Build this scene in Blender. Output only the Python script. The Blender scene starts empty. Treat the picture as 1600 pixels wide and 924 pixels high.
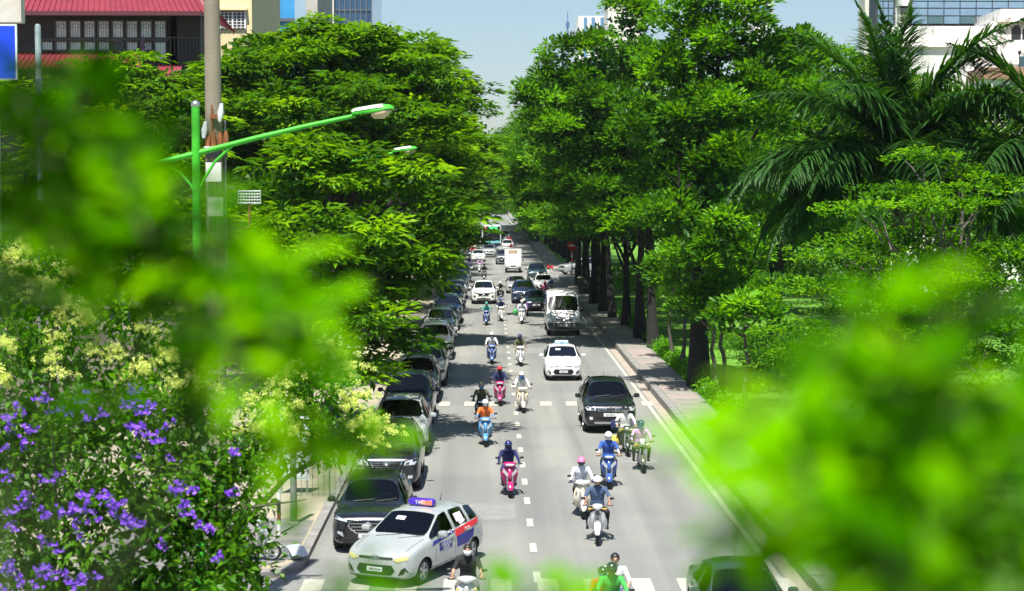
import bpy, bmesh, math, random
import numpy as np
from mathutils import Vector, Matrix
from mathutils.bvhtree import BVHTree

scene = bpy.context.scene
R = math.radians
C = scene.collection

# ------------------------------------------------------------------ camera
CAM_H, FPX = 8.25, 2700.0            # height over the road, focal length in 1600-px pixels
cd = bpy.data.cameras.new('camera')
cam = bpy.data.objects.new('camera', cd); C.objects.link(cam)
cd.sensor_width = 36.0
cd.lens = FPX / 1600 * 36.0
cd.clip_start, cd.clip_end = 0.1, 6000
cam.location = (0, 0, CAM_H)
cam.rotation_euler = (R(90 - 3.434), 0, R(-0.785))
cd.dof.use_dof = True
cd.dof.focus_distance = 62
cd.dof.aperture_fstop = 2.6
scene.camera = cam

# ------------------------------------------------------------------ sky, sun, exposure
SUN = Vector((-0.09, -0.38, 0.92)).normalized()
w = bpy.data.worlds.new('World'); scene.world = w; w.use_nodes = True
nt = w.node_tree
sky = nt.nodes.new('ShaderNodeTexSky'); sky.sky_type = 'NISHITA'; sky.sun_disc = False
sky.sun_elevation = math.asin(SUN.z); sky.sun_rotation = math.atan2(SUN.x, SUN.y)
sky.air_density, sky.dust_density, sky.ozone_density = 1.0, 1.0, 2.6
nt.nodes['Background'].inputs['Strength'].default_value = 0.072
nt.links.new(sky.outputs[0], nt.nodes['Background'].inputs['Color'])
sl = bpy.data.lights.new('sun', 'SUN'); sl.energy = 4.9; sl.angle = R(0.5); sl.color = (1.0, 0.96, 0.88)
so = bpy.data.objects.new('sun', sl); C.objects.link(so)
so.rotation_euler = (-SUN).to_track_quat('-Z', 'Y').to_euler(); so.location = (0, 0, 60)
scene.view_settings.view_transform = 'Standard'; scene.view_settings.look = 'None'
scene.view_settings.exposure = 0.95; scene.view_settings.gamma = 1
scene.render.engine = 'CYCLES'
scene.cycles.max_bounces = 6; scene.cycles.diffuse_bounces = 3; scene.cycles.glossy_bounces = 3
scene.cycles.transmission_bounces = 4; scene.cycles.transparent_max_bounces = 8; scene.cycles.volume_bounces = 0
scene.cycles.use_denoising = True
scene.cycles.sample_clamp_indirect = 6

CM = Matrix.Translation(cam.location) @ cam.rotation_euler.to_matrix().to_4x4()
CR = cam.rotation_euler.to_matrix()
def ray(px, py): return CR @ Vector(((px - 800) / FPX, -(py - 462) / FPX, -1))
def gp(px, py, z=0.0):                 # the point of the level z seen at a photo pixel
    d = ray(px, py); t = (z - CAM_H) / d.z
    return Vector((0, 0, CAM_H)) + d * t
def at(px, py, Y):                     # the point at distance Y seen at a photo pixel
    d = ray(px, py); return Vector((0, 0, CAM_H)) + d * (Y / d.y)

# ------------------------------------------------------------------ helpers
def tag(o, label=None, cat=None, group=None, kind=None):
    if label: o['label'] = label
    if cat: o['category'] = cat
    if group: o['group'] = group
    if kind: o['kind'] = kind
    return o
def empty(name, loc=(0, 0, 0), rz=0.0, sc=(1, 1, 1)):
    o = bpy.data.objects.new(name, None); C.objects.link(o)
    o.empty_display_size = 0.2
    o.location = loc; o.rotation_euler = (0, 0, rz); o.scale = sc
    return o
def link(name, me, parent=None, mats=None):
    o = bpy.data.objects.new(name, me); C.objects.link(o)
    if parent: o.parent = parent
    if mats:
        if not isinstance(mats, (list, tuple)): mats = [mats]
        if len(me.materials) == 0:
            for m in mats: me.materials.append(m)
        else:
            set_mats(o, mats)
    return o
def set_mats(o, mats):                 # materials on the object, so that copies can share the mesh
    for i, m in enumerate(mats):
        if i < len(o.material_slots):
            o.material_slots[i].link = 'OBJECT'; o.material_slots[i].material = m
def copy_tree(o, parent=None, matmap=None):
    c = o.copy(); C.objects.link(c)
    if parent is not None: c.parent = parent
    if matmap:
        for i, s in enumerate(o.material_slots):
            m = s.material
            if m and m.name in matmap:
                c.material_slots[i].link = 'OBJECT'; c.material_slots[i].material = matmap[m.name]
    for ch in o.children: copy_tree(ch, c, matmap)
    return c

class MB:
    def __init__(s): s.v = []; s.f = []; s.m = []; s.mi = 0
    def add(s, vs, fs, mi=None):
        b = len(s.v); s.v.extend([tuple(p) for p in vs])
        for f in fs: s.f.append(tuple(b + i for i in f)); s.m.append(s.mi if mi is None else mi)
        return s
    def box(s, c, d, rz=0.0, mi=None, taper=1.0):
        x, y, z = d[0] / 2, d[1] / 2, d[2] / 2; cs, sn = math.cos(rz), math.sin(rz); vs = []
        for k, (a, b, e) in enumerate([(-1,-1,-1),(1,-1,-1),(1,1,-1),(-1,1,-1),(-1,-1,1),(1,-1,1),(1,1,1),(-1,1,1)]):
            t = taper if e > 0 else 1.0
            px, py = a * x * t, b * y * t
            vs.append((c[0] + px * cs - py * sn, c[1] + px * sn + py * cs, c[2] + e * z))
        return s.add(vs, [(3,2,1,0),(4,5,6,7),(0,1,5,4),(1,2,6,5),(2,3,7,6),(3,0,4,7)], mi)
    def rings(s, rs, cap=True, mi=None, closed=True):
        n = len(rs[0]); vs = [p for r in rs for p in r]; fs = []
        for i in range(len(rs) - 1):
            for k in range(n if closed else n - 1):
                k2 = (k + 1) % n
                fs.append((i*n+k, i*n+k2, (i+1)*n+k2, (i+1)*n+k))
        if cap and closed:
            fs.append(tuple(reversed(range(n)))); fs.append(tuple((len(rs)-1)*n + k for k in range(n)))
        return s.add(vs, fs, mi)
    def tube(s, pts, rad, n=8, cap=True, mi=None):
        pts = [Vector(p) for p in pts]
        if not isinstance(rad, (list, tuple)): rad = [rad] * len(pts)
        rs = []; up = None
        for i, p in enumerate(pts):
            t = (pts[min(i+1, len(pts)-1)] - pts[max(i-1, 0)]).normalized()
            if up is None: up = Vector((0, 0, 1)) if abs(t.z) < 0.9 else Vector((1, 0, 0))
            u = t.cross(up); u = u.normalized() if u.length > 1e-6 else t.orthogonal().normalized()
            v = u.cross(t).normalized(); up = v
            rs.append([p + (u * math.cos(a) + v * math.sin(a)) * rad[i] for a in [2*math.pi*k/n for k in range(n)]])
        return s.rings(rs, cap, mi)
    def loft(s, secs, n=12, axis='y', e=2.5, mi=None, cap=True):
        # secs: (pos, cx, cz, rx, rz[, e]) along y (or along z: pos, cx, cy, rx, ry)
        rs = []
        for q in secs:
            ee = q[5] if len(q) > 5 else e; r = []
            for k in range(n):
                a = 2 * math.pi * (k + .5) / n; ca, sa = math.cos(a), math.sin(a)
                u = math.copysign(abs(ca) ** (2/ee), ca) * q[3]; v = math.copysign(abs(sa) ** (2/ee), sa) * q[4]
                r.append((q[1] + u, q[0], q[2] + v) if axis == 'y' else (q[1] + u, q[2] + v, q[0]))
            rs.append(r)
        return s.rings(rs, cap, mi)
    def ball(s, c, r, n=12, m=8, mi=None, a0=0.0, a1=math.pi):
        rs = []
        for i in range(m + 1):
            t = a0 + (a1 - a0) * i / m; t = min(max(t, 0.02), math.pi - 0.02)
            rs.append([(c[0] + r[0]*math.sin(t)*math.cos(2*math.pi*k/n), c[1] + r[1]*math.sin(t)*math.sin(2*math.pi*k/n), c[2] + r[2]*math.cos(t)) for k in range(n)])
        return s.rings(list(reversed(rs)), True, mi)
    def lathe_x(s, prof, n=20, c=(0, 0, 0), mi=None):      # profile (x, r) round the x axis
        rs = [[(c[0] + x, c[1] + r*math.cos(2*math.pi*k/n), c[2] + r*math.sin(2*math.pi*k/n)) for k in range(n)] for x, r in prof]
        return s.rings(rs, True, mi)
    def lathe(s, prof, n=16, c=(0, 0, 0), mi=None):        # profile (r, z) round z
        rs = [[(c[0] + r*math.cos(2*math.pi*k/n), c[1] + r*math.sin(2*math.pi*k/n), c[2] + z) for k in range(n)] for r, z in prof]
        return s.rings(rs, True, mi)
    def mesh(s, name, smooth=True, angle=40):
        me = bpy.data.meshes.new(name); me.from_pydata(s.v, [], s.f)
        me.polygons.foreach_set('material_index', s.m)
        bm = bmesh.new(); bm.from_mesh(me); bmesh.ops.recalc_face_normals(bm, faces=bm.faces)
        for f in bm.faces: f.smooth = smooth
        if smooth:
            lim = R(angle)
            for ed in bm.edges:
                if len(ed.link_faces) == 2 and ed.calc_face_angle(0) > lim: ed.smooth = False
        bm.to_mesh(me); bm.free(); me.update()
        return me
    def build(s, name, mats, parent=None, smooth=True, angle=40):
        return link(name, s.mesh(name, smooth, angle), parent, mats)

def evaluated(o):                      # a new mesh with the modifiers of o applied
    dg = bpy.context.evaluated_depsgraph_get(); dg.update()
    return bpy.data.meshes.new_from_object(o.evaluated_get(dg))
def drop(o):
    me = o.data; bpy.data.objects.remove(o)
    if me.users == 0 and isinstance(me, bpy.types.Mesh): bpy.data.meshes.remove(me)

# ------------------------------------------------------------------ materials
MATS = {}
def pmat(name, col, rough=0.6, metal=0.0, var=0.0, scale=3.0, bump=0.0, bscale=60.0, coat=0.0, spec=0.5, col2=None, emit=0.0, coord='Object'):
    if name in MATS: return MATS[name]
    m = bpy.data.materials.new(name); m.use_nodes = True; n = m.node_tree.nodes; l = m.node_tree.links
    b = n['Principled BSDF']; c4 = (*col, 1)
    b.inputs['Base Color'].default_value = c4; b.inputs['Roughness'].default_value = rough
    b.inputs['Metallic'].default_value = metal; b.inputs['Coat Weight'].default_value = coat
    b.inputs['Coat Roughness'].default_value = 0.072; b.inputs['Specular IOR Level'].default_value = spec
    if emit:
        b.inputs['Emission Color'].default_value = c4; b.inputs['Emission Strength'].default_value = emit
    if var or bump or col2:
        tc = n.new('ShaderNodeTexCoord')
    if var or col2:
        t = n.new('ShaderNodeTexNoise'); t.inputs['Scale'].default_value = scale; t.inputs['Detail'].default_value = 8; t.inputs['Roughness'].default_value = 0.65
        l.new(tc.outputs[coord], t.inputs['Vector'])
        r = n.new('ShaderNodeValToRGB'); r.color_ramp.elements[0].position = 0.32; r.color_ramp.elements[1].position = 0.68
        a = col2 if col2 else tuple(max(0, x * (1 - var)) for x in col); e = col if col2 else tuple(x * (1 + var) for x in col)
        r.color_ramp.elements[0].color = (*a, 1); r.color_ramp.elements[1].color = (*e, 1)
        l.new(t.outputs['Fac'], r.inputs['Fac']); l.new(r.outputs[0], b.inputs['Base Color'])
    if bump:
        t2 = n.new('ShaderNodeTexNoise'); t2.inputs['Scale'].default_value = bscale; t2.inputs['Detail'].default_value = 6
        l.new(tc.outputs[coord], t2.inputs['Vector'])
        bp = n.new('ShaderNodeBump'); bp.inputs['Strength'].default_value = bump; bp.inputs['Distance'].default_value = 0.05
        l.new(t2.outputs['Fac'], bp.inputs['Height']); l.new(bp.outputs[0], b.inputs['Normal'])
    MATS[name] = m; return m
def paint(name, col, metal=0.0, rough=0.28):
    key = 'paint_' + name
    if key in MATS: return MATS[key]
    m = pmat(key, col, rough, metal, coat=0.8, var=0.06, scale=1.5); n = m.node_tree.nodes; l = m.node_tree.links; b = n['Principled BSDF']
    src = b.inputs['Base Color'].links[0].from_socket                      # the inner side of a painted panel is dark trim
    g = n.new('ShaderNodeNewGeometry'); mx = n.new('ShaderNodeMix'); mx.data_type = 'RGBA'; l.new(g.outputs['Backfacing'], mx.inputs[0])
    l.new(src, mx.inputs[6]); mx.inputs[7].default_value = (.03, .03, .03, 1); l.new(mx.outputs[2], b.inputs['Base Color'])
    # dust on the lower and upward faces dulls the gloss
    t = n.new('ShaderNodeTexNoise'); t.inputs['Scale'].default_value = 3.0; t.inputs['Detail'].default_value = 8
    r = n.new('ShaderNodeMapRange'); r.inputs[1].default_value = .35; r.inputs[2].default_value = .7; r.inputs[3].default_value = rough * .75; r.inputs[4].default_value = rough + .06
    tc = n.new('ShaderNodeTexCoord'); l.new(tc.outputs['Object'], t.inputs['Vector']); l.new(t.outputs['Fac'], r.inputs[0]); l.new(r.outputs[0], b.inputs['Roughness'])
    return m
def glassmat(name, tint, ior=1.5):
    m = bpy.data.materials.new(name); m.use_nodes = True; n = m.node_tree.nodes; l = m.node_tree.links; n.clear()
    o = n.new('ShaderNodeOutputMaterial'); t = n.new('ShaderNodeBsdfTransparent'); t.inputs[0].default_value = (*tint, 1); g = n.new('ShaderNodeBsdfGlossy'); g.inputs['Roughness'].default_value = .02
    f = n.new('ShaderNodeFresnel'); f.inputs['IOR'].default_value = ior; x = n.new('ShaderNodeMixShader'); l.new(f.outputs[0], x.inputs[0]); l.new(t.outputs[0], x.inputs[1]); l.new(g.outputs[0], x.inputs[2]); l.new(x.outputs[0], o.inputs[0])
    MATS[name] = m; return m
def leafmat(name, dark, mid, light, transl=0.4, gloss=0.07, tcol=None, rough=0.35):
    m = bpy.data.materials.new(name); m.use_nodes = True; n = m.node_tree.nodes; l = m.node_tree.links; n.clear()
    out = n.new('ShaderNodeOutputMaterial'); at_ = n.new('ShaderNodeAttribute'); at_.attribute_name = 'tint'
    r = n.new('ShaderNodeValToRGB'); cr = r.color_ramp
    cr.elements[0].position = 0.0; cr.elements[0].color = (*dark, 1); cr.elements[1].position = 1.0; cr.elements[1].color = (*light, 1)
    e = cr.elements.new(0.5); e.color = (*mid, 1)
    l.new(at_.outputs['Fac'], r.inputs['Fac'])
    d = n.new('ShaderNodeBsdfDiffuse'); t = n.new('ShaderNodeBsdfTranslucent'); g = n.new('ShaderNodeBsdfGlossy')
    g.inputs['Roughness'].default_value = rough; g.inputs['Color'].default_value = (0.9, 0.95, 0.9, 1)
    l.new(r.outputs[0], d.inputs['Color'])
    if tcol:
        t.inputs['Color'].default_value = (*tcol, 1)
    else:
        h = n.new('ShaderNodeHueSaturation'); h.inputs['Hue'].default_value = 0.485; h.inputs['Saturation'].default_value = 1.1; h.inputs['Value'].default_value = 1.5
        l.new(r.outputs[0], h.inputs['Color']); l.new(h.outputs[0], t.inputs['Color'])
    a = n.new('ShaderNodeMixShader'); a.inputs[0].default_value = transl; l.new(d.outputs[0], a.inputs[1]); l.new(t.outputs[0], a.inputs[2])
    b = n.new('ShaderNodeMixShader'); b.inputs[0].default_value = gloss; l.new(a.outputs[0], b.inputs[1]); l.new(g.outputs[0], b.inputs[2])
    l.new(b.outputs[0], out.inputs[0]); MATS[name] = m; return m

BLACK = pmat('black_plastic', (0.012, 0.012, 0.013), 0.5)
RUBBER = pmat('tyre_rubber', (0.018, 0.018, 0.018), 0.85)
CHROME = pmat('chrome', (0.75, 0.76, 0.78), 0.15, 1.0)
ALLOY = pmat('alloy', (0.55, 0.56, 0.58), 0.35, 0.9)
GLASS = pmat('tinted_glass', (0.006, 0.008, 0.009), 0.03, 0, spec=0.45)
GLASSB = pmat('tinted_glass_blue', (0.04, 0.085, 0.105), 0.05, 0, spec=0.6)
LENS = pmat('headlight_lens', (0.62, 0.64, 0.66), 0.08, 0.35, coat=1.0)
LENSD = pmat('headlight_reflector', (0.10, 0.105, 0.11), 0.1, 0.6, coat=1.0)
AMBER = pmat('amber_lens', (0.75, 0.42, 0.03), 0.15, coat=0.8)
REDL = pmat('red_lens', (0.45, 0.01, 0.01), 0.15, coat=0.8)
WHITE = pmat('white_plastic', (0.78, 0.78, 0.76), 0.4)
PLATE = pmat('plate_white', (0.75, 0.76, 0.76), 0.45)
DARKTXT = pmat('plate_ink', (0.02, 0.02, 0.025), 0.6)
CARGLASS = glassmat('car_glass', (.40, .44, .44), 1.65); CARGLASSB = glassmat('car_glass_blue', (.45, .60, .64), 2.3)
TRIM = pmat('cabin_trim', (.035, .034, .033), .8, var=.2, scale=6); SEATC = pmat('cabin_seat', (.10, .095, .085), .85, var=.2, scale=6)
# ------------------------------------------------------------------ ground, road, pavements
def roadmat():
    m = bpy.data.materials.new('asphalt'); m.use_nodes = True; n = m.node_tree.nodes; l = m.node_tree.links; b = n['Principled BSDF']
    tc = n.new('ShaderNodeTexCoord')
    mp = n.new('ShaderNodeMapping'); mp.inputs['Scale'].default_value = (1, 0.03, 1); l.new(tc.outputs['Object'], mp.inputs[0])
    big = n.new('ShaderNodeTexNoise'); big.inputs['Scale'].default_value = 0.95; big.inputs['Detail'].default_value = 5; l.new(mp.outputs[0], big.inputs['Vector'])
    fine = n.new('ShaderNodeTexNoise'); fine.inputs['Scale'].default_value = 45; fine.inputs['Detail'].default_value = 6; l.new(tc.outputs['Object'], fine.inputs['Vector'])
    patch = n.new('ShaderNodeTexNoise'); patch.inputs['Scale'].default_value = 0.12; patch.inputs['Detail'].default_value = 3; l.new(tc.outputs['Object'], patch.inputs['Vector'])
    def ramp(src, a, c, p0=0.35, p1=0.65):
        r = n.new('ShaderNodeValToRGB'); r.color_ramp.elements[0].color = (*a, 1); r.color_ramp.elements[1].color = (*c, 1)
        r.color_ramp.elements[0].position = p0; r.color_ramp.elements[1].position = p1; l.new(src, r.inputs[0]); return r
    base = ramp(big.outputs['Fac'], (0.165, 0.17, 0.163), (0.238, 0.24, 0.227))
    f2 = ramp(fine.outputs['Fac'], (0.8, 0.8, 0.8), (1.12, 1.12, 1.1))
    mx = n.new('ShaderNodeMix'); mx.data_type = 'RGBA'; mx.blend_type = 'MULTIPLY'; mx.inputs[0].default_value = 1
    l.new(base.outputs[0], mx.inputs[6]); l.new(f2.outputs[0], mx.inputs[7])
    p2 = ramp(patch.outputs['Fac'], (0.9, 0.9, 0.92), (1.06, 1.05, 1.02), 0.45, 0.55)
    my = n.new('ShaderNodeMix'); my.data_type = 'RGBA'; my.blend_type = 'MULTIPLY'; my.inputs[0].default_value = 1
    l.new(mx.outputs[2], my.inputs[6]); l.new(p2.outputs[0], my.inputs[7])
    # thin dark cracks
    vo = n.new('ShaderNodeTexVoronoi'); vo.feature = 'DISTANCE_TO_EDGE'; vo.inputs['Scale'].default_value = 0.16
    wn = n.new('ShaderNodeTexNoise'); wn.inputs['Scale'].default_value = 1.5; l.new(tc.outputs['Object'], wn.inputs['Vector'])
    va = n.new('ShaderNodeMix'); va.data_type = 'RGBA'; va.inputs[0].default_value = 0.22; l.new(tc.outputs['Object'], va.inputs[6]); l.new(wn.outputs['Color'], va.inputs[7])
    l.new(va.outputs[2], vo.inputs['Vector'])
    cr = ramp(vo.outputs['Distance'], (0.86, 0.86, 0.86), (1, 1, 1), 0.0, 0.004)
    mz = n.new('ShaderNodeMix'); mz.data_type = 'RGBA'; mz.blend_type = 'MULTIPLY'; mz.inputs[0].default_value = 1
    l.new(my.outputs[2], mz.inputs[6]); l.new(cr.outputs[0], mz.inputs[7])
    l.new(mz.outputs[2], b.inputs['Base Color']); b.inputs['Roughness'].default_value = 0.75
    bp = n.new('ShaderNodeBump'); bp.inputs['Strength'].default_value = 0.25; bp.inputs['Distance'].default_value = 0.02
    l.new(fine.outputs['Fac'], bp.inputs['Height']); l.new(bp.outputs[0], b.inputs['Normal'])
    return m
ASPH = roadmat()
EARTH = pmat('earth', (0.17, 0.13, 0.09), 0.95, var=0.35, scale=0.4)
PAVE = pmat('paving', (0.28, 0.262, 0.23), 0.85, col2=(0.18, 0.17, 0.145), scale=0.9, bump=0.3, bscale=25)
PAVEP = pmat('paving_pink', (0.34, 0.275, 0.25), 0.85, col2=(0.23, 0.195, 0.175), scale=1.3, bump=0.3, bscale=25)
PAVEL = pmat('paving_left', (0.36, 0.32, 0.22), 0.9, col2=(0.25, 0.23, 0.17), scale=0.8, bump=0.3)
KERB = pmat('kerb_concrete', (0.21, 0.205, 0.19), 0.9, var=0.3, scale=2.5, bump=0.4, bscale=30)
LINE = pmat('road_paint', (0.50, 0.485, 0.41), 0.7, col2=(0.30, 0.295, 0.26), scale=5.5)
LAWN = pmat('lawn', (0.12, 0.30, 0.012), 0.9, col2=(0.06, 0.17, 0.01), scale=0.8, bump=0.6, bscale=18)

def sheet(name, pts, z, mat, kind='structure', parent=None):
    me = bpy.data.meshes.new(name); me.from_pydata([(x, y, z) for x, y in pts], [], [tuple(range(len(pts)))])
    o = link(name, me, parent, mat)
    if kind and not parent: o['kind'] = kind
    return o
def slab(name, pts, z0, z1, mat, parent=None, structure=True):
    b = MB(); n = len(pts)
    b.add([(x, y, z0) for x, y in pts] + [(x, y, z1) for x, y in pts], [tuple(range(n, 2*n)), tuple(reversed(range(n)))] + [(i, (i+1) % n, n+(i+1) % n, n+i) for i in range(n)])
    o = b.build(name, mat, parent, smooth=False)
    if structure and not parent: o['kind'] = 'structure'
    return o
sheet('ground', [(-900, -200), (900, -200), (900, 1600), (-900, 1600)], -0.012, EARTH)
XL, XR = -4.05, 6.72
sheet('road', [(XL - 0.4, -40), (XR + 0.3, -40), (XR + 0.3, 1590), (XL - 0.4, 1590)], 0.0, ASPH)
sheet('side_street', [(-90, 14), (XL - 0.35, 14), (XL - 0.35, 36.6), (-90, 36.6)], -0.004, ASPH)
sheet('side_lane', [(XR + 0.25, 166), (80, 166), (80, 178), (XR + 0.25, 178)], -0.004, ASPH)
# left pavement with a rounded corner at the side street
def left_outline(inset):
    r = 1.5 - inset; cx, cy = XL - 1.5, 37.9
    pts = [(-80, 700), (-80, 36.4 + inset)] + [(cx + r*math.sin(t), cy - r*math.cos(t)) for t in [R(d) for d in range(0, 91, 10)]] + [(XL - inset, 700)]
    return pts
slab('left_kerb', left_outline(0.0), -0.05, 0.13, KERB)
slab('left_pavement', left_outline(0.22), 0.10, 0.137, PAVEL)
# a darker worn asphalt apron on the near corner of the left pavement
APR = pmat('old_asphalt', (0.17, 0.165, 0.155), 0.9, var=0.3, scale=1.2, bump=0.4, bscale=20)
sheet('pavement_patch', [(-9, 36.7), (-5.4, 36.75), (-4.5, 37.6), (-4.32, 38.6), (-4.32, 42.4), (-6.0, 42.9), (-9, 42.5)], 0.142, APR)
# right pavement in two runs, cut by the side lane
for i, (y0, y1) in enumerate(((-30, 165), (179, 900))):
    nm = 'right_kerb' if i == 0 else 'right_kerb_far'
    slab(nm, [(XR, y0), (8.32, y0), (8.32, y1), (XR, y1)], -0.05, 0.26, KERB)
    nm = 'right_pavement' if i == 0 else 'right_pavement_far'
    pv = slab(nm, [(XR + 0.24, y0), (8.2, y0), (8.2, y1), (XR + 0.24, y1)], 0.20, 0.272, PAVE)
    if i == 0:
        # paving slabs, each its own piece where they can be told apart
        rnd = random.Random(5)
        sm = MB().box((0, 0, 0), (1.18, 1.46, 0.012)).mesh('paving_slab', False)
        y = 34.0
        while y < 150:
            m = PAVEP if rnd.random() < 0.3 else PAVE
            o = link('paving_slab', sm, pv); o.location = (XR + 0.24 + 0.62, y, 0.276 + rnd.uniform(-.002, .003))
            if len(sm.materials) == 0: sm.materials.append(PAVE)
            set_mats(o, [m]); y += 1.5
        # kerb stones: the road face of the kerb in one-metre blocks
        km = MB().box((0, 0, 0), (0.26, 0.97, 0.27)).mesh('kerb_stone', False); km.materials.append(KERB)
        kp = bpy.data.objects['right_kerb']
        for q in range(110):
            o = link('kerb_stone', km, kp); o.location = (XR + 0.1 + rnd.uniform(-.012, .012), 36 + q, 0.142 + rnd.uniform(-.006, .008))
sheet('lawn', [(8.32, -30), (90, -30), (90, 165), (8.32, 165)], 0.12, LAWN)
sheet('lawn_far', [(8.32, 179), (90, 179), (90, 700), (8.32, 700)], 0.12, LAWN)
# gutter strip of dust along the right kerb
sheet('gutter', [(6.36, 20), (XR + 0.02, 20), (XR + 0.02, 160), (6.36, 160)], 0.004, pmat('gutter_dust', (0.36, 0.31, 0.25), 0.95, col2=(0.26, 0.235, 0.20), scale=1.4))
# painted lines
def stripe(name, x0, x1, y0, y1, z=0.006): return sheet(name, [(x0, y0), (x1, y0), (x1, y1), (x0, y1)], z, LINE)
stripe('edge_line', 6.12, 6.27, 10, 163, 0.008); stripe('edge_line_far', 6.12, 6.27, 180, 800, 0.008)
lane = empty('lane_line'); lane['kind'] = 'structure'
dme = bpy.data.meshes.new('dash'); dme.from_pydata([(-.08, 0, 0), (.08, 0, 0), (.08, 1.05, 0), (-.08, 1.05, 0)], [], [(0, 1, 2, 3)]); dme.materials.append(LINE)
k = 0; y = 36.1
while y < 150:
    if not (66.0 < y < 68.0):
        o = link('dash', dme, lane); o.location = (1.03 + 0.0012 * (45 - y) * (y < 45), y, 0.008)
    y += 3.05
zb = bpy.data.meshes.new('bar'); zb.from_pydata([(-.22, 0, 0), (.22, 0, 0), (.22, 1.35, 0), (-.22, 1.35, 0)], [], [(0, 1, 2, 3)]); zb.materials.append(LINE)
for yy, nm in ((66.3, 'crossing'), (35.1, 'crossing_near')):
    cr = empty(nm); cr['kind'] = 'structure'
    for q in range(11):
        o = link('bar', zb, cr); o.location = (-3.7 + q * 0.99, yy, 0.0085)
# asphalt patches
PATCHM = pmat('asphalt_patch', (0.2, 0.2, 0.195), 0.85, var=0.15, scale=3)
for i, (x, y, a, b_) in enumerate(((-0.5, 43.0, 1.2, 2.4), (3.6, 52, 1.6, 1.2), (2.0, 88, 2.0, 3.0), (-0.6, 72, 1.0, 2.5))):
    sheet('road_patch', [(x, y), (x + a, y + .1), (x + a, y + b_), (x, y + b_)], 0.004, PATCHM)
# ------------------------------------------------------------------ foliage
L_FEATHER = leafmat('leaf_feathery', (0.016, 0.065, 0.003), (0.068, 0.20, 0.004), (0.20, 0.42, 0.006), 0.45, 0.012, rough=.5)
L_BROAD = leafmat('leaf_broad', (0.016, 0.070, 0.004), (0.068, 0.225, 0.006), (0.18, 0.45, 0.010), 0.42, 0.015, rough=.5)
L_FAR = leafmat('leaf_far', (0.02, 0.08, 0.006), (0.07, 0.215, 0.010), (0.17, 0.41, 0.014), 0.42, 0.012, rough=.5)
L_SMALL = leafmat('leaf_small', (0.02, 0.09, 0.004), (0.075, 0.24, 0.006), (0.18, 0.42, 0.012), 0.45, 0.012, rough=.5)
L_NEAR = leafmat('leaf_near', (0.006, 0.038, 0.0), (0.045, 0.21, 0.0), (0.21, 0.56, 0.0), 0.55, 0.0)
L_PALM = leafmat('leaf_palm', (0.008, 0.040, 0.006), (0.022, 0.085, 0.010), (0.055, 0.16, 0.016), 0.3, 0.02, rough=0.5)
L_VINE = leafmat('leaf_vine', (0.016, 0.06, 0.005), (0.055, 0.17, 0.008), (0.12, 0.30, 0.015), 0.4, 0.01)
L_HEDGE = leafmat('leaf_hedge', (0.04, 0.15, 0.008), (0.10, 0.32, 0.012), (0.2, 0.48, 0.02), 0.4, 0.01)
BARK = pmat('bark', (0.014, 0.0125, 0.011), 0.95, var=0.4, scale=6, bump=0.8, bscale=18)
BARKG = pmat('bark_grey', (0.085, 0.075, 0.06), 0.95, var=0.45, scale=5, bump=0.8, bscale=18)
BRANCH = pmat('branch', (0.06, 0.045, 0.03), 0.95, var=0.3, scale=6)

def norm(a): return a / np.maximum(np.linalg.norm(a, axis=1, keepdims=True), 1e-9)
def leaf_mesh(name, P, D, U, L, W, T, mat, fold=0.25, bend=0.0):
    """one folded diamond leaf per row: base P, direction D, up U, length, width, tint"""
    n = len(P); D = norm(D); S = norm(np.cross(D, U)); N = np.cross(S, D)
    L = np.broadcast_to(L, (n,)).reshape(-1, 1); W = np.broadcast_to(W, (n,)).reshape(-1, 1)
    mid = P + D * L * 0.45
    v = np.empty((n, 4, 3)); v[:, 0] = P
    v[:, 1] = mid + S * W * 0.5 + N * W * fold; v[:, 3] = mid - S * W * 0.5 + N * W * fold
    v[:, 2] = P + D * L - N * L * bend
    me = bpy.data.meshes.new(name); me.vertices.add(4 * n); me.vertices.foreach_set('co', v.reshape(-1).astype(np.float32))
    me.loops.add(4 * n); me.loops.foreach_set('vertex_index', np.arange(4 * n, dtype=np.int32))
    me.polygons.add(n); me.polygons.foreach_set('loop_start', np.arange(0, 4 * n, 4, dtype=np.int32))
    try: me.polygons.foreach_set('loop_total', np.full(n, 4, dtype=np.int32))
    except Exception: pass
    a = me.attributes.new('tint', 'FLOAT', 'POINT'); a.data.foreach_set('value', np.repeat(np.clip(T, 0, 1), 4).astype(np.float32))
    me.update(); me.validate(); me.materials.append(mat)
    return me
def sphere_pts(rng, n):
    v = rng.normal(size=(n, 3)); return norm(v)

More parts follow.
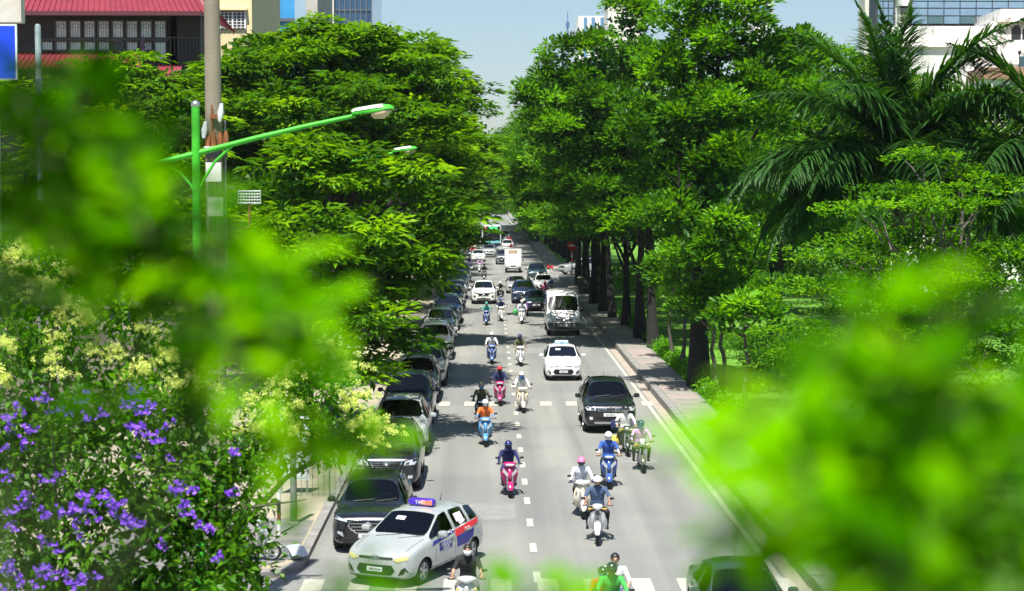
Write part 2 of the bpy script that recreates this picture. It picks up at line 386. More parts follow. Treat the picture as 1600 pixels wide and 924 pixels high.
def crown(name, blobs, seed, style, mat, dens=1.0, lo=-0.55):
    """blobs: (x, y, z, rx, ry, rz). Leaf clumps over and inside each blob."""
    rng = np.random.default_rng(seed); P, D, U, L, W, T = [], [], [], [], [], []
    bl = np.array(blobs, float)
    for b in bl:
        c, r = b[:3], b[3:]
        area = 4 * math.pi * ((r[0]*r[1])**1.6/3 + (r[0]*r[2])**1.6/3 + (r[1]*r[2])**1.6/3) ** (1/1.6)
        nc = max(10, int(area * {'feather': 1.15, 'broad': 1.7, 'layer': 2.2, 'vine': 3.0}[style] * dens))
        if style in ('feather', 'broad'):
            ks = max(9, int(area / 5.2)); sc_ = sphere_pts(rng, ks * 3); sc_ = sc_[sc_[:, 2] > -0.45][:ks]; ks = len(sc_)
            sr = rng.uniform(0.26, 0.42, ks); cen = sc_ * rng.uniform(0.62, 0.86, (ks, 1))
            s = sphere_pts(rng, nc * 3); s = s[s[:, 2] > (-0.35 if style == 'broad' else -0.3)][:nc]; nc = len(s); idx = rng.integers(0, ks, nc)
            flat = np.array([1, 1, 0.9 if style == 'broad' else 0.8])
            u = cen[idx] + s * flat * (sr[idx] * rng.uniform(0.7, 1.08, nc))[:, None]
            cp = c + u * r; subt = np.clip(0.45 + 0.22 * rng.normal(size=ks), 0.05, 0.9)[idx]
        else:
            s = sphere_pts(rng, int(nc * 1.7)); s = s[s[:, 2] > lo][:nc]; nc = len(s)
            ph = rng.uniform(0, 6.28, 6); fr = rng.uniform(2.0, 5.0, (6, 3))
            lump = sum(np.sin(s @ fr[i] + ph[i]) for i in range(6)) / 6
            rad = 0.90 + 0.20 * lump + rng.normal(0, 0.06, nc)
            inner = rng.random(nc) < 0.22; rad[inner] *= rng.uniform(0.45, 0.85, inner.sum())
            cp = c + s * rad[:, None] * r; subt = np.full(nc, 0.42)
        # drop clumps buried deep in another blob
        keep = np.ones(nc, bool)
        for o in bl:
            if o is b or np.allclose(o, b): continue
            q = (cp - o[:3]) / o[3:]; keep &= (q**2).sum(1) > 0.36
        cp, s, subt = cp[keep], s[keep], subt[keep]; nc = len(cp)
        ct = np.clip(subt + (0.14 if style in ('feather', 'broad') else 0.28) * rng.normal(size=nc), 0.02, 0.98)
        if style == 'feather':
            m = 26; k = nc * m
            th = rng.uniform(0, 2*math.pi, k); out = np.repeat(norm(s * [1, 1, 0.3]), m, 0); ci = np.repeat(cp, m, 0)
            rr = rng.uniform(0, 0.62, k) ** 0.8
            d = np.stack([np.cos(th), np.sin(th), rng.uniform(-0.45, 0.30, k)], 1) + out * 0.55
            off = np.stack([np.cos(th) * rr, np.sin(th) * rr, -0.28 * rr**2 + rng.normal(0, 0.06, k)], 1) + out * 0.15
            P.append(ci + off); D.append(d); U.append(np.tile([0, 0, 1.0], (k, 1)) + rng.normal(0, 0.28, (k, 3)))
            L.append(rng.uniform(0.28, 0.52, k)); W.append(rng.uniform(0.09, 0.15, k)); T.append(np.repeat(ct, m) + rng.normal(0, 0.12, k))
        elif style == 'broad':
            m = 30; k = nc * m; cr_ = np.repeat(rng.uniform(0.32, 0.62, nc), m)
            q = sphere_pts(rng, k); q[:, 2] = np.abs(q[:, 2]) * 1.0 - 0.25; out = np.repeat(s, m, 0)
            d = q + out * 0.5 + np.array([0, 0, 0.15])
            P.append(np.repeat(cp, m, 0) + q * cr_[:, None] * rng.uniform(0.55, 1.0, (k, 1))); D.append(d)
            U.append(norm(q) * 0.6 + np.array([0, 0, 1.0]) + rng.normal(0, 0.3, (k, 3)))
            L.append(rng.uniform(0.20, 0.34, k)); W.append(rng.uniform(0.10, 0.16, k)); T.append(np.repeat(ct, m) + rng.normal(0, 0.12, k))
        elif style == 'layer':
            m = 44; k = nc * m; th = rng.uniform(0, 2*math.pi, k); rr = np.sqrt(rng.random(k)) * 0.55
            off = np.stack([np.cos(th) * rr, np.sin(th) * rr, 0.10 - 0.25 * rr + rng.normal(0, 0.05, k)], 1)
            d = np.stack([np.cos(th), np.sin(th), rng.uniform(0.0, 0.9, k)], 1)
            P.append(np.repeat(cp, m, 0) + off); D.append(d + rng.normal(0, .3, (k, 3))); U.append(np.tile([0, 0, 1.0], (k, 1)) + rng.normal(0, 0.3, (k, 3)))
            L.append(rng.uniform(0.09, 0.16, k)); W.append(rng.uniform(0.055, 0.085, k)); T.append(np.repeat(ct, m) + rng.normal(0, 0.14, k))
        else:
            m = 30; k = nc * m; q = sphere_pts(rng, k)
            P.append(np.repeat(cp, m, 0) + q * rng.uniform(0.05, 0.36, (k, 1))); D.append(q + np.array([0, 0, -0.25])); U.append(np.array([0, 0, 1.0]) + rng.normal(0, 0.5, (k, 3)))
            L.append(rng.uniform(0.08, 0.15, k)); W.append(rng.uniform(0.045, 0.075, k)); T.append(np.repeat(ct, m) + rng.normal(0, 0.16, k))
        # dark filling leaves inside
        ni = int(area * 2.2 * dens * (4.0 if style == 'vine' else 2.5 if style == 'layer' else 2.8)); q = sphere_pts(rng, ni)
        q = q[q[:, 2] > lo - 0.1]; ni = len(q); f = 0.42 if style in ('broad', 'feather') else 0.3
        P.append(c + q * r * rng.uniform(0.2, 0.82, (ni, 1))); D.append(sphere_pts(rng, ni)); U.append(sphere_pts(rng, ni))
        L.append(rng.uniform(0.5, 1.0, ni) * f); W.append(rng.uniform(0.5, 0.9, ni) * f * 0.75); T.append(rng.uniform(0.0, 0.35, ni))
    return leaf_mesh(name, np.concatenate(P), np.concatenate(D), np.concatenate(U), np.concatenate(L), np.concatenate(W), np.concatenate(T), mat, bend=0.12)

def trunk_mesh(name, base, top, r0, limbs, seed, mats, n=10, lean=0.3):
    rnd = random.Random(seed); b = MB(); base = Vector(base); top = Vector(top)
    pts, rad = [], []
    for i in range(9):
        t = i / 8; p = base.lerp(top, t) + Vector((rnd.uniform(-1, 1), rnd.uniform(-1, 1), 0)) * lean * 0.25 * math.sin(t * 3.1)
        pts.append(p); rad.append(r0 * (1.35 - 0.5 * min(1, t * 5) if t < 0.2 else 0.85 - 0.55 * t))
    b.tube(pts, rad, n)
    for (tz, tip, rr) in limbs:
        s = base.lerp(top, tz); tip = Vector(tip); mid = s.lerp(tip, 0.45) + Vector((rnd.uniform(-.3, .3), rnd.uniform(-.3, .3), (tip - s).length * 0.10))
        p = [s, s.lerp(mid, .5) + Vector((0, 0, -.05)), mid, mid.lerp(tip, .55) + Vector((rnd.uniform(-.2, .2), 0, .1)), tip]
        b.tube(p, [rr, rr * .85, rr * .65, rr * .4, rr * .15], 7)
        for q in range(2):
            e = mid.lerp(tip, rnd.uniform(.1, .6)); e2 = e + Vector((rnd.uniform(-1.6, 1.6), rnd.uniform(-1.6, 1.6), rnd.uniform(.3, 1.6)))
            b.tube([e, e.lerp(e2, .5) + Vector((0, 0, .12)), e2], [rr * .45, rr * .3, rr * .08], 5)
    me = b.mesh(name, True, 60)
    for m in mats: me.materials.append(m)
    return me

def tree(name, base, blobs, seed, style, leaf, r0, label, group=None, bark=None, dens=1.0, trunk_top=None, lo=-0.55):
    base = Vector(base); root = empty(name, base)
    loc = [(b[0]-base.x, b[1]-base.y, b[2]-base.z, b[3], b[4], b[5]) for b in blobs]
    zt = max(b[2] for b in loc); top = Vector(trunk_top) - base if trunk_top else Vector((sum(b[0] for b in loc)/len(loc)*0.4, sum(b[1] for b in loc)/len(loc)*0.4, zt * 0.75))
    rnd = random.Random(seed); limbs = [(rnd.uniform(.38, .8), (b[0], b[1], b[2] - b[5]*.2), r0 * rnd.uniform(.3, .5)) for b in (loc if style != 'vine' else loc[::3])]
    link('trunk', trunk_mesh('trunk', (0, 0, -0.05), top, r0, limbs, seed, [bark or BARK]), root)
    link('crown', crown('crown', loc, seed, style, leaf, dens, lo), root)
    tag(root, label, 'tree', group); return root
def pb(px, py, Y, rx, rz, ry=None):    # a blob seen at a photo pixel, its radii in photo pixels at that distance
    p = at(px, py, Y); s = Y / FPX; return (p.x, p.y, p.z, rx * s, (ry if ry else (rx + rz) / 2) * s, rz * s)

# ---- left side of the road
lt1 = tree('flame_tree', (-6.2, 57, 0.13), [pb(430, 300, 57, 85, 60), pb(520, 270, 58, 90, 60), pb(620, 300, 57, 80, 60), pb(690, 345, 57, 48, 45), pb(400, 400, 55, 80, 70), pb(500, 390, 55, 90, 80), pb(600, 400, 56, 85, 65), pb(650, 440, 58, 60, 50),
      pb(470, 490, 54, 80, 60), pb(570, 500, 54, 75, 55), pb(540, 575, 54, 62, 48), pb(480, 570, 55, 70, 60), pb(620, 540, 57, 46, 42), pb(570, 440, 60, 100, 120)], 11, 'feather', L_FEATHER, 0.34,
      'large layered feathery-leaved tree on the left, lowest branches over the parked cars', dens=1.3)
lt2 = tree('flame_tree', (-7.0, 72, 0.13), [pb(400, 110, 72, 85, 70), pb(500, 85, 73, 90, 60), pb(600, 80, 74, 85, 55), pb(660, 120, 72, 60, 50), pb(450, 190, 70, 100, 70), pb(560, 180, 70, 100, 70), pb(660, 210, 71, 75, 60), pb(360, 190, 71, 70, 60),
      pb(500, 150, 75, 160, 105), pb(600, 165, 75, 120, 95), pb(420, 170, 75, 120, 90), pb(560, 260, 73, 120, 80), pb(700, 270, 74, 55, 50), pb(330, 270, 72, 80, 70)], 12, 'feather', L_FEATHER, 0.4,
      'tall dome-shaped dark green tree rising highest on the left side of the road', dens=1.45)
lt3 = tree('flame_tree', (-6.4, 92, 0.13), [pb(660, 110, 92, 55, 45), pb(710, 165, 92, 55, 45), pb(735, 215, 90, 40, 40), pb(690, 240, 91, 70, 60), pb(745, 260, 92, 32, 40), pb(700, 320, 92, 55, 50), pb(715, 380, 92, 32, 32), pb(680, 400, 92, 50, 50)], 13, 'feather', L_FEATHER, 0.36,
      'dark left-hand street tree whose right edge reaches over the middle of the road', dens=1.4)
lt4 = tree('flame_tree', (-19.5, 68, 0.13), [pb(190, 120, 68, 75, 42), pb(250, 160, 67, 70, 50), pb(130, 150, 69, 70, 50), pb(200, 220, 66, 110, 70), pb(290, 190, 67, 50, 60), pb(270, 280, 66, 90, 80), pb(130, 260, 66, 110, 90), pb(310, 370, 64, 80, 80), pb(40, 180, 68, 70, 60)], 14, 'feather', L_FEATHER, 0.3,
      'dark feathery tree in front of the red-roofed building on the left')
# generic street trees, shared meshes
def gen_blobs(rnd, n, rad, zlo, zhi):
    out = []
    for i in range(n):
        a = i * 2.4 + rnd.uniform(-.4, .4); t = i / (n - 1); rr = rad * 0.62 * math.sqrt(1 - (t - .35)**2 * 1.3) * (0 if i == n - 1 else 1)
        out.append((rr*math.cos(a), rr*math.sin(a), zlo + (zhi - zlo)*t, rad*rnd.uniform(.42, .55), rad*rnd.uniform(.42, .55), rad*rnd.uniform(.32, .42)))
    return out
protos = {}
for key, style, leaf, seed, dens, rad, zlo, zhi, r0 in (('a', 'feather', L_FEATHER, 21, .85, 6.0, 4.6, 11.5, .32), ('b', 'broad', L_FAR, 22, .55, 6.6, 6.2, 15.5, .34), ('c', 'broad', L_FAR, 23, .55, 6.2, 5.8, 14.5, .3)):
    bl = gen_blobs(random.Random(seed), 11, rad, zlo, zhi); rnd = random.Random(seed)
    limbs = [(rnd.uniform(.3, .8), b[:3], r0 * rnd.uniform(.3, .45)) for b in bl]
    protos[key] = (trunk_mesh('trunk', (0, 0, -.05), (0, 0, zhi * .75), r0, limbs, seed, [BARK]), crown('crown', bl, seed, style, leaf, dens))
def street_tree(key, x, y, z, rz, sc, label, group, name='street_tree'):
    root = empty(name, (x, y, z), rz, (sc, sc, sc)); link('trunk', protos[key][0], root); link('crown', protos[key][1], root)
    return tag(root, label, 'tree', group)
rnd = random.Random(3)
y = 104
while y < 420:
    street_tree('a', (-7.9 if y < 270 else -4.6) + rnd.uniform(-.4, .4), y, .13, rnd.uniform(0, 6.28), rnd.uniform(.9, 1.04) * (1 if y < 270 else 1.2), 'street tree in the long far row above the parked cars on the left', 'far row of street trees on the left')
    y += rnd.uniform(11, 14.5)
for x, y_, s in ((-15, 84, 1.0), (-17, 105, 1.1), (-14, 125, 1.0)):
    street_tree('a', x - 2, y_, .13, x, s, 'tree hidden mostly behind the left roadside trees', 'trees behind the left roadside row')

# ---- right side of the road
rt1 = tree('mahogany_tree', gp(1092, 610, .12), [pb(1090, 320, 70, 75, 60), pb(1160, 290, 70, 85, 70), pb(1100, 200, 71, 90, 70), pb(1190, 180, 71, 90, 70), pb(1140, 90, 72, 85, 65), pb(1060, 110, 72, 75, 60), pb(1020, 200, 71, 70, 60), pb(1130, 20, 72, 70, 50), pb(1070, 30, 73, 60, 45),
      pb(1230, 110, 73, 60, 60), pb(1080, 400, 68, 50, 45), pb(1130, 380, 68, 60, 55), pb(1050, 290, 72, 70, 70), pb(1040, 345, 69, 42, 36)], 31, 'broad', L_BROAD, 0.40,
      'tallest right-hand tree with the thick dark trunk in the lawn edge', trunk_top=at(1095, 60, 72), dens=1.15)
rt2 = tree('mahogany_tree', gp(1021, 548, .12), [pb(960, 100, 91, 65, 55), pb(895, 110, 91, 60, 50), pb(850, 150, 90, 45, 40), pb(990, 40, 92, 55, 45), pb(930, 190, 90, 70, 60), pb(870, 220, 90, 55, 50), pb(990, 210, 90, 65, 60), pb(920, 280, 90, 65, 55), pb(990, 310, 90, 60, 50), pb(870, 300, 92, 45, 40), pb(1030, 340, 89, 45, 40), pb(960, 350, 89, 46, 36)], 32, 'broad', L_BROAD, 0.26,
      'right-hand tree with a forked trunk leaning over the road, second from the thick trunk', trunk_top=at(1005, 130, 91), dens=1.2)
rt3 = tree('mahogany_tree', gp(957, 500, .12), [pb(850, 190, 112, 42, 36), pb(830, 250, 111, 36, 36), pb(870, 290, 111, 50, 42), pb(900, 230, 112, 50, 45), pb(830, 310, 112, 34, 30), pb(910, 330, 110, 45, 32), pb(880, 150, 112, 48, 40), pb(805, 290, 113, 26, 40), pb(860, 345, 111, 35, 22)], 33, 'broad', L_BROAD, 0.24,
      'right-hand street tree with crown hanging to the middle of the road above the van', trunk_top=at(935, 200, 112), dens=1.2)
rt4 = tree('mahogany_tree', (14.5, 88, .12), [pb(1230, 150, 88, 60, 60), pb(1290, 190, 88, 60, 50), pb(1270, 120, 90, 50, 45), pb(1200, 250, 86, 60, 60), pb(1280, 280, 86, 70, 60), pb(1230, 350, 86, 70, 55), pb(1330, 330, 88, 60, 60), pb(1340, 130, 92, 42, 36), pb(1290, 90, 92, 34, 30)], 34, 'broad', L_BROAD, 0.35,
      'broad-leaved park tree between the tall right-hand tree and the palm')
rnd = random.Random(8)
for i, (px, py) in enumerate(((1000, 533), (978, 512), (942, 490), (928, 478), (914, 462), (904, 450))):
    p = gp(px, py, .12); street_tree('b' if rnd.random() < .5 else 'c', p.x, p.y, .12, rnd.uniform(0, 6.28), rnd.uniform(.88, 1.0), 'dark-trunked row tree on the right pavement, ' + ('first', 'second', 'third', 'fourth', 'fifth', 'sixth')[i] + ' beyond the forked trunk', 'near row of right pavement trees')
y = 150
while y < 420:
    if not (163 < y < 181):
        street_tree('b' if rnd.random() < .5 else 'c', (9.1 if y < 270 else 7.6) + rnd.uniform(-.2, .5), y, .12, rnd.uniform(0, 6.28), rnd.uniform(.9, 1.08) * (1 if y < 270 else 1.15), 'tree in the far right-hand row fading towards the bus', 'far row of right pavement trees')
    y += rnd.uniform(6.5, 9)
for x, y_, s in ((17, 112, 1), (24, 104, .95), (16, 138, 1.05), (27, 130, 1), (15, 160, 1), (33, 112, .9), (22, 150, 1.1), (18, 190, 1.1), (26, 96, .8), (20, 78, .62), (27, 74, .6), (16, 96, .7), (23, 66, .5), (33, 84, .7)):
    street_tree('c', x, y_, .12, x * 1.7, s, 'park tree standing deep in the lawn behind the right-hand row', 'trees deep in the park')
# far end of the street
for x, y_, s in ((-10, 470, 1.2), (-9, 540, 1.3), (12, 500, 1.2), (-13, 520, 1.3), (16, 450, 1.2), (-11, 400, 1.1)):
    street_tree('b', x, y_, 0, x * 1.3, s, 'hazy tree closing the far end of the street', 'trees at the end of the street')
# slim trunks by the pavement
def slim(px, py, h, r0, lean, label):
    b = gp(px, py, .12); root = empty('young_tree', b)
    link('trunk', trunk_mesh('trunk', (0, 0, -.03), (lean, .2, h), r0, [(.75, (lean - .7, 0, h * .95), r0 * .5), (.85, (lean + .8, .4, h), r0 * .5)], px, [BARKG], 8, .6), root)
    link('crown', crown('crown', [(lean, 0, h, 1.3, 1.3, .9), (lean - .8, .2, h * .9, .9, .9, .7), (lean + .8, .4, h + .2, 1, 1, .8)], px, 'broad', L_BROAD, .8), root)
    tag(root, label, 'tree')
slim(1048, 567, 4.4, .11, .1, 'slim pale-barked young tree beside the hedge, left of the thick dark trunk')
slim(1063, 583, 4.6, .12, .5, 'slim curved tree trunk immediately left of the thick dark trunk')
slim(1120, 618, 3.6, .14, -.25, 'slim grey tree trunk right of the thick dark trunk')
slim(1134, 614, 3.9, .13, -.4, 'second slim grey trunk right of the thick dark trunk')
slim(1164, 640, 3.6, .12, .0, 'yellowish slim tree trunk standing in the sunny lawn')

# ---- hedge, shrubs in the park
hb = [(8.76, 40 + i * 1.1, .36, .34, .75, .32) for i in range(66)]
hd = link('hedge', crown('hedge', hb, 41, 'vine', L_HEDGE, .8, lo=-.2), None); tag(hd, 'low clipped hedge running along the right pavement', 'hedge')
def shrub(px, py, r, h, seed, label, mat=None):
    p = gp(px, py, .12); root = empty('shrub', p)
    b = MB()
    for i in range(5): b.tube([(0, 0, -.02), (math.cos(i * 1.26) * r * .3, math.sin(i * 1.26) * r * .3, h * .5), (math.cos(i * 1.26) * r * .6, math.sin(i * 1.26) * r * .6, h * .8)], [.03, .02, .008], 5)
    b.build('stem', BRANCH, root)
    link('foliage', crown('foliage', [(0, 0, h * .55, r, r, h * .5), (r * .5, .2, h * .6, r * .7, r * .7, h * .45), (-r * .5, -.1, h * .5, r * .7, r * .7, h * .4)], seed, 'vine', mat or L_SMALL, .7), root)
    tag(root, label, 'shrub')
shrub(1185, 560, 1.6, 1.5, 51, 'round leafy shrub in the lawn right of the slim trunks')
shrub(1130, 545, 1.3, 1.0, 52, 'low dark shrub in the park behind the thick trunk')
shrub(1010, 470, 2.6, 2.6, 53, 'light green bush behind the forked tree trunk in the park', L_HEDGE)
shrub(1060, 480, 2.4, 2.0, 54, 'light green bush between the thick trunk and the forked trunk', L_HEDGE)
shrub(985, 455, 2.4, 2.6, 55, 'light green bush deep between the row trunks of the park', L_HEDGE)
shrub(1130, 480, 3.0, 2.2, 56, 'wide leafy bush in shade behind the slim trunks')
shrub(1215, 475, 3.2, 3.6, 58, 'tall bush in the park left of the layered tree')
shrub(1290, 485, 3.2, 3.8, 59, 'tall bush in the park behind the layered tree')
shrub(1165, 468, 3.0, 3.0, 60, 'bush in deep shade beyond the sunny lawn', L_BROAD)
shrub(1240, 600, 2.0, 1.8, 57, 'shrub under the layered small-leaved tree')

# ---- layered small-leaved tree in front of the palm
lay = [(1440, 245, 45, 12), (1400, 300, 60, 13), (1480, 320, 70, 14), (1560, 330, 55, 14), (1340, 330, 60, 15), (1420, 370, 80, 16), (1520, 385, 75, 15), (1590, 390, 40, 18), (1300, 400, 60, 15), (1380, 430, 80, 16), (1470, 440, 80, 16), (1560, 445, 60, 18),
       (1260, 450, 60, 16), (1330, 480, 75, 16), (1420, 500, 80, 18), (1520, 505, 80, 18), (1240, 510, 55, 16), (1300, 550, 75, 18), (1400, 560, 80, 18), (1500, 560, 90, 20), (1590, 520, 50, 30), (1270, 600, 70, 20), (1370, 620, 80, 22), (1470, 630, 90, 24), (1560, 620, 70, 30), (1430, 300, 50, 12), (1500, 270, 45, 10)]
rr = random.Random(9)
for (px, py, rx, rz) in ((1350, 380, 60, 20), (1450, 400, 70, 20), (1550, 290, 50, 16), (1310, 440, 60, 18), (1400, 470, 70, 18), (1500, 470, 70, 18), (1580, 470, 50, 20), (1350, 520, 70, 20), (1460, 540, 70, 22), (1550, 560, 60, 24), (1585, 420, 60, 26), (1560, 400, 50, 20), (1230, 560, 60, 20), (1320, 590, 70, 22), (1430, 600, 70, 24)): lay.append((px, py, rx, rz))
tree('layered_tree', (12.6, 47, .12), [pb(px, py, 47 + rr.uniform(-2.2, 2.2), rx * 1.05, rz) for px, py, rx, rz in lay], 61, 'layer', L_SMALL, .17,
     'bright small-leaved tree with flat layered branches in front of the palm', bark=BARKG, lo=-.9, dens=1.0)

# ---- palms
def frond(seed, L, rise, droop, nl=78):
    rng = np.random.default_rng(seed); t = np.linspace(0.05, 1, nl); ang = rise - droop * t**1.5
    x = np.concatenate([[0], np.cumsum(np.cos(ang[:-1]) * np.diff(t) * L)]); z = np.concatenate([[0], np.cumsum(np.sin(ang[:-1]) * np.diff(t) * L)])
    b = MB(); step = max(1, nl // 10)
    b.tube([(x[i], 0, z[i]) for i in range(0, nl, step)] + [(x[-1], 0, z[-1])], [0.05 * (1 - .85 * i / nl) + .004 for i in range(0, nl, step)] + [.004], 6)
    ll = L * 0.26 * np.sin(np.clip(t * 1.02 + .12, 0, 1) * math.pi) ** .6 + .12
    for i in range(2, nl):
        tx, tz = math.cos(ang[i]), math.sin(ang[i])
        for sd in (-1, 1):
            for rk in range(2):
                l = ll[i] * rng.uniform(.8, 1.12); w = .040
                up = rng.uniform(-.15, .55) if rk else rng.uniform(-.75, .1)
                d = Vector((tx * .62 + rng.normal(0, .08), sd * .78, tz * .62 + up)).normalized()
                p0 = Vector((x[i], sd * .02, z[i])); p1 = p0 + d * l * .5 + Vector((0, 0, -.04 * l)); p2 = p0 + d * l * .98 + Vector((0, 0, -.22 * l))
                s = d.cross(Vector((0, 0, 1))); s = s.normalized() * w if s.length > .01 else Vector((w, 0, 0)); s2 = s * .9
                b.add([p0 - s * .5, p0 + s * .5, p1 + s2 * .8, p1 - s2 * .8, p2], [(0, 1, 2, 3), (3, 2, 4)])
    me = bpy.data.meshes.new('frond'); me.from_pydata(b.v, [], b.f)
    a = me.attributes.new('tint', 'FLOAT', 'POINT'); a.data.foreach_set('value', np.clip(rng.normal(.5, .22, len(b.v)), 0, 1).astype(np.float32))
    me.materials.append(L_PALM); return me
FR = [frond(s, 4.6, rise, dr) for s, rise, dr in ((1, 1.25, 1.05), (2, .85, 1.25), (3, .35, 1.45), (4, -.1, 1.25), (5, 1.45, .5))]
def palm(px, py, Y, label, scale, seed, angs):
    c = at(px, py, Y); root = empty('royal_palm', (c.x, c.y, .12)); h = c.z - .12
    b = MB(); b.tube([(0, 0, -.05), (0, 0, h * .3), (.05, 0, h * .7), (0, 0, h)], [.26, .22, .2, .14], 12); b.build('trunk', BARKG, root)
    b = MB(); b.tube([(0, 0, h - .9), (0, 0, h - .3), (0, 0, h + .3), (.03, 0, h + 1.3)], [.15, .14, .10, .02], 10); b.build('crownshaft', pmat('crownshaft', (.05, .11, .03), .6, var=.3), root)
    b = MB(); b.tube([(0, 0, h), (.02, .02, h + 1.2), (.06, .05, h + 2.3 * scale)], [.06, .045, .008], 6); b.build('spear_leaf', pmat('crownshaft', (.05, .11, .03), .6), root)
    r_ = random.Random(seed)
    for (az, k) in angs:
        o = link('frond', FR[k], root); o.location = (0, 0, h); s = scale * r_.uniform(.92, 1.08); o.scale = (s, s, s); o.rotation_euler = (r_.uniform(-.25, .25), 0, R(az))
    tag(root, label, 'palm tree')
palm(1404, 245, 52, 'large palm with long arching fronds before the white building', 1.24, 1,
     [(10, 0), (165, 0), (75, 4), (250, 0), (200, 4), (-30, 0), (30, 4), (150, 4), (340, 1), (230, 1), (280, 2), (180, 2), (0, 2), (-5, 1), (185, 1), (55, 1), (125, 1), (300, 1), (215, 2), (-35, 2), (160, 2), (20, 2), (270, 2), (330, 2), (195, 3), (-20, 3), (235, 3), (310, 3), (265, 3), (190, 2), (205, 3), (170, 3), (225, 2), (345, 3), (10, 3)])
palm(1650, 235, 50, 'second palm cut by the right edge of the picture', 1.0, 2, [(170, 0), (150, 1), (200, 1), (185, 2), (220, 2), (160, 2), (195, 3), (215, 3), (90, 1), (270, 1), (20, 1), (320, 2)])
# ------------------------------------------------------------------ buildings
REDR = pmat('red_sheet_metal', (0.19, 0.016, 0.030), 0.5, 0.0, var=0.18, scale=1.2)
CREAM = pmat('cream_wall', (0.72, 0.62, 0.36), 0.85, var=0.08, scale=0.6)
GREYW = pmat('grey_wall', (0.46, 0.44, 0.40), 0.9, var=0.18, scale=0.4)
DARKW = pmat('dark_timber', (0.025, 0.022, 0.022), 0.7, var=0.3, scale=2)
CURT = pmat('curtain_glass', (0.60, 0.68, 0.66), 0.15, 0, var=0.25, scale=1.5, coat=0.5)
FRAMED = pmat('window_frame_dark', (0.06, 0.05, 0.04), 0.5)
BLUEG = pmat('blue_glass', (0.05, 0.30, 0.62), 0.08, 0, coat=0.6)
TOWERG = pmat('tower_glass', (0.035, 0.085, 0.16), 0.12, 0.2, var=0.3, scale=0.35, coat=0.5)
SKYG = pmat('curtain_wall_glass', (0.24, 0.36, 0.47), 0.18, 0.3, var=0.12, scale=0.5, coat=0.4)
SKYGO = pmat('curtain_wall_glass_green', (0.10, 0.19, 0.20), 0.15, 0.3, coat=0.4)
WHITEW = pmat('white_render', (0.76, 0.75, 0.71), 0.85, var=0.05, scale=0.5)
BROWNP = pmat('brown_panel', (0.36, 0.20, 0.13), 0.7, var=0.12, scale=1)
MULL = pmat('mullion', (0.16, 0.19, 0.22), 0.4, 0.5)
def stained_white():
    m = pmat('old_white_render', (0.78, 0.76, 0.71), 0.9, bump=0.3, bscale=6); n = m.node_tree.nodes; l = m.node_tree.links; b = n['Principled BSDF']
    tc = n.new('ShaderNodeTexCoord'); mp = n.new('ShaderNodeMapping'); mp.inputs['Scale'].default_value = (1, 1, .45); l.new(tc.outputs['Object'], mp.inputs[0])
    t = n.new('ShaderNodeTexNoise'); t.inputs['Scale'].default_value = .8; t.inputs['Detail'].default_value = 10; t.inputs['Roughness'].default_value = .72; l.new(mp.outputs[0], t.inputs['Vector'])
    r = n.new('ShaderNodeValToRGB'); e = r.color_ramp.elements; e[0].position = .36; e[0].color = (.12, .11, .10, 1); e[1].position = .47; e[1].color = (.78, .76, .71, 1)
    l.new(t.outputs['Fac'], r.inputs[0]); l.new(r.outputs[0], b.inputs['Base Color']); return m
OLDW = stained_white()

def frame_of(px0, px1, Y):             # x extents at distance Y
    return at(px0, 300, Y).x, at(px1, 300, Y).x
def zz(py, Y): return at(763, py, Y).z

def wall_with_windows(root, x0, x1, y0, y1, z0, z1, mat): MB().box(((x0+x1)/2, (y0+y1)/2, (z0+z1)/2), (x1-x0, y1-y0, z1-z0)).build('wall', mat, root, smooth=False)
def localise(root):                    # parts were built in world space: keep them there under the root
    for c in root.children: c.location = -Vector(root.location)

# red-roofed veranda building on the left
Y = 92.0
bx0, bx1 = frame_of(-60, 282, Y); rb = empty('red_roofed_building', ((bx0+bx1)/2, Y, 0)); zt = zz(22, Y); zm = zz(80, Y)
wall_with_windows(rb, bx0, bx1 - .2, Y + .6, Y + 12, 0, zt, DARKW)
def ribbed(name, pA, pB, pC, pD, nrib, mat, root):   # sheet metal roof: eave pA-pB, ridge pD-pC, standing ribs
    b = MB(); pA, pB, pC, pD = map(Vector, (pA, pB, pC, pD)); nrm = (pB-pA).cross(pD-pA).normalized()
    if nrm.z < 0: nrm = -nrm
    b.add([pA, pB, pC, pD, pA - nrm*.08, pB - nrm*.08, pC - nrm*.08, pD - nrm*.08], [(0,1,2,3),(7,6,5,4),(0,4,5,1),(1,5,6,2),(2,6,7,3),(3,7,4,0)])
    for i in range(nrib + 1):
        t = i / nrib; a, c = pA.lerp(pB, t), pD.lerp(pC, t); s = (pB - pA).normalized() * .035
        b.add([a - s, a + s, c + s, c - s, a - s*.5 + nrm*.07, a + s*.5 + nrm*.07, c + s*.5 + nrm*.07, c - s*.5 + nrm*.07], [(4,5,6,7),(0,1,5,4),(1,2,6,5),(2,3,7,6),(3,0,4,7)])
    return b.build(name, mat, root, smooth=False)
ex0, ex1 = frame_of(-80, 322, Y); ribbed('roof', (ex0, Y - .9, zt), (ex1, Y - .9, zt), (ex1 - 2.4, Y + 5, zt + 3.2), (ex0 + .5, Y + 5, zt + 3.2), 46, REDR, rb)
ribbed('roof_end', (ex1, Y - .9, zt), (ex1, Y + 11, zt), (ex1 - 2.4, Y + 5.1, zt + 3.2), (ex1 - 2.4, Y + 5, zt + 3.2), 30, REDR, rb)
MB().box(((ex0+ex1)/2, Y - .94, zt - .09), (ex1-ex0, .12, .22)).build('eave_fascia', pmat('eave_dark', (.09, .02, .03), .6), rb, smooth=False)
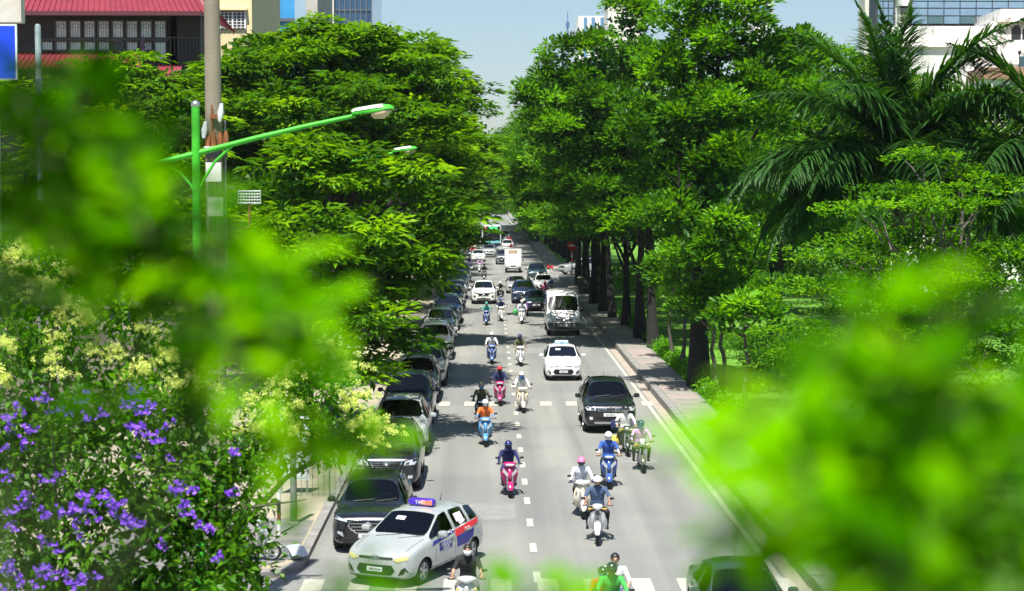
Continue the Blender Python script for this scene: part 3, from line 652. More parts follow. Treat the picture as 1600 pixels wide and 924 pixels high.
# veranda glazing: framed lights in two tiers
wx0, wx1 = frame_of(63, 262, Y); ncol = 9; cw = (wx1 - wx0) / ncol; ztop, zmid, zbot = zz(29, Y), zz(62, Y), zz(80, Y)
for i in range(ncol):
    for (za, zb_, nm) in ((zmid + .05, ztop - .06, 0), (zbot - .5 if i == ncol - 1 else zbot, zmid - .05, 1)):
        if i == 0 and nm == 0: continue
        cx = wx0 + (i + .5) * cw
        win = MB(); hw = cw / 2 - .03; zc = (za + zb_) / 2
        for sx in (-1, 1): win.box((cx + sx * (hw - .04), Y + .45, zc), (.08, .14, zb_ - za))
        for zq in (za + .04, zb_ - .04): win.box((cx, Y + .45, zq), (2 * hw - .16, .139, .08))
        wo = win.build('window', FRAMED, rb, smooth=False)
        dark = (i == 5 and nm == 1)
        po = MB().box((cx, Y + .50, zc), (2 * hw - .16, .03, zb_ - za - .16)).build('pane', GLASS if dark else CURT, wo, smooth=False)
        if not dark:
            g = MB()
            for q in range(1, 4): g.box((cx - hw + .08 + q * (2*hw - .16)/4, Y + .47, zc), (.018, .02, zb_ - za - .16))
            if nm == 0: g.box((cx, Y + .47, zb_ - .42), (2*hw - .16, .02, .02)); g.tube([(cx - .3, Y + .47, zb_ - .4), (cx - .15, Y + .47, zb_ - .25), (cx, Y + .47, zb_ - .2), (cx + .15, Y + .47, zb_ - .25), (cx + .3, Y + .47, zb_ - .4)], .012, 4)
            g.build('window_grille', FRAMED, wo, smooth=False)
MB().box(((wx0+wx1)/2, Y + .42, zmid), (wx1 - wx0 + .2, .2, .1)).build('transom', FRAMED, rb, smooth=False)
# porch on the right and lower roofs
px0, px1 = frame_of(262, 318, Y); MB().box((px1 - .08, Y + .2, (zt + zz(130, Y))/2), (.10, .10, zt - zz(130, Y))).build('porch_post', FRAMED, rb, smooth=False)
MB().box(((px0+px1)/2, Y + 1.6, (zt + zz(140, Y))/2), (px1-px0 - .3, 2, zt - zz(140, Y))).build('porch', DARKW, rb, smooth=False)
bl = MB(); zr = zz(72, Y)
for i in range(9): bl.box((px0 + .2 + i * (px1-px0-.3)/8, Y + .3, zr), (.03, .03, .9))
bl.box(((px0+px1)/2, Y + .3, zr + .45), (px1-px0, .05, .05)); bl.build('balustrade', FRAMED, rb, smooth=False)
lx0, lx1 = frame_of(-40, 224, Y); ribbed('lower_roof', (lx0, Y - 2.4, zz(112, Y)), (lx1 + .4, Y - 2.4, zz(112, Y)), (lx1, Y + .3, zbot - .05), (lx0, Y + .3, zbot - .05), 34, REDR, rb)
sx0, sx1 = frame_of(250, 285, Y); ribbed('stair_roof', (sx0, Y - 1.2, zz(128, Y)), (sx1, Y - 1.2, zz(142, Y)), (sx1, Y + .2, zz(102, Y)), (sx0, Y + .2, zz(102, Y)), 6, REDR, rb)
fp = at(224, 75, Y - .2); MB().lathe([(.08, -.5), (.08, 0), (.16, .05), (.05, .15), (.14, .3), (.02, .6)], 10, fp).build('finial', pmat('finial', (.12, .07, .13), .5), rb)
localise(rb); tag(rb, 'building with red metal roofs and a long glazed veranda at upper left', 'building')

# cream building behind it
Y = 104.0; cx0, cx1 = frame_of(285, 396, Y); cb = empty('cream_building', ((cx0+cx1)/2, Y, 0))
wall_with_windows(cb, cx0, cx1, Y, Y + 14, 0, zz(-60, Y), CREAM)
IRON = pmat('white_iron_grille', (.75, .76, .78), .5)
for (qa, qb, ya, yb) in ((347, 386, 19, 46), (312, 324, 19, 62), (290, 318, 96, 124)):
    a0, a1 = frame_of(qa, qb, Y); z0, z1 = zz(yb, Y), zz(ya, Y); win = MB()
    win.box(((a0+a1)/2, Y - .02, (z0+z1)/2), (a1-a0, .1, z1-z0)); wo = win.build('window', FRAMED, cb, smooth=False)
    g = MB(); nv = max(3, int((a1-a0)/.22))
    for q in range(nv + 1): g.box((a0 + q*(a1-a0)/nv, Y - .12, (z0+z1)/2), (.045 if q % 3 else .1, .03, z1-z0))
    for q in range(6): g.box(((a0+a1)/2, Y - .125, z0 + (q+.5)*(z1-z0)/6), (a1-a0, .03, .035))
    g.build('window_grille', IRON, wo, smooth=False)
    MB().box(((a0+a1)/2, Y - .15, z1 + .12), (a1-a0 + .3, .4, .12)).build('window_hood', CREAM, cb, smooth=False)
localise(cb); tag(cb, 'cream painted house with white barred windows behind the concrete pole', 'building')

# grey concrete block with a bright blue glass strip, and the dark glass tower
Y = 125.0; gx0, gx1 = frame_of(392, 500, Y); gb = empty('grey_building', ((gx0+gx1)/2, Y, 0)); wall_with_windows(gb, gx0, frame_of(0, 438, Y)[1], Y, Y + 14, 0, zz(-60, Y), GREYW)
s0, s1 = frame_of(438, 462, Y)
for i in range(7):
    za, zb_ = zz(40, Y) - 4 + i*2.2, zz(40, Y) - 4 + (i+1)*2.2
    MB().box(((s0+s1)/2, Y + .3, (za+zb_)/2), (s1-s0, .1, zb_-za-.25)).build('pane', BLUEG, gb, smooth=False)
    MB().box(((s0+s1)/2, Y + .25, za), (s1-s0, .3, .24)).build('spandrel', MULL, gb, smooth=False)
wall_with_windows(gb, s0, s1, Y + .42, Y + 13, 0, zz(-60, Y), GREYW)
a0, a1 = frame_of(462, 480, Y); wall_with_windows(gb, a0, a1, Y + .2, Y + 12, 0, zz(-60, Y), pmat('pale_blue_panel', (.30, .42, .52), .5))
a0, a1 = frame_of(480, 498, Y); wall_with_windows(gb, a0, a1, Y, Y + 12, 0, zz(-60, Y), GREYW)
localise(gb); tag(gb, 'grey concrete block with a bright blue glass strip above the left trees', 'building')
Y = 170.0; tx0, tx1 = frame_of(498, 584, Y); tw = empty('glass_tower', ((tx0+tx1)/2, Y, 0))
a0, a1 = frame_of(498, 524, Y); wall_with_windows(tw, a0, a1, Y - .5, Y + 16, 0, zz(-80, Y), pmat('cream_tower', (.68, .66, .58), .8, var=.06))
a0, a1 = frame_of(524, 582, Y); wall_with_windows(tw, a0, a1, Y, Y + 16, 0, zz(-80, Y), TOWERG)
for i in range(8):
    xx = a0 + (a1 - a0) * i / 7; MB().box((xx, Y - .06, zz(0, Y)), (.1, .12, 16)).build('mullion', MULL, tw, smooth=False)
for i in range(8): MB().box(((a0+a1)/2, Y - .05, zz(0, Y) - 7 + i * 2), (a1 - a0, .1, .12)).build('floor_band', MULL, tw, smooth=False)
localise(tw); tag(tw, 'dark blue glass office tower beside the sky at upper left', 'building')

# far white towers over the right-hand trees
Y = 420.0; f0, f1 = frame_of(903, 949, Y); fb = empty('white_block', ((f0+f1)/2, Y, 0)); wall_with_windows(fb, f0, f1, Y, Y + 14, 0, zz(25, Y), WHITEW)
for q in (914, 926, 940):
    a0, a1 = frame_of(q - 2.6, q + 2.6, Y); 
    for k in range(5):
        z1 = zz(27, Y) - k * 2.4; MB().box(((a0+a1)/2, Y - .1, z1 - 1.1), (a1-a0, .3, 2.1)).build('window', pmat('far_blue_glass', (.12, .25, .42), .2), fb, smooth=False)
a0, a1 = frame_of(889, 903, Y); wall_with_windows(fb, a0, a1, Y + 2, Y + 12, 0, zz(46, Y), pmat('far_grey', (.35, .4, .45), .7))
ap = at(887.5, 45, Y); MB().tube([(ap.x, Y + 2, ap.z - 2), (ap.x, Y + 2, ap.z + 4.3)], [.18, .1], 6).tube([(ap.x, Y + 2, ap.z + .4), (ap.x, Y + 2, ap.z + 1.8)], .42, 8).build('antenna', pmat('antenna_blue', (.08, .16, .35), .5), fb)
localise(fb); tag(fb, 'distant low white block with blue window strips and an antenna', 'building')
Y = 400.0; f0, f1 = frame_of(949, 1000, Y); fb = empty('white_tower', ((f0+f1)/2, Y, 0)); wall_with_windows(fb, f0, f1, Y, Y + 14, 0, zz(-90, Y), WHITEW)
for q in range(6): MB().box((f0 + .8 + q * 1.35, Y - .1, zz(20, Y)), (.5, .24, 26)).build('pilaster', pmat('warm_white', (.6, .57, .5), .8), fb, smooth=False)
localise(fb); tag(fb, 'distant tall white tower rising behind the right-hand trees', 'building')
Y = 260.0; f0, f1 = frame_of(1176, 1205, Y); fb = empty('blue_tower', ((f0+f1)/2, Y, 0)); wall_with_windows(fb, f0, f1, Y, Y + 12, 0, zz(-60, Y), WHITEW)
for k in range(8): MB().box(((f0+f1)/2, Y - .1, zz(30, Y) + k * 1.6), (f1-f0 - .6, .22, .9)).build('window', pmat('far_blue_glass', (.12, .25, .42), .2), fb, smooth=False)
localise(fb); tag(fb, 'sliver of pale blue-windowed tower behind the top of the tallest tree', 'building')
Y = 230.0; f0, f1 = frame_of(1348, 1372, Y); fb = empty('beige_tower', ((f0+f1)/2, Y, 0)); wall_with_windows(fb, f0, f1, Y, Y + 4, 0, zz(-60, Y), pmat('beige_tower', (.60, .58, .52), .85, var=.05))
for k in range(7): MB().box((f1 - .45, Y - .05, zz(62, Y) + k * 1.9), (.55, .2, .8)).build('window', GLASSB, fb, smooth=False)
localise(fb); tag(fb, 'narrow beige tower left of the blue glass facade', 'building')

# blue glass facade and old white building at upper right
Y = 150.0; g0, g1 = frame_of(1366, 1720, Y); gf = empty('glass_facade_building', ((g0+g1)/2, Y, 0)); wall_with_windows(gf, g0, g1, Y + .25, Y + 3, 0, zz(-70, Y), pmat('facade_core', (.05, .06, .07), .6))
e0, e1 = frame_of(1368, 1393, Y); m0, m1 = frame_of(1421, 1700, Y)
rnd = random.Random(4)
rows = [(-40, -16), (-16, 1), (1, 12), (12, 24), (24, 37)]
pw = (frame_of(1421, 1446, Y)[1] - m0) ; npn = int((m1 - m0) / pw)
for (ra, rb_) in rows:
    z1, z0 = zz(ra, Y), zz(rb_, Y)
    for i in range(npn):
        xa, xb = m0 + i * pw, m0 + (i + 1) * pw
        mm = SKYGO if (ra == 24 and i % 2 == 1) else SKYG
        o = MB().box(((xa+xb)/2, Y + .1, (z0+z1)/2), (xb-xa-.09, .06, z1-z0-.09)).build('pane', mm, gf, smooth=False)
        pass
    for i in range(3):
        xa = e0 + i * (e1-e0)/3; xb = xa + (e1-e0)/3
        MB().box(((xa+xb)/2, Y + .1, (z0+z1)/2), (xb-xa-.09, .06, z1-z0-.09)).build('pane', SKYG, gf, smooth=False)
a0, a1 = frame_of(1396, 1420, Y); MB().box(((a0+a1)/2, Y - .1, zz(0, Y) + 1), (a1-a0, .7, 3.0)).build('white_bay', WHITEW, gf, smooth=False)
MB().box(((a0+a1)/2, Y, zz(27, Y)), (a1-a0 - .5, .3, 1.6)).build('bay_window', pmat('bay_curtain', (.30, .26, .20), .8, var=.3, scale=3), gf, smooth=False)
MB().box((a0 + .15, Y, zz(27, Y)), (.4, .34, 1.7)).build('bay_post', WHITEW, gf, smooth=False)
localise(gf); tag(gf, 'office building with blue glass curtain wall at the upper right', 'building')

Y = 138.0; o0, o1 = frame_of(1384, 1720, Y); ow = empty('old_white_building', ((o0+o1)/2, Y, 0))
wall_with_windows(ow, o0, o1, Y, Y + 3.5, 0, zz(40, Y), OLDW)
c0, c1 = frame_of(1372, 1384, Y); wall_with_windows(ow, c0, c1, Y + .6, Y + 3, 0, zz(44, Y), pmat('blue_grey_side', (.32, .38, .42), .8, var=.15))
# upper parapet turret with two arched openings
t0, t1 = frame_of(1553, 1720, Y); wall_with_windows(ow, t0, t1, Y - .35, Y + 9, zz(100, Y), zz(30, Y), OLDW)
MB().box(((t0+t1)/2, Y - .5, zz(31, Y)), (t1-t0 + .3, .5, .35)).build('cornice', OLDW, ow, smooth=False)
u0, u1 = frame_of(1562, 1720, Y); wall_with_windows(ow, u0, u1, Y + .5, Y + 8, zz(30, Y), zz(12, Y), OLDW)
for q in (1585.5, 1602.5, 1620):
    p = at(q, 62, Y); b = MB(); wv = .38; h0 = zz(60, Y) - .1; h1 = zz(43, Y)
    pts = [(p.x - wv, h0), (p.x + wv, h0)] + [(p.x + wv*math.cos(t), h1 + wv*math.sin(t) - .1) for t in [R(d) for d in range(0, 181, 20)]]
    n = len(pts); b.add([(x, Y - .36, z) for x, z in pts] + [(x, Y - .30, z) for x, z in pts], [tuple(range(n))] + [(i, (i+1) % n, n+(i+1) % n, n+i) for i in range(n)])
    wo = b.build('arched_window', pmat('arch_dark', (.02, .022, .025), .5), ow, smooth=False)
    g = MB(); g.tube([(x, Y - .40, z) for x, z in pts[2:]], .06, 6); g.build('window_hood', OLDW, wo)
MB().box(((o0+o1)/2, Y - .12, zz(72, Y)), (o1-o0, .3, .12)).build('string_course', OLDW, ow, smooth=False)
for q in (1571,): a = at(q, 85, Y).x; MB().box((a, Y - .4, zz(86, Y)), (.45, .12, zz(72, Y) - zz(100, Y))).build('pilaster', WHITEW, ow, smooth=False)
wq = at(1596, 97, Y); MB().box((wq.x + .3, Y - .40, wq.z), (1.2, .14, .8)).build('window', GLASSB, ow, smooth=False)
wq = at(1401, 88, Y); MB().box((wq.x, Y - .3, wq.z), (.6, .5, .95)).build('ventilator', pmat('vent_blue_grey', (.10, .14, .19), .5), ow, smooth=False)
# attic storey in front: brown band over a white wall with pipes
k0, k1 = frame_of(1536, 1730, Y - 6); wall_with_windows(ow, k0, k1, Y - 6, Y - .6, 0, zz(122, Y - 6), WHITEW)
MB().box(((k0+k1)/2, Y - 4, zz(114, Y - 6)), (k1-k0 + .3, 4.6, .86)).build('brown_band', BROWNP, ow, smooth=False)
for q in (1549, 1554): a = at(q, 140, Y - 6).x; MB().tube([(a, Y - 6.1, zz(128, Y - 6)), (a, Y - 6.1, zz(190, Y - 6))], .05, 6).build('drain_pipe', WHITE, ow)
lp = at(1587, 90, Y); MB().tube([(lp.x, Y - 1, zz(110, Y)), (lp.x, Y - 1, zz(84, Y))], .04, 6).ball((lp.x, Y - 1, zz(83, Y)), (.14, .14, .18)).build('lamp', BLACK, ow)
localise(ow); tag(ow, 'stained old white building with arched windows behind the palm', 'building')

# low shops and walls under the left trees
Y = 96.0
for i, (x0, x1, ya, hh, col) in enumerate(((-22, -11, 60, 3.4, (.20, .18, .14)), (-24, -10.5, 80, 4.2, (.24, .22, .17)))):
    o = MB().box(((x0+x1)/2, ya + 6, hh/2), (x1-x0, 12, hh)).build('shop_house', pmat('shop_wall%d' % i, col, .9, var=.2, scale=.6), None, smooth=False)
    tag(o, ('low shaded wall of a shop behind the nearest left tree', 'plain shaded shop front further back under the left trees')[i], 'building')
# building that closes the far end of the street
Y = 900; e0, e1 = frame_of(735, 800, Y); eb = empty('end_building', ((e0+e1)/2, Y, 0)); wall_with_windows(eb, e0, e1, Y, Y + 20, 0, 12, WHITEW)
for k in range(4):
    for q in range(6): MB().box((e0 + 2.5 + q * 3.2, Y - .1, 2.2 + k * 2.6), (1.6, .2, 1.4)).build('window', GLASSB, eb, smooth=False)
localise(eb); tag(eb, 'pale hazy building closing the street beyond the bus', 'building')

# ------------------------------------------------------------------ poles, lamps, signs
CONC = pmat('pole_concrete', (0.25, 0.22, 0.16), 0.9, var=0.12, scale=1.5, bump=0.25, bscale=30)
GREENP = pmat('lamp_green', (0.05, 0.46, 0.02), 0.5, var=.22, scale=5, bump=.1)
LAMPT = pmat('lamp_top_white', (0.62, 0.75, 0.60), 0.4); LAMPG = pmat('lamp_bowl', (0.55, 0.43, 0.26), 0.2, coat=0.5)
RUST = pmat('rusty_orange', (0.24, 0.085, 0.03), 0.75, var=0.4, scale=8)
PY = 33.0; pc = at(336, 300, PY); up = empty('utility_pole', (pc.x, PY, .1))
MB().tube([(0, 0, -.2), (0, 0, 7), (-.03, 0, 13)], [.21, .175, .14], 20).build('shaft', CONC, up)
def onpole(px, py, dy=-.2): p = at(px, py, PY + dy); return Vector((p.x - pc.x, dy, p.z - .1))
p = onpole(338, 218); b = MB()
for sx in (-.16, -.05, .07, .18): b.lathe([(.05, -.14), (.055, -.02), (.045, .1), (.02, .16)], 8, (p.x + sx, p.y, p.z))
b.build('insulator', RUST, up)
MB().box((p.x, p.y, p.z - .15), (.44, .14, .03)).build('bracket', WHITE, up, smooth=False)
MB().box((p.x, p.y, p.z - .30), (.40, .12, .10)).build('clamp', BLACK, up, smooth=False)
q = onpole(331, 185); MB().tube([(q.x, q.y, q.z - .35), (q.x, q.y, q.z + .25)], .018, 6).box((q.x + .05, q.y, q.z + .03), (.16, .06, .08)).build('aerial_mount', RUST, up)
for (a, bpy_, h, nm) in ((345, 176, .32, 'antenna_panel'), (320, 203, .30, 'antenna_panel')):
    q = onpole(a, bpy_, -.25); MB().loft([(-.16 * h / .3 + q.z, q.x - .02, q.y, .03, .05), (q.z, q.x, q.y, .065, .06), (q.z + .16 * h / .3, q.x + .02, q.y, .03, .05)], 10, 'z', 3).build(nm, pmat('antenna_white', (.62, .66, .66), .4), up)
for (a, bb) in ((334, 269), (337, 323)):
    q = onpole(a, bb, -.24); MB().box(q, (.29, .1, .36)).build('meter_box', pmat('meter_box_white', (.62, .64, .58), .5), up, smooth=False)
MB().tube([(.20, -.05, 6.2), (.21, -.05, 9.5)], .022, 6).build('conduit', pmat('conduit_grey', (.25, .26, .27), .5), up)
MB().tube([(-.12, -.15, 9.2), (.0, -.22, 7.9), (.10, -.2, 6.5)], .008, 5).tube([(.05, -.2, 8.4), (.11, -.23, 7.8), (.2, -.12, 7.2)], .008, 5).build('cable', BLACK, up)
tag(up, 'tall concrete utility pole carrying antennas and two white meter boxes', 'utility pole')
# mesh antenna on a rusty arm
mp_ = at(390, 310, 33.5); mo = empty('grid_antenna', (mp_.x, 33.5, mp_.z - .6)); b = MB()
for i in range(9): b.tube([(-.21 + i*.0525, -.02 - .0*i, .5), (-.21 + i*.0525, -.05, .62), (-.21 + i*.0525, -.02, .74)], .006, 4)
for i in range(5): b.tube([(-.21, -.03, .51 + i*.057), (0, -.06, .51 + i*.057), (.21, -.03, .51 + i*.057)], .008, 4)
b.tube([(-.22, -.02, .5), (-.22, -.02, .74), (.22, -.02, .74), (.22, -.02, .5), (-.22, -.02, .5)], .012, 5)
b.build('reflector', pmat('antenna_white', (.62, .66, .66), .4), mo)
MB().tube([(0, 0, .66), (0, 0, .08), (-.04, 0, .03), (mp_.x*0 - .55, -.1, 0)], .022, 8).build('arm', RUST, mo)
tag(mo, 'small white grid antenna on a rusty arm beside the concrete pole', 'antenna')

def lamp_head(root, tip, d, s=1.0):
    # housing along direction d (unit, horizontal x), tip = inner end
    b = MB(); rs = []
    secs = [(0, .07, .06), (.06, .10, .085), (.35, .115, .10), (.55, .12, .10), (.68, .10, .075), (.74, .04, .03)]
    def ring(t, ry, rz, zoff, lo, hi):
        return [(tip[0] + d[0]*t*s, tip[1] + math.cos(a)*ry*s + d[1]*t*s, tip[2] + (max(lo, min(hi, math.sin(a)))*rz + zoff + d[2]*t)*s) for a in [2*math.pi*k/14 for k in range(14)]]
    b.rings([ring(t, ry, rz, .03, -.25, 1) for t, ry, rz in secs[:4]]); ho = b.build('lamp_head', GREENP, root)
    b = MB(); b.rings([ring(t, ry*.985, rz, .035, -.1, 1) for t, ry, rz in secs[3:]]); b.build('end_cap', GREENP, ho)
    b = MB(); b.rings([ring(t, ry*1.02, rz*1.03, .04, .35, 1) for t, ry, rz in secs[:4]]); b.build('top_cover', LAMPT, ho)
    b = MB(); b.rings([ring(.34, .06, .03, -.01, -1, .2), ring(.40, .10, .11, 0, -1, .2), ring(.55, .11, .125, 0, -1, .2), ring(.66, .08, .07, 0, -1, .2), ring(.70, .03, .02, 0, -1, .2)]); b.build('glass_bowl', LAMPG, ho)
lx = 31.5; lp = at(307, 300, lx); lo = empty('street_lamp', (lp.x, lx, .1)); tz = at(307, 168, lx).z - .1
MB().tube([(0, 0, -.1), (0, 0, 3), (0, 0, tz)], [.10, .085, .075], 16).build('post', GREENP, lo)
MB().ball((0, 0, tz + .05), (.085, .085, .075)).build('cap', ALLOY, lo)
def L_(px, py): q = at(px, py, lx); return (q.x - lp.x, 0, q.z - .1)
MB().tube([L_(248, 254), L_(307, 240), L_(400, 216), L_(480, 197), L_(555, 181)], [.045, .05, .047, .042, .038], 12).build('arm', GREENP, lo)
MB().tube([L_(308, 305), L_(318, 282), L_(335, 254), L_(367, 224)], .026, 10).build('brace', GREENP, lo)
MB().tube([L_(306, 305), L_(297, 288), L_(283, 272), L_(266, 262)], .024, 10).build('brace', GREENP, lo)
lamp_head(lo, L_(550, 181), (1, 0, .13), 1.02)
tag(lo, 'nearer bright green street lamp with long arm and braces, left', 'street lamp')
lx2 = 58.0; base2 = at(452, 300, lx2); lo2 = empty('street_lamp', (base2.x, lx2, .1))
def L2(px, py): q = at(px, py, lx2); return (q.x - base2.x, 0, q.z - .1)
MB().tube([(0, 0, -.1), (0, 0, 3), L2(452, 262)], [.10, .085, .075], 16).build('post', GREENP, lo2)
MB().tube([L2(430, 279), L2(452, 274), L2(540, 254), L2(615, 239)], [.045, .05, .045, .038], 12).build('arm', GREENP, lo2)
MB().tube([L2(452, 310), L2(462, 290), L2(490, 266)], .026, 10).build('brace', GREENP, lo2)
lamp_head(lo2, L2(613, 239), (1, 0, .13), 1.12)
tag(lo2, 'farther green street lamp poking out of the left tree', 'street lamp')

# blue board and grey post at the left edge
bp_ = at(10, 80, 30); bs = empty('blue_sign', (bp_.x - .35, 30, .1)); z0, z1 = at(0, 125, 30).z - .1, at(0, 38, 30).z - .1; xr = at(27, 80, 30).x - bs.location.x
MB().box((xr - .6, 0, (z0+z1)/2), (1.2, .04, z1-z0)).build('panel_rim', pmat('sign_rim', (.70, .78, .80), .4), bs, smooth=False)
MB().box((xr - .6, -.024, (z0+z1)/2), (1.14, .012, z1-z0-.06)).build('panel', pmat('sign_blue', (.01, .06, .75), .35), bs, smooth=False)
for sx in (-1.1, -.75): MB().tube([(xr + sx, .06, -.1), (xr + sx, .06, z1)], .045, 10).build('post', ALLOY, bs)
tag(bs, 'bright blue board with pale rim at the left edge', 'sign')
wbz = at(15, 35, 30.4); wb = empty('weathered_panel', (wbz.x - .3, 30.5, .1)); wx = at(33.5, 20, 30.4).x - wb.location.x
MB().box((wx - .7, 0, wbz.z - .1 + .55), (1.4, .25, 1.1)).build('panel', pmat('weathered_white', (.62, .60, .56), .8, col2=(.45, .40, .32), scale=2.2), wb, smooth=False)
for sx in (-1.2, -.5): MB().tube([(wx + sx, .06, -.1), (wx + sx, .06, wbz.z - .05)], .05, 10).build('post', ALLOY, wb)
tag(wb, 'weathered off-white box panel above the blue board, upper left corner', 'panel')
gq = at(59, 38, 31.5); gpst = MB(); gpst.tube([(0, 0, -.1), (0, 0, gq.z - .15), (0, 0, gq.z - .1)], [.06, .055, .04], 12)
go = gpst.build('grey_post', pmat('galvanised', (.26, .33, .34), .5, .3, var=.3, scale=6)); go.location = (gq.x, 31.5, .1); tag(go, 'galvanised grey post standing right of the blue board', 'post')

# things on the left pavement
STW = pmat('pale_board', (.62, .70, .68), .5, var=.1)
q = gp(459, 820, .13); po = empty('grey_post', q); MB().tube([(0, 0, -.02), (0, 0, 3.2)], [.085, .075], 12).build('shaft', pmat('post_grey_green', (.16, .18, .15), .8, var=.3, scale=4), po); MB().lathe([(.14, 0), (.14, .05), (.09, .09)], 12).build('foot', KERB, po)
tag(po, 'plain grey-green post on the left pavement in front of the pale board', 'post')
q = gp(436, 836, .13); po = empty('striped_post', q)
for i in range(9): MB().tube([(0, 0, i*.28 - .02), (0, 0, (i+1)*.28 - .02)], .045, 10).build('band', (WHITE if i % 3 == 0 else pmat('post_red_dark', (.16, .03, .025), .6) if i % 3 == 1 else BLACK), po)
tag(po, 'dark banded red and white post by the parked scooter on the left', 'post')
q = gp(460, 772, .13); bo = empty('pale_board', q)
MB().box((0, 0, 1.25), (.80, .06, 1.75)).build('panel', STW, bo, smooth=False); MB().box((0, -.034, 1.25), (.70, .012, 1.62)).build('sheet', pmat('pale_sheet', (.72, .80, .78), .45, var=.05), bo, smooth=False)
for sx in (-.34, .34): MB().tube([(sx, 0, -.01), (sx, 0, .5)], .025, 8).build('leg', ALLOY, bo)
tag(bo, 'tall pale blank notice board standing on the left pavement', 'notice board')
q = gp(458, 872, .142); bo = empty('white_crate', q, .5)
MB().box((0, 0, .14), (.34, .28, .26), taper=1.1).build('carton', pmat('pale_carton', (.36, .42, .45), .6, var=.2), bo, smooth=False)
MB().add([(-.19, -.16, .28), (.19, -.16, .28), (.24, -.34, .10), (-.14, -.34, .10), (-.19, -.15, .27), (.19, -.15, .27), (.24, -.33, .09), (-.14, -.33, .09)], [(0, 1, 2, 3), (7, 6, 5, 4), (0, 4, 5, 1), (1, 5, 6, 2), (2, 6, 7, 3), (3, 7, 4, 0)]).build('flap', pmat('pale_flap', (.5, .54, .56), .6), bo, smooth=False)
tag(bo, 'open pale box lying on the pavement beside the parked scooter', 'box')
# wire fence on the left pavement
q = gp(515, 776, .13); fe = empty('wire_fence', q, 0); b = MB()
for i in range(13): b.tube([(-.9 + i*.15, 0, 0), (-.9 + i*.15, 0, 1.0)], .007, 4)
for i in range(5): b.tube([(-.9, 0, .1 + i*.22), (.9, 0, .1 + i*.22)], .007, 4)
b.build('mesh_panel', pmat('wire_grey', (.22, .23, .2), .6, .3), fe)
for sx in (-.9, 0, .9): MB().tube([(sx, .02, -.02), (sx, .02, 1.1)], .022, 8).build('fence_post', pmat('wire_grey', (.22, .23, .2), .6, .3), fe)
tag(fe, 'low wire fence panel on the left pavement behind the black parked car', 'fence')
# no-entry sign
q = gp(878, 425, .12); q.x = 7.9; q.y = 163.0; ne = empty('no_entry_sign', q); zc = at(875, 384, 163).z - .12
for i in range(8): MB().tube([(0, 0, i*zc/8), (0, 0, (i+1)*zc/8)], .06, 8).build('pole_band', (WHITE if i % 2 else pmat('sign_red', (.60, .015, .03), .5)), ne)
dsk = MB(); dsk.lathe([(.02, 0), (.44, 0), (.44, .03), (.02, .03)], 24); do = dsk.build('disc', pmat('sign_red', (.60, .015, .03), .5), ne); do.rotation_euler = (R(90), 0, 0); do.location = (0, -.07, zc)
MB().box((0, -.115, zc), (.6, .02, .14)).build('bar', WHITE, ne, smooth=False)
tag(ne, 'red round no-entry sign with white bar on a striped pole', 'sign')
for px, lab in ((857, 'small red and white bollard nearer the lane mouth, left one'), (862.5, 'small red bollard at the lane mouth, right one')):
    q = gp(px, 424, 0); bo = empty('bollard', q); MB().tube([(0, 0, 0), (0, 0, .3)], .07, 10).build('base', WHITE, bo); MB().tube([(0, 0, .3), (0, 0, .62)], [.13, .10], 10).build('cap', pmat('sign_red', (.60, .015, .03), .5), bo)
    tag(bo, lab, 'bollard')

# ------------------------------------------------------------------ flowering plants and near leaves on the left
PURP = leafmat('petal_purple', (.12, .03, .50), (.24, .07, .74), (.52, .28, .90), .3, .0, tcol=(.32, .12, .85))
YELL = leafmat('petal_yellow', (.62, .74, .10), (.80, .87, .22), (.90, .92, .45), .4, .0, tcol=(.9, 1.0, .3))
def petals(name, rng, n, spread, size, mat):
    c = rng.normal(0, 1, (n, 3)) * spread; c = np.repeat(c, 5, 0); a = np.tile(np.arange(5) * 2*math.pi/5, n) + np.repeat(rng.uniform(0, 6, n), 5)
    ax = np.repeat(norm(rng.normal(0, 1, (n, 3)) + np.array([0, -.9, .7])), 5, 0); u = norm(np.cross(ax, np.array([.3, .2, .9]))); v = np.cross(ax, u)
    d = u * np.cos(a)[:, None] + v * np.sin(a)[:, None] + ax * .35
    return leaf_mesh(name, c, d, ax, rng.uniform(.8, 1.15, 5*n) * size, size * .95, np.clip(rng.normal(.5, .3, 5*n), 0, 1), mat, fold=.1, bend=.1)
rng = np.random.default_rng(71)
PC = [petals('flower_cluster', rng, 9, (.065, .05, .05), .040, PURP) for _ in range(4)]
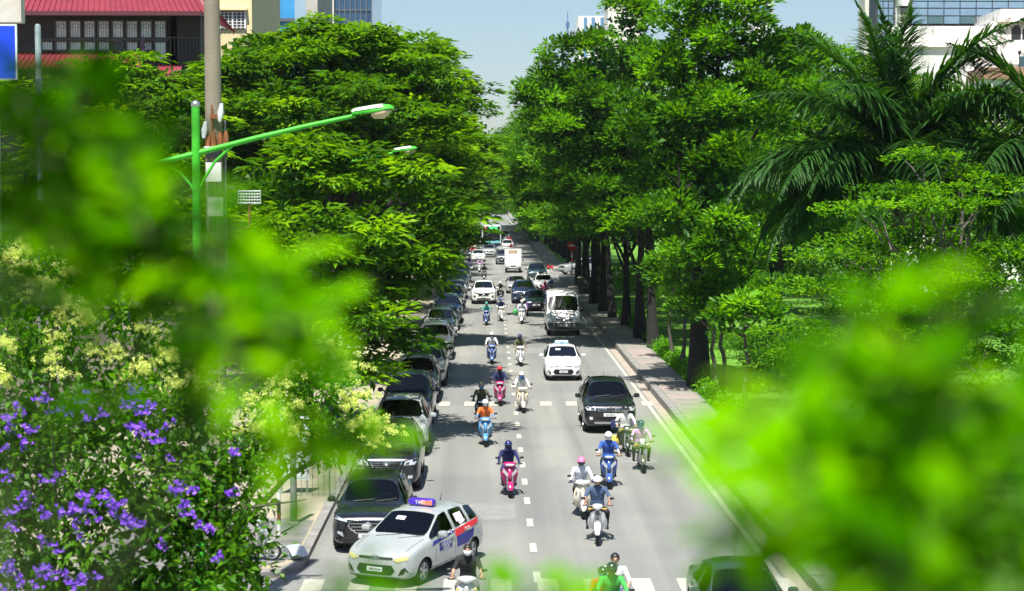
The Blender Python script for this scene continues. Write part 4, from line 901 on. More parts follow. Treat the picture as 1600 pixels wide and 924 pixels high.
# purple vine: a big shrub, trunk on the ground, foliage top at 3.5 - 6 m
VB = [pb(60, 690, 21, 120, 80), pb(180, 680, 20.5, 110, 70), pb(300, 710, 21, 100, 80), pb(60, 800, 20, 130, 90), pb(190, 800, 19.6, 130, 90), pb(310, 820, 20.4, 100, 90), pb(90, 910, 19.6, 150, 90), pb(240, 920, 19.6, 140, 90), pb(370, 880, 21, 50, 100), pb(360, 760, 21.4, 60, 60), pb(-60, 780, 20.5, 120, 150), pb(100, 1060, 20, 200, 150), pb(320, 1060, 20.5, 120, 150)]
vine = tree('purple_flower_shrub', (-4.4, 20.6, 0), VB, 72, 'vine', L_VINE, .16, 'shrub covered with purple flowers at lower left', dens=1.35, bark=BARKG)
vr = Vector(vine.location); vine['category'] = 'shrub'
fl = [(38,640),(10,650),(20,665),(45,672),(125,628),(105,648),(90,640),(135,610),(160,650),(145,655),(210,610),(195,640),(222,650),(205,628),(265,660),(218,708),(250,690),(232,680),(212,668),(370,707),(265,710),(8,696),(38,700),(10,742),(88,745),(80,752),(40,775),(30,785),(18,795),(62,795),(75,805),(95,800),(110,800),(120,795),(130,805),(140,798),(148,812),(165,780),(175,790),(180,800),(190,792),(196,808),(205,815),(215,825),(160,775),(140,780),(25,825),(115,830),(128,838),(70,848),(82,855),(75,900),(60,890),(20,890),(10,885),(70,885),(95,895),(110,900),(130,895),(155,905),(272,767),(290,790),(280,760),(300,770),(360,770),(255,850),(315,820),(325,825),(340,870),(30,905),(5,925),(50,920),(120,915),(64,622),(240,640),(300,800)]
for (px, py) in fl:
    # seat each cluster on the camera-facing side of the foliage
    yb = 20.0
    for b_ in VB:
        p = at(px, py, b_[1]); q = ((p.x - b_[0]) / b_[3])**2 + ((p.z - b_[2]) / b_[5])**2
        if q < 1: yb = min(yb, b_[1] - b_[4] * math.sqrt(1 - q) - .12)
    for k in range(2):
        o = link('flower_cluster', PC[int(rng.integers(4))], vine); p = at(px + rng.normal(0, 5), py + rng.normal(0, 4), yb + rng.normal(0, .12)); o.location = p - vr; o.rotation_euler = (0, 0, rng.uniform(-1, 1)); s = rng.uniform(.42, .85); o.scale = (s, s, s)

# tree with yellow-green blossom panicles
def panicle(seed):
    r = np.random.default_rng(seed); k = 9; cc = r.normal(0, 1, (k, 3)) * [.11, .11, .09] + np.array([0, 0, .14]); n = 30 * k; i = r.integers(0, k, n)
    c = cc[i] + norm(r.normal(0, 1, (n, 3))) * r.uniform(.01, .065, (n, 1)); d = norm(r.normal(0, 1, (n, 3)) + np.array([0, -.4, .6]))
    return leaf_mesh('flower_panicle', c, d, norm(r.normal(0, 1, (n, 3)) + np.array([0, -.5, .8])), r.uniform(.03, .05, n), .03, r.uniform(.2, 1, n), YELL)
PN = [panicle(s) for s in (1, 2, 3)]
def blossom_tree(base, blobs, seed, spots, label):
    t = tree('blossom_tree', base, blobs, seed, 'vine', L_SMALL, .15, label, dens=1.1, bark=BARKG); tv = Vector(base)
    for (px, py) in spots:
        yb = blobs[0][1]
        for b_ in blobs:
            p = at(px, py, b_[1]); q = ((p.x - b_[0]) / b_[3])**2 + ((p.z - b_[2]) / b_[5])**2
            if q < 1: yb = min(yb, b_[1] - b_[4] * math.sqrt(1 - q) - .1)
        for k in range(2):
            o = link('flower_panicle', PN[int(rng.integers(3))], t); o.location = at(px + rng.normal(0, 9), py + rng.normal(0, 7) + 6, yb + rng.normal(0, .1)) - tv
            o.rotation_euler = (rng.uniform(-.1, .5), rng.uniform(-.5, .5), rng.uniform(-.8, .8)); s = rng.uniform(.55, 1.0); o.scale = (s, s, s)
    return t
blossom_tree((-7.0, 27, .1), [pb(60, 470, 27, 110, 70), pb(160, 500, 26, 120, 80), pb(30, 580, 26, 100, 80), pb(140, 590, 26, 120, 80), pb(250, 570, 26.5, 90, 70), pb(280, 640, 26, 80, 60), pb(60, 400, 27.5, 90, 50), pb(-60, 520, 27, 100, 110)], 73,
    [(65,450),(100,470),(110,490),(125,500),(140,510),(70,455),(120,415),(140,410),(130,430),(20,540),(10,600),(25,610),(20,535),(85,570),(230,520),(245,570),(265,560),(280,570),(205,590),(235,590),(275,600),(290,610),(270,480),(15,420),(30,410),(40,400),(60,365),(110,370),(90,545),(150,540),(180,560)], 'tree with pale yellow blossom above the purple flowering shrub')
blossom_tree((-5.3, 30.4, .1), [pb(420, 620, 30, 60, 50), pb(480, 600, 30, 60, 55), pb(530, 640, 29.5, 45, 50), pb(440, 690, 30, 60, 45), pb(520, 710, 29.6, 50, 32), pb(400, 720, 30.5, 50, 50), pb(570, 680, 29.5, 28, 24), pb(470, 650, 30, 60, 50)], 74,
    [(520,550),(530,560),(535,570),(545,585),(525,580),(550,640),(560,655),(575,665),(590,670),(600,660),(610,655),(580,690),(595,685),(445,590),(460,580),(440,610),(430,670),(445,665),(455,680),(370,680),(385,670),(540,620),(555,630),(400,640),(480,570),(500,560),(420,600),(470,630)], 'lower tree with cream blossom sprays beside the parked black cars')

# out-of-focus leaves close to the camera, on shrubs that grow up past the footbridge
def near_leaves(name, base, regions, seed, label):
    r = np.random.default_rng(seed); P, D, U, L, W, T, TW = [], [], [], [], [], [], []
    for (px, py, sx, sy, n, y0, y1, t0) in regions:
        for i in range(max(1, n // 6)):      # sprigs: a twig with leaves along both sides
            Yv = r.uniform(y0, y1); c0 = np.array(at(px + r.normal(0, sx), py + r.normal(0, sy), Yv)); ax = norm(r.normal(0, 1, (1, 3)) * [1, .8, .7])[0]; st = t0 - .10 + r.normal(0, .30); TW.append((c0 - ax * .05, c0 + ax * .06))
            for k in range(8):
                sd = np.cross(ax, [0, -.4, 1.0]) * (1 if k % 2 else -1); P.append(c0 + ax * (k - 3.5) * .014); D.append(sd + ax * .55 + r.normal(0, .25, 3)); U.append(norm(r.normal(0, .35, (1, 3)) + np.array([[0, -.35, 1.0]]))[0])
                L.append(r.uniform(.034, .055)); W.append(r.uniform(.017, .026)); T.append(st + r.normal(0, .15))
    P = np.array(P); T = list(np.array(T) - .06); b = Vector(base); root = empty(name, b); cen = P.mean(0)
    link('foliage', leaf_mesh('foliage', P - np.array(b), np.array(D), np.array(U), np.array(L), np.array(W), np.array(T), L_NEAR, bend=.15), root)['kind'] = 'stuff'
    m = MB(); c = Vector(cen) - b; top = Vector((c.x * .75, c.y, min(P[:, 2]) - b.z - .25))
    m.tube([(0, 0, -.02), (top.x * .3, top.y * .3, top.z * .5), top], [.05, .035, .012], 8)
    for i in r.choice(len(P), 14, replace=False):
        e = Vector(P[i]) - b; m.tube([top, top.lerp(e, .5) + Vector((0, 0, .02)), e], [.003, .002, .001], 5)
    m.build('stem', pmat('green_stem', (.05, .10, .01), .7), root)
    tw = MB()
    for a_, b_ in TW: tw.tube([Vector(a_) - b, Vector(b_) - b], [.0016, .0006], 4)
    tw.build('twigs', BRANCH, root)['kind'] = 'stuff'
    tag(root, label, 'shrub')
near_leaves('near_leafy_shrub', (-.9, 1.75, 0), [(120, 345, 50, 45, 50, 1.3, 1.9, .35), (270, 440, 50, 45, 40, 1.3, 1.8, .5), (45, 190, 65, 55, 110, 1.5, 2.2, .10), (120, 255, 60, 50, 73, 1.5, 2.2, .16), (60, 320, 80, 50, 54, 1.5, 2.2, .10), (175, 345, 42, 48, 64, 1.4, 2.0, .34), (290, 455, 45, 36, 48, 1.4, 2.0, .34), (375, 460, 40, 36, 54, 1.3, 1.8, .85), (395, 505, 45, 50, 48, 1.3, 1.8, .8), (330, 520, 60, 50, 22, 1.4, 1.9, .5), (465, 565, 30, 45, 22, 1.3, 1.7, .8), (495, 700, 24, 45, 19, 1.3, 1.7, .8), (200, 470, 60, 40, 11, 1.4, 1.9, .5), (0, 420, 40, 50, 19, 1.5, 2.0, .12), (180, 700, 20, 30, 4, 1.4, 1.8, .4), (420, 860, 60, 40, 9, 1.4, 1.8, .3), (100, 150, 60, 25, 16, 1.6, 2.2, .15)], 81,
    'out-of-focus bright green leaves close to the camera on the left')
near_leaves('near_leafy_shrub', (.75, 1.6, 0), [(1200, 690, 50, 50, 38, 1.00, 1.40, 0.95), (1300, 640, 60, 50, 38, 1.00, 1.40, 0.95), (1390, 560, 50, 40, 28, 1.10, 1.50, 0.92), (1480, 560, 55, 50, 28, 1.10, 1.60, 0.56), (1570, 600, 40, 70, 30, 1.10, 1.60, 0.57), (1190, 740, 35, 40, 19, 1.00, 1.30, 0.95), (1290, 790, 45, 50, 43, 1.00, 1.40, 0.82), (1350, 780, 70, 60, 64, 1.00, 1.50, 0.72), (1470, 750, 70, 70, 64, 1.00, 1.50, 0.67), (1560, 820, 50, 70, 45, 1.10, 1.50, 0.67), (1370, 900, 55, 40, 48, 1.00, 1.40, 0.72), (1440, 900, 70, 40, 45, 1.00, 1.40, 0.62), (1430, 470, 30, 20, 7, 1.20, 1.50, 0.72)], 82,
    'out-of-focus bright green leaves close to the camera on the right')
near_leaves('near_leafy_shrub', (.1, 1.5, 0), [(885, 962, 14, 8, 10, 1.3, 1.5, .9), (690, 985, 60, 8, 18, 1.3, 1.6, .8), (800, 985, 30, 6, 10, 1.3, 1.6, .85), (560, 960, 50, 8, 12, 1.3, 1.6, .6)], 83,
    'small blurred leaf tips along the bottom edge close to the camera')
# ------------------------------------------------------------------ cars
def text_mesh(txt, size, depth=0.004):
    cu = bpy.data.curves.new('txt', 'FONT'); cu.body = txt; cu.size = size; cu.extrude = depth; cu.align_x = 'CENTER'; cu.align_y = 'CENTER'
    o = bpy.data.objects.new('txt', cu); C.objects.link(o); me = evaluated(o); bpy.data.objects.remove(o); bpy.data.curves.remove(cu); return me

def car_shell(st, tags, wheels, rw, W, crease_belt=0.35):
    """st: stations (y, zb, w, zbelt, wbelt, ztop, wtop, zc); tags: windscreen (i,j), rear (i,j), side regions [(i,j)...]"""
    bm = bmesh.new(); V = []; vl = bm.verts.layers.float.new('crease_vert'); cl = bm.edges.layers.float.new('crease_edge')
    for s in st:
        y, zb, w_, zl, wl, zt_, wt, zc = s
        h = [(0, zb), (w_*.86, zb), (w_*.985, zb + .16*(zl-zb)), (w_, zb + .58*(zl-zb)), (wl, zl), (wt, zt_), (wt*.55, zt_ + (zc-zt_)*.75), (0, zc)]
        row = []
        for k, (x, z) in enumerate(h):
            if k in (0, 7): v = bm.verts.new((x, y, z)); row.append((v, v))
            else: row.append((bm.verts.new((x, y, z)), bm.verts.new((-x, y, z))))
        V.append(row)
    fm = {}
    for i in range(len(st) - 1):
        for k in range(7):
            for sd in (0, 1):
                f = bm.faces.new((V[i][k][sd], V[i][k+1][sd], V[i+1][k+1][sd], V[i+1][k][sd])); fm[(i, k, sd)] = f
    for i, dy in ((0, -.03), (len(st)-1, .03)):
        cc = [V[i][0][0]] + [bm.verts.new((0, st[i][0] + dy, V[i][k][0].co.z)) for k in range(1, 7)] + [V[i][7][0]]
        for k in range(7):
            for sd in (0, 1):
                vs = [V[i][k][sd], V[i][k+1][sd], cc[k+1], cc[k]]; u = []
                for v in vs:
                    if v not in u: u.append(v)
                bm.faces.new(u)
    bmesh.ops.recalc_face_normals(bm, faces=bm.faces)
    def region(fs, mi, th):
        fs = list(fs); bmesh.ops.inset_region(bm, faces=fs, thickness=th, depth=-.004, use_even_offset=True)
        for f in fs: f.material_index = mi
    a, b = tags['ws']; region([fm[(i, k, sd)] for i in range(a, b) for k in (5, 6) for sd in (0, 1)], 1, .03)
    if tags.get('rw'):
        a, b = tags['rw']; region([fm[(i, k, sd)] for i in range(a, b) for k in (5, 6) for sd in (0, 1)], 2, .06)
    for (a, b) in tags['side']:
        for sd in (0, 1): region([fm[(i, 4, sd)] for i in range(a, b)], 3 + sd, .022)
    for e in bm.edges:
        if len({f.material_index for f in e.link_faces}) > 1: e[cl] = 1.0
    for v in bm.verts:
        if len({f.material_index for f in v.link_faces}) > 1: v[vl] = .8
    for i in (1, 5, 6, 11):
        for k in (4, 5, 6):
            for sd in (0, 1):
                e = bm.edges.get((V[i][k][sd], V[i][k+1][sd])) if k < 7 else None
                if e: e[cl] = max(e[cl], .35)
    for i in range(len(st) - 1):
        for k, cval in ((4, crease_belt), (1, .3), (5, .45), (3, .25)):
            for sd in (0, 1):
                e = bm.edges.get((V[i][k][sd], V[i+1][k][sd]))
                if e: e[cl] = max(e[cl], cval)
    me = bpy.data.meshes.new('shell'); bm.to_mesh(me); bm.free()
    o = bpy.data.objects.new('shell', me); C.objects.link(o)
    for i in range(6): me.materials.append(BLACK)
    m = o.modifiers.new('s', 'SUBSURF'); m.levels = 2; m.render_levels = 2
    cut = MB()
    for y in wheels:
        for sd in (-1, 1): cut.lathe_x([(sd*(W-.27), .01), (sd*(W-.27), rw*1.13), (sd*(W+.15), rw*1.16), (sd*(W+.15), .01)], 24, (0, y, rw*1.02))
    cut.m = [5] * len(cut.f); co = cut.build('cut', BLACK, None, smooth=False)
    for i in range(5): co.data.materials.append(BLACK)
    m = o.modifiers.new('b', 'BOOLEAN'); m.object = co; m.operation = 'DIFFERENCE'; m.solver = 'EXACT'
    ev = evaluated(o); drop(o); drop(co)
    parts = {}
    bvh = BVHTree.FromPolygons([v.co[:] for v in ev.vertices], [p.vertices[:] for p in ev.polygons])
    for key, mis in (('body', (0, 5)), ('windscreen', (1,)), ('rear_window', (2,)), ('side_window', (3,)), ('side_window_r', (4,))):
        ids = {}; vs = []; fs = []; ms = []
        for p in ev.polygons:
            if p.material_index in mis:
                f = []
                for vi in p.vertices:
                    if vi not in ids: ids[vi] = len(vs); vs.append(ev.vertices[vi].co[:])
                    f.append(ids[vi])
                fs.append(f); ms.append(1 if p.material_index == 5 else 0)
        if not fs: continue
        me = bpy.data.meshes.new(key); me.from_pydata(vs, [], fs); me.polygons.foreach_set('material_index', ms)
        bm2 = bmesh.new(); bm2.from_mesh(me)
        for f in bm2.faces: f.smooth = True
        for e in bm2.edges:
            if len(e.link_faces) == 2 and e.calc_face_angle(0) > R(38): e.smooth = False
        bm2.to_mesh(me); bm2.free(); parts[key] = me
    bpy.data.meshes.remove(ev)
    return parts, bvh

def patch(bvh, poly, side='front', off=.008, step=.07):
    """a raised panel following the shell: poly is (u, v) seen from the front (x, z), the side (y, z) or the top (x, y)"""
    bm = bmesh.new(); bm.faces.new([bm.verts.new((u, v, 0)) for u, v in poly])
    us = [p[0] for p in poly]; vs_ = [p[1] for p in poly]
    for lo_, hi_, nx in ((min(us), max(us), (1, 0, 0)), (min(vs_), max(vs_), (0, 1, 0))):
        n = max(1, int((hi_ - lo_) / step))
        for i in range(1, n):
            c = lo_ + (hi_ - lo_) * i / n
            bmesh.ops.bisect_plane(bm, geom=bm.verts[:] + bm.edges[:] + bm.faces[:], plane_co=(c*nx[0], c*nx[1], 0), plane_no=nx)
    dirs = {'front': Vector((0, 1, 0)), 'left': Vector((-1, 0, 0)), 'right': Vector((1, 0, 0)), 'top': Vector((0, 0, -1)), 'rear': Vector((0, -1, 0))}
    d = dirs[side]; out = []
    bm.verts.index_update()
    for v in bm.verts:
        u, w_ = v.co.x, v.co.y
        p = {'front': Vector((u, -3, w_)), 'rear': Vector((u, 12, w_)), 'left': Vector((3, u, w_)), 'right': Vector((-3, u, w_)), 'top': Vector((u, w_, 5))}[side]
        hit = bvh.ray_cast(p, d)[0]
        if hit is None:
            g = p.copy(); q = bvh.find_nearest(p + d * 3)[0]; hit = g; hit = Vector(q)
        out.append(hit)
    n = len(out); V = [h - d*off for h in out] + [h + d*.012 for h in out]; F = [tuple(v.index for v in f.verts) for f in bm.faces]
    F += [(e.verts[0].index, e.verts[1].index, n + e.verts[1].index, n + e.verts[0].index) for e in bm.edges if len(e.link_faces) == 1]
    bm.free(); b = MB(); b.add(V, F); return b
def mir(poly): return [(-u, v) for u, v in reversed(poly)]
def rect(u0, u1, v0, v1, c=.0):
    if c <= 0: return [(u0, v0), (u1, v0), (u1, v1), (u0, v1)]
    return [(u0+c, v0), (u1-c, v0), (u1, v0+c), (u1, v1-c), (u1-c, v1), (u0+c, v1), (u0, v1-c), (u0, v0+c)]

def wheel_parts(rw, wd):
    t = MB(); pr = [(-wd/2, rw*.68), (-wd/2, rw*.93), (-wd*.36, rw), (wd*.36, rw), (wd/2, rw*.93), (wd/2, rw*.68), (-wd/2, rw*.68)]
    t.rings([[(x, r_*math.cos(2*math.pi*k/24), r_*math.sin(2*math.pi*k/24)) for k in range(24)] for x, r_ in pr], cap=False)
    r = MB(); r.lathe_x([(wd*.1, .01), (wd*.1, rw*.66), (wd*.46, rw*.69), (wd*.44, rw*.62), (wd*.22, rw*.6), (wd*.22, .02)], 20)
    for k in range(5):
        a = 2*math.pi*k/5; c, s_ = math.cos(a), math.sin(a); q = []
        for (x, rr, hw) in ((wd*.22, rw*.1, rw*.13), (wd*.42, rw*.16, rw*.11), (wd*.42, rw*.62, rw*.09), (wd*.22, rw*.62, rw*.09)):
            for sg in (-1, 1): q.append((x, rr*c - sg*hw*s_, rr*s_ + sg*hw*c))
        r.add(q, [(0,1,3,2),(2,3,5,4),(4,5,7,6),(0,2,4,6),(1,7,5,3)])
    r.lathe_x([(wd*.2, .01), (wd*.45, .02), (wd*.45, rw*.14), (wd*.2, rw*.17)], 12)
    return t.mesh('tyre'), r.mesh('rim')
TY, RM = wheel_parts(1.0, .62)
for me, m in ((TY, RUBBER), (RM, ALLOY)): me.materials.append(m)
PAINT0 = paint('base', (.5, .5, .5)); GRILLE = pmat('grille_black', (.008, .008, .009), .4)

def add_patch(root, bvh, poly, name, mat, side='front', off=.008, both=False, step=.07, parent=None):
    r = []
    for pl in ([poly, mir(poly)] if both else [poly]): r.append(patch(bvh, pl, side, off, step).build(name, mat, parent or root, angle=30))
    return r

def make_car(kind):
    """prototype of one car type; front at y = 0, pointing to -y; returns the root with all parts"""
    root = empty('car'); S = SPEC[kind]; parts, bvh = car_shell(S['st'], S['tags'], S['wheels'], S['rw'], S['W'])
    L = S['st'][-1][0]; W = S['W']; rw = S['rw']
    parts['body'].materials.append(PAINT0); parts['body'].materials.append(BLACK); link('body', parts['body'], root)
    gl = CARGLASSB if kind == 'van' else CARGLASS
    # cabin: dashboard, steering wheel, seats, headrests, rear bench
    yc, zc = S['cowl']; zf = S['st'][3][1] + .14; hw = W * .72
    cab = MB().loft([(yc + .22, 0, zc - .12, hw, .10), (yc + .34, 0, zc - .10, hw, .13), (yc + .58, 0, zc - .16, hw, .14)], 14, 'y', 4).build('dashboard', TRIM, root)
    MB().box((0, yc + 1.7, zf), (hw * 2, 2.6, .05)).build('cabin_floor', TRIM, root, smooth=False)
    sw = MB(); sy, sz = yc + .72, zc - .06; sw.tube([(hw*.5 + .18*math.cos(t), sy + .07*math.sin(t), sz + .165*math.sin(t)) for t in [2*math.pi*k/18 for k in range(19)]], .014, 6); sw.tube([(hw*.5, sy - .25, sz - .12), (hw*.5, sy, sz)], .03, 6); sw.build('steering_wheel', BLACK, root)
    for sx in (-1, 1):
        x = sx * hw * .5; b = MB(); b.loft([(zf + .1, x, yc + 1.15, .24, .26), (zf + .26, x, yc + 1.15, .25, .27)], 12, 'z', 5); b.loft([(zf + .26, x, yc + 1.40, .24, .09), (zf + .6, x, yc + 1.48, .24, .08), (zf + .82, x, yc + 1.56, .19, .06)], 12, 'z', 4); se = b.build('seat', SEATC, root)
        MB().loft([(zf + .86, x, yc + 1.57, .12, .05), (zf + .96, x, yc + 1.58, .13, .06), (zf + 1.04, x, yc + 1.59, .10, .04)], 10, 'z', 3).build('headrest', SEATC, se)
    b = MB(); b.loft([(zf + .1, 0, yc + 2.1, hw, .26), (zf + .28, 0, yc + 2.1, hw, .27)], 12, 'z', 6); b.loft([(zf + .28, 0, yc + 2.36, hw, .09), (zf + .85, 0, yc + 2.5, hw * .9, .07)], 12, 'z', 5); b.build('rear_bench', SEATC, root)
    for k, nm in (('windscreen', 'windscreen'), ('rear_window', 'rear_window'), ('side_window', 'side_window'), ('side_window_r', 'side_window')):
        if k in parts: parts[k].materials.append(gl); link(nm, parts[k], root)
    for wy in S['wheels']:
        for sd in (-1, 1):
            we = empty('wheel'); we.parent = root; we.location = (sd*(W - .145), wy, rw); we.scale = (rw*sd, rw, rw)
            link('tyre', TY, we); link('rim', RM, we)
    def A(*a, **k): return add_patch(root, bvh, *a, **k)
    S['front'](A, root, bvh)
    # door seams, handles, sills on both sides
    zb, zl = S['belt']
    for sd in ('left', 'right'):
        for yy in S['doors']: A(rect(yy - .006, yy + .006, zb, zl - .02), 'door_seam', BLACK, side=sd, off=.002, step=.12)
        for yy in S['doors'][1:]: A(rect(yy - .24, yy - .06, zl - .13, zl - .095), 'door_handle', PAINT0 if kind != 'van' else BLACK, side=sd, off=.022)
        A(rect(S['wheels'][0] + rw*1.2, S['wheels'][1] - rw*1.2, S['st'][3][1] + .03, S['st'][3][1] + .12), 'sill', BLACK, side=sd, off=.006, step=.3)
    # mirrors
    my, mz, mx = S['mirror']
    for sd in (-1, 1):
        b = MB(); b.loft([(my - .07, sd*(mx + .13), mz + .07, .05, .045), (my - .05, sd*(mx + .13), mz + .07, .10, .075), (my + .02, sd*(mx + .13), mz + .07, .105, .08), (my + .05, sd*(mx + .13), mz + .07, .09, .065)], 12, 'y', 3)
        mo = b.build('mirror', PAINT0 if kind != 'van' else BLACK, root); MB().tube([(sd*(mx - .05), my + .02, mz), (sd*(mx + .06), my, mz + .05)], [.035, .025], 6).build('mirror_arm', BLACK, mo)
        MB().box((sd*(mx + .13), my + .054, mz + .07), (.16, .008, .11)).build('mirror_glass', CHROME, mo, smooth=False)
    # wipers
    yc = S['cowl'][0]; zc = S['cowl'][1]
    for sx in (-1, 1): A([(sx*W*.70, .12), (sx*W*.715, .12), (sx*W*.80, yc - .06), (sx*W*.785, yc - .06)] if sx > 0 else [(sx*W*.80, yc - .06), (sx*W*.715, .12), (sx*W*.70, .12), (sx*W*.785, yc - .06)], 'bonnet_seam', BLACK, side='top', off=.0015, step=.12)
    for x0, x1 in ((-.45, .08), (.12, .62)):
        h = []
        for t in (0, .5, 1):
            p = bvh.ray_cast(Vector((x0 + (x1-x0)*t, -3, zc + .03 + .05*t)), Vector((0, 1, 0)))[0]
            h.append((p or Vector((x0, yc, zc))) + Vector((0, -.018, .006)))
        MB().tube(h, .009, 5).build('wiper', BLACK, root)
    # rear lights, plate
    zt = S['st'][-2][3]
    A([(W*.62, zt - .28), (W*.88, zt - .28), (W*.9, zt - .02), (W*.66, zt - .04)], 'tail_light', REDL, side='rear', both=True)
    if S.get('rails'):
        y0, y1, xr = S['rails']
        for sd in (-1, 1):
            pts = []
            for i in range(6):
                yy = y0 + (y1-y0)*i/5; p = bvh.ray_cast(Vector((sd*xr, yy, 5)), Vector((0, 0, -1)))[0]; pts.append(p + Vector((0, 0, .012 if i in (0, 5) else .06)))
            MB().tube(pts, .018, 6).build('roof_rail', S.get('railmat', BLACK), root)
    p = bvh.ray_cast(Vector((0, L - S.get('ant', .8), 5)), Vector((0, 0, -1)))[0]
    MB().tube([p, p + Vector((0, .10, .16))], [.012, .004], 5).build('aerial', BLACK, root)
    root['bvh'] = 0; BV[kind] = bvh
    return root
BV = {}
def plate(root, bvh, z, txt, w_=.47, h=.11, y_off=.02):
    p = bvh.ray_cast(Vector((0.0, -3, z)), Vector((0, 1, 0)))[0]; y = p.y - y_off
    o = MB().box((0, y, z), (w_, .012, h)).build('number_plate', PLATE, root, smooth=False)
    t = text_mesh(txt, h*.72); q = link('plate_text', t, o, DARKTXT); q.location = (0, y - .008, z); q.rotation_euler = (R(90), 0, 0); q.scale = (.86, 1, 1); return o
def ring_emblem(root, bvh, z, s=1.0, mat=None):
    p = bvh.ray_cast(Vector((0, -3, z)), Vector((0, 1, 0)))[0]; y = p.y - .03; b = MB()
    b.tube([(.075*s*math.cos(t), y, z + .042*s*math.sin(t)) for t in [2*math.pi*k/20 for k in range(21)]], .009*s, 6)
    for sx in (-1, 1): b.tube([(sx*.026*s - .012*s, y, z - .034*s), (sx*.026*s + .012*s, y, z + .034*s)], .009*s, 5)
    b.tube([(-.026*s, y, z - .004*s), (.026*s, y, z + .004*s)], .008*s, 5); return b.build('emblem', mat or CHROME, root)
def diamond_emblem(root, bvh, z, s=1.0):
    p = bvh.ray_cast(Vector((0, -3, z)), Vector((0, 1, 0)))[0]; y = p.y - .02
    for a in (90, 210, 330):
        c, n = math.cos(R(a)), math.sin(R(a)); b = MB(); q = []
        for (r, t) in ((0, 0), (.07*s, 30), (.12*s, 0), (.07*s, -30)): q.append((r*math.cos(R(a + t)), y, z + r*math.sin(R(a + t))))
        b.add(q + [(x, yy + .02, zz_) for x, yy, zz_ in q], [(0,1,2,3),(0,4,5,1),(1,5,6,2),(2,6,7,3),(3,7,4,0)]); b.build('emblem_diamond', CHROME, root, smooth=False)

def front_hatch(A, root, bvh):
    A([(.40, .655), (.52, .61), (.70, .66), (.735, .76), (.62, .74), (.47, .69)], 'headlight', LENS, both=True, off=.012)
    A(rect(-.40, .40, .655, .705, .02), 'upper_grille', GRILLE)
    A([(-.36, .30), (.36, .30), (.45, .40), (.38, .53), (-.38, .53), (-.45, .40)], 'grille', GRILLE)
    for i in range(4): A(rect(-.38, .38, .325 + i*.05, .335 + i*.05), 'grille_slat', BLACK, off=.018)
    A([(.52, .30), (.72, .38), (.66, .50), (.58, .44)], 'fog_pocket', GRILLE, both=True)
    A(rect(-.66, .66, .205, .25, .02), 'bumper_lip', BLACK, off=.02)
    A([(-.5, .27), (.5, .27), (.46, .295), (-.46, .295)], 'chin_trim', ALLOY, off=.014)
    ring_emblem(root, bvh, .70, 1.0); plate(root, bvh, .43, '30E-572.44', .36, .10)
def front_suv(A, root, bvh):
    A([(.48, .78), (.78, .80), (.86, .93), (.82, .97), (.52, .90)], 'headlight', LENS, both=True, off=.012)
    A([(.52, .80), (.62, .81), (.64, .89), (.55, .87)], 'headlight_bulb', LENSD, both=True, off=.018)
    A([(-.38, .72), (.38, .72), (.46, .93), (-.46, .93)], 'grille', CHROME, off=.010); A([(-.35, .745), (.35, .745), (.42, .905), (-.42, .905)], 'grille_mesh', GRILLE, off=.016)
    for i in range(2): A(rect(-.38, .38, .785 + i*.055, .805 + i*.055), 'grille_slat', CHROME, off=.026)
    A(rect(-.52, .52, .34, .46, .04), 'lower_intake', GRILLE); A(rect(-.7, .7, .26, .32, .02), 'skid_strip', BLACK, off=.012)
    A([(.58, .40), (.72, .42), (.72, .50), (.60, .50)], 'fog_light', LENS, both=True)
    ring_emblem(root, bvh, .825, 1.0); plate(root, bvh, .58, '29A-386.15')
def front_hex(A, root, bvh):
    A([(.50, .86), (.82, .93), (.87, .98), (.80, .99), (.52, .92)], 'headlight', LENS, both=True, off=.012)
    A([(-.30, .56), (.30, .56), (.50, .74), (.44, .92), (-.44, .92), (-.50, .74)], 'grille', CHROME, off=.008); A([(-.28, .58), (.28, .58), (.47, .74), (.42, .90), (-.42, .90), (-.47, .74)], 'grille_mesh', GRILLE, off=.014)
    for i in range(3): A(rect(-.42, .42, .64 + i*.085, .66 + i*.085), 'grille_slat', ALLOY, off=.022)
    A(rect(-.6, .6, .30, .40, .03), 'lower_intake', GRILLE); A([(.60, .46), (.76, .56), (.74, .62), (.62, .58)], 'fog_light', LENS, both=True)
    A(rect(-.7, .7, .24, .285, .02), 'skid_strip', ALLOY, off=.012)
    ring_emblem(root, bvh, .80, 1.25); plate(root, bvh, .50, '30F-118.27')
def front_offroad(A, root, bvh):
    A([(.50, .83), (.80, .82), (.86, .93), (.80, .96), (.50, .93)], 'headlight', LENS, both=True, off=.014)
    A([(.55, .85), (.66, .85), (.66, .92), (.55, .92)], 'headlight_bulb', LENSD, both=True, off=.02)
    A([(.12, .80), (.40, .79), (.44, .86), (.40, .93), (.16, .91)], 'grille_rim', CHROME, both=True, off=.010); A([(.15, .815), (.385, .805), (.415, .86), (.385, .912), (.18, .893)], 'grille', GRILLE, both=True, off=.018)
    for i in range(2): A(rect(.17, .40, .838 + i*.032, .848 + i*.032), 'grille_slat', CHROME, off=.026, both=True)
    diamond_emblem(root, bvh, .86, 1.0)
    A(rect(-.46, .46, .50, .60, .03), 'lower_intake', GRILLE); A(rect(-.55, .55, .36, .43, .02), 'skid_plate', ALLOY, off=.022)
    A([(.60, .50), (.70, .50), (.72, .60), (.60, .60)], 'fog_light', LENS, both=True); plate(root, bvh, .68, '30A-096.72')
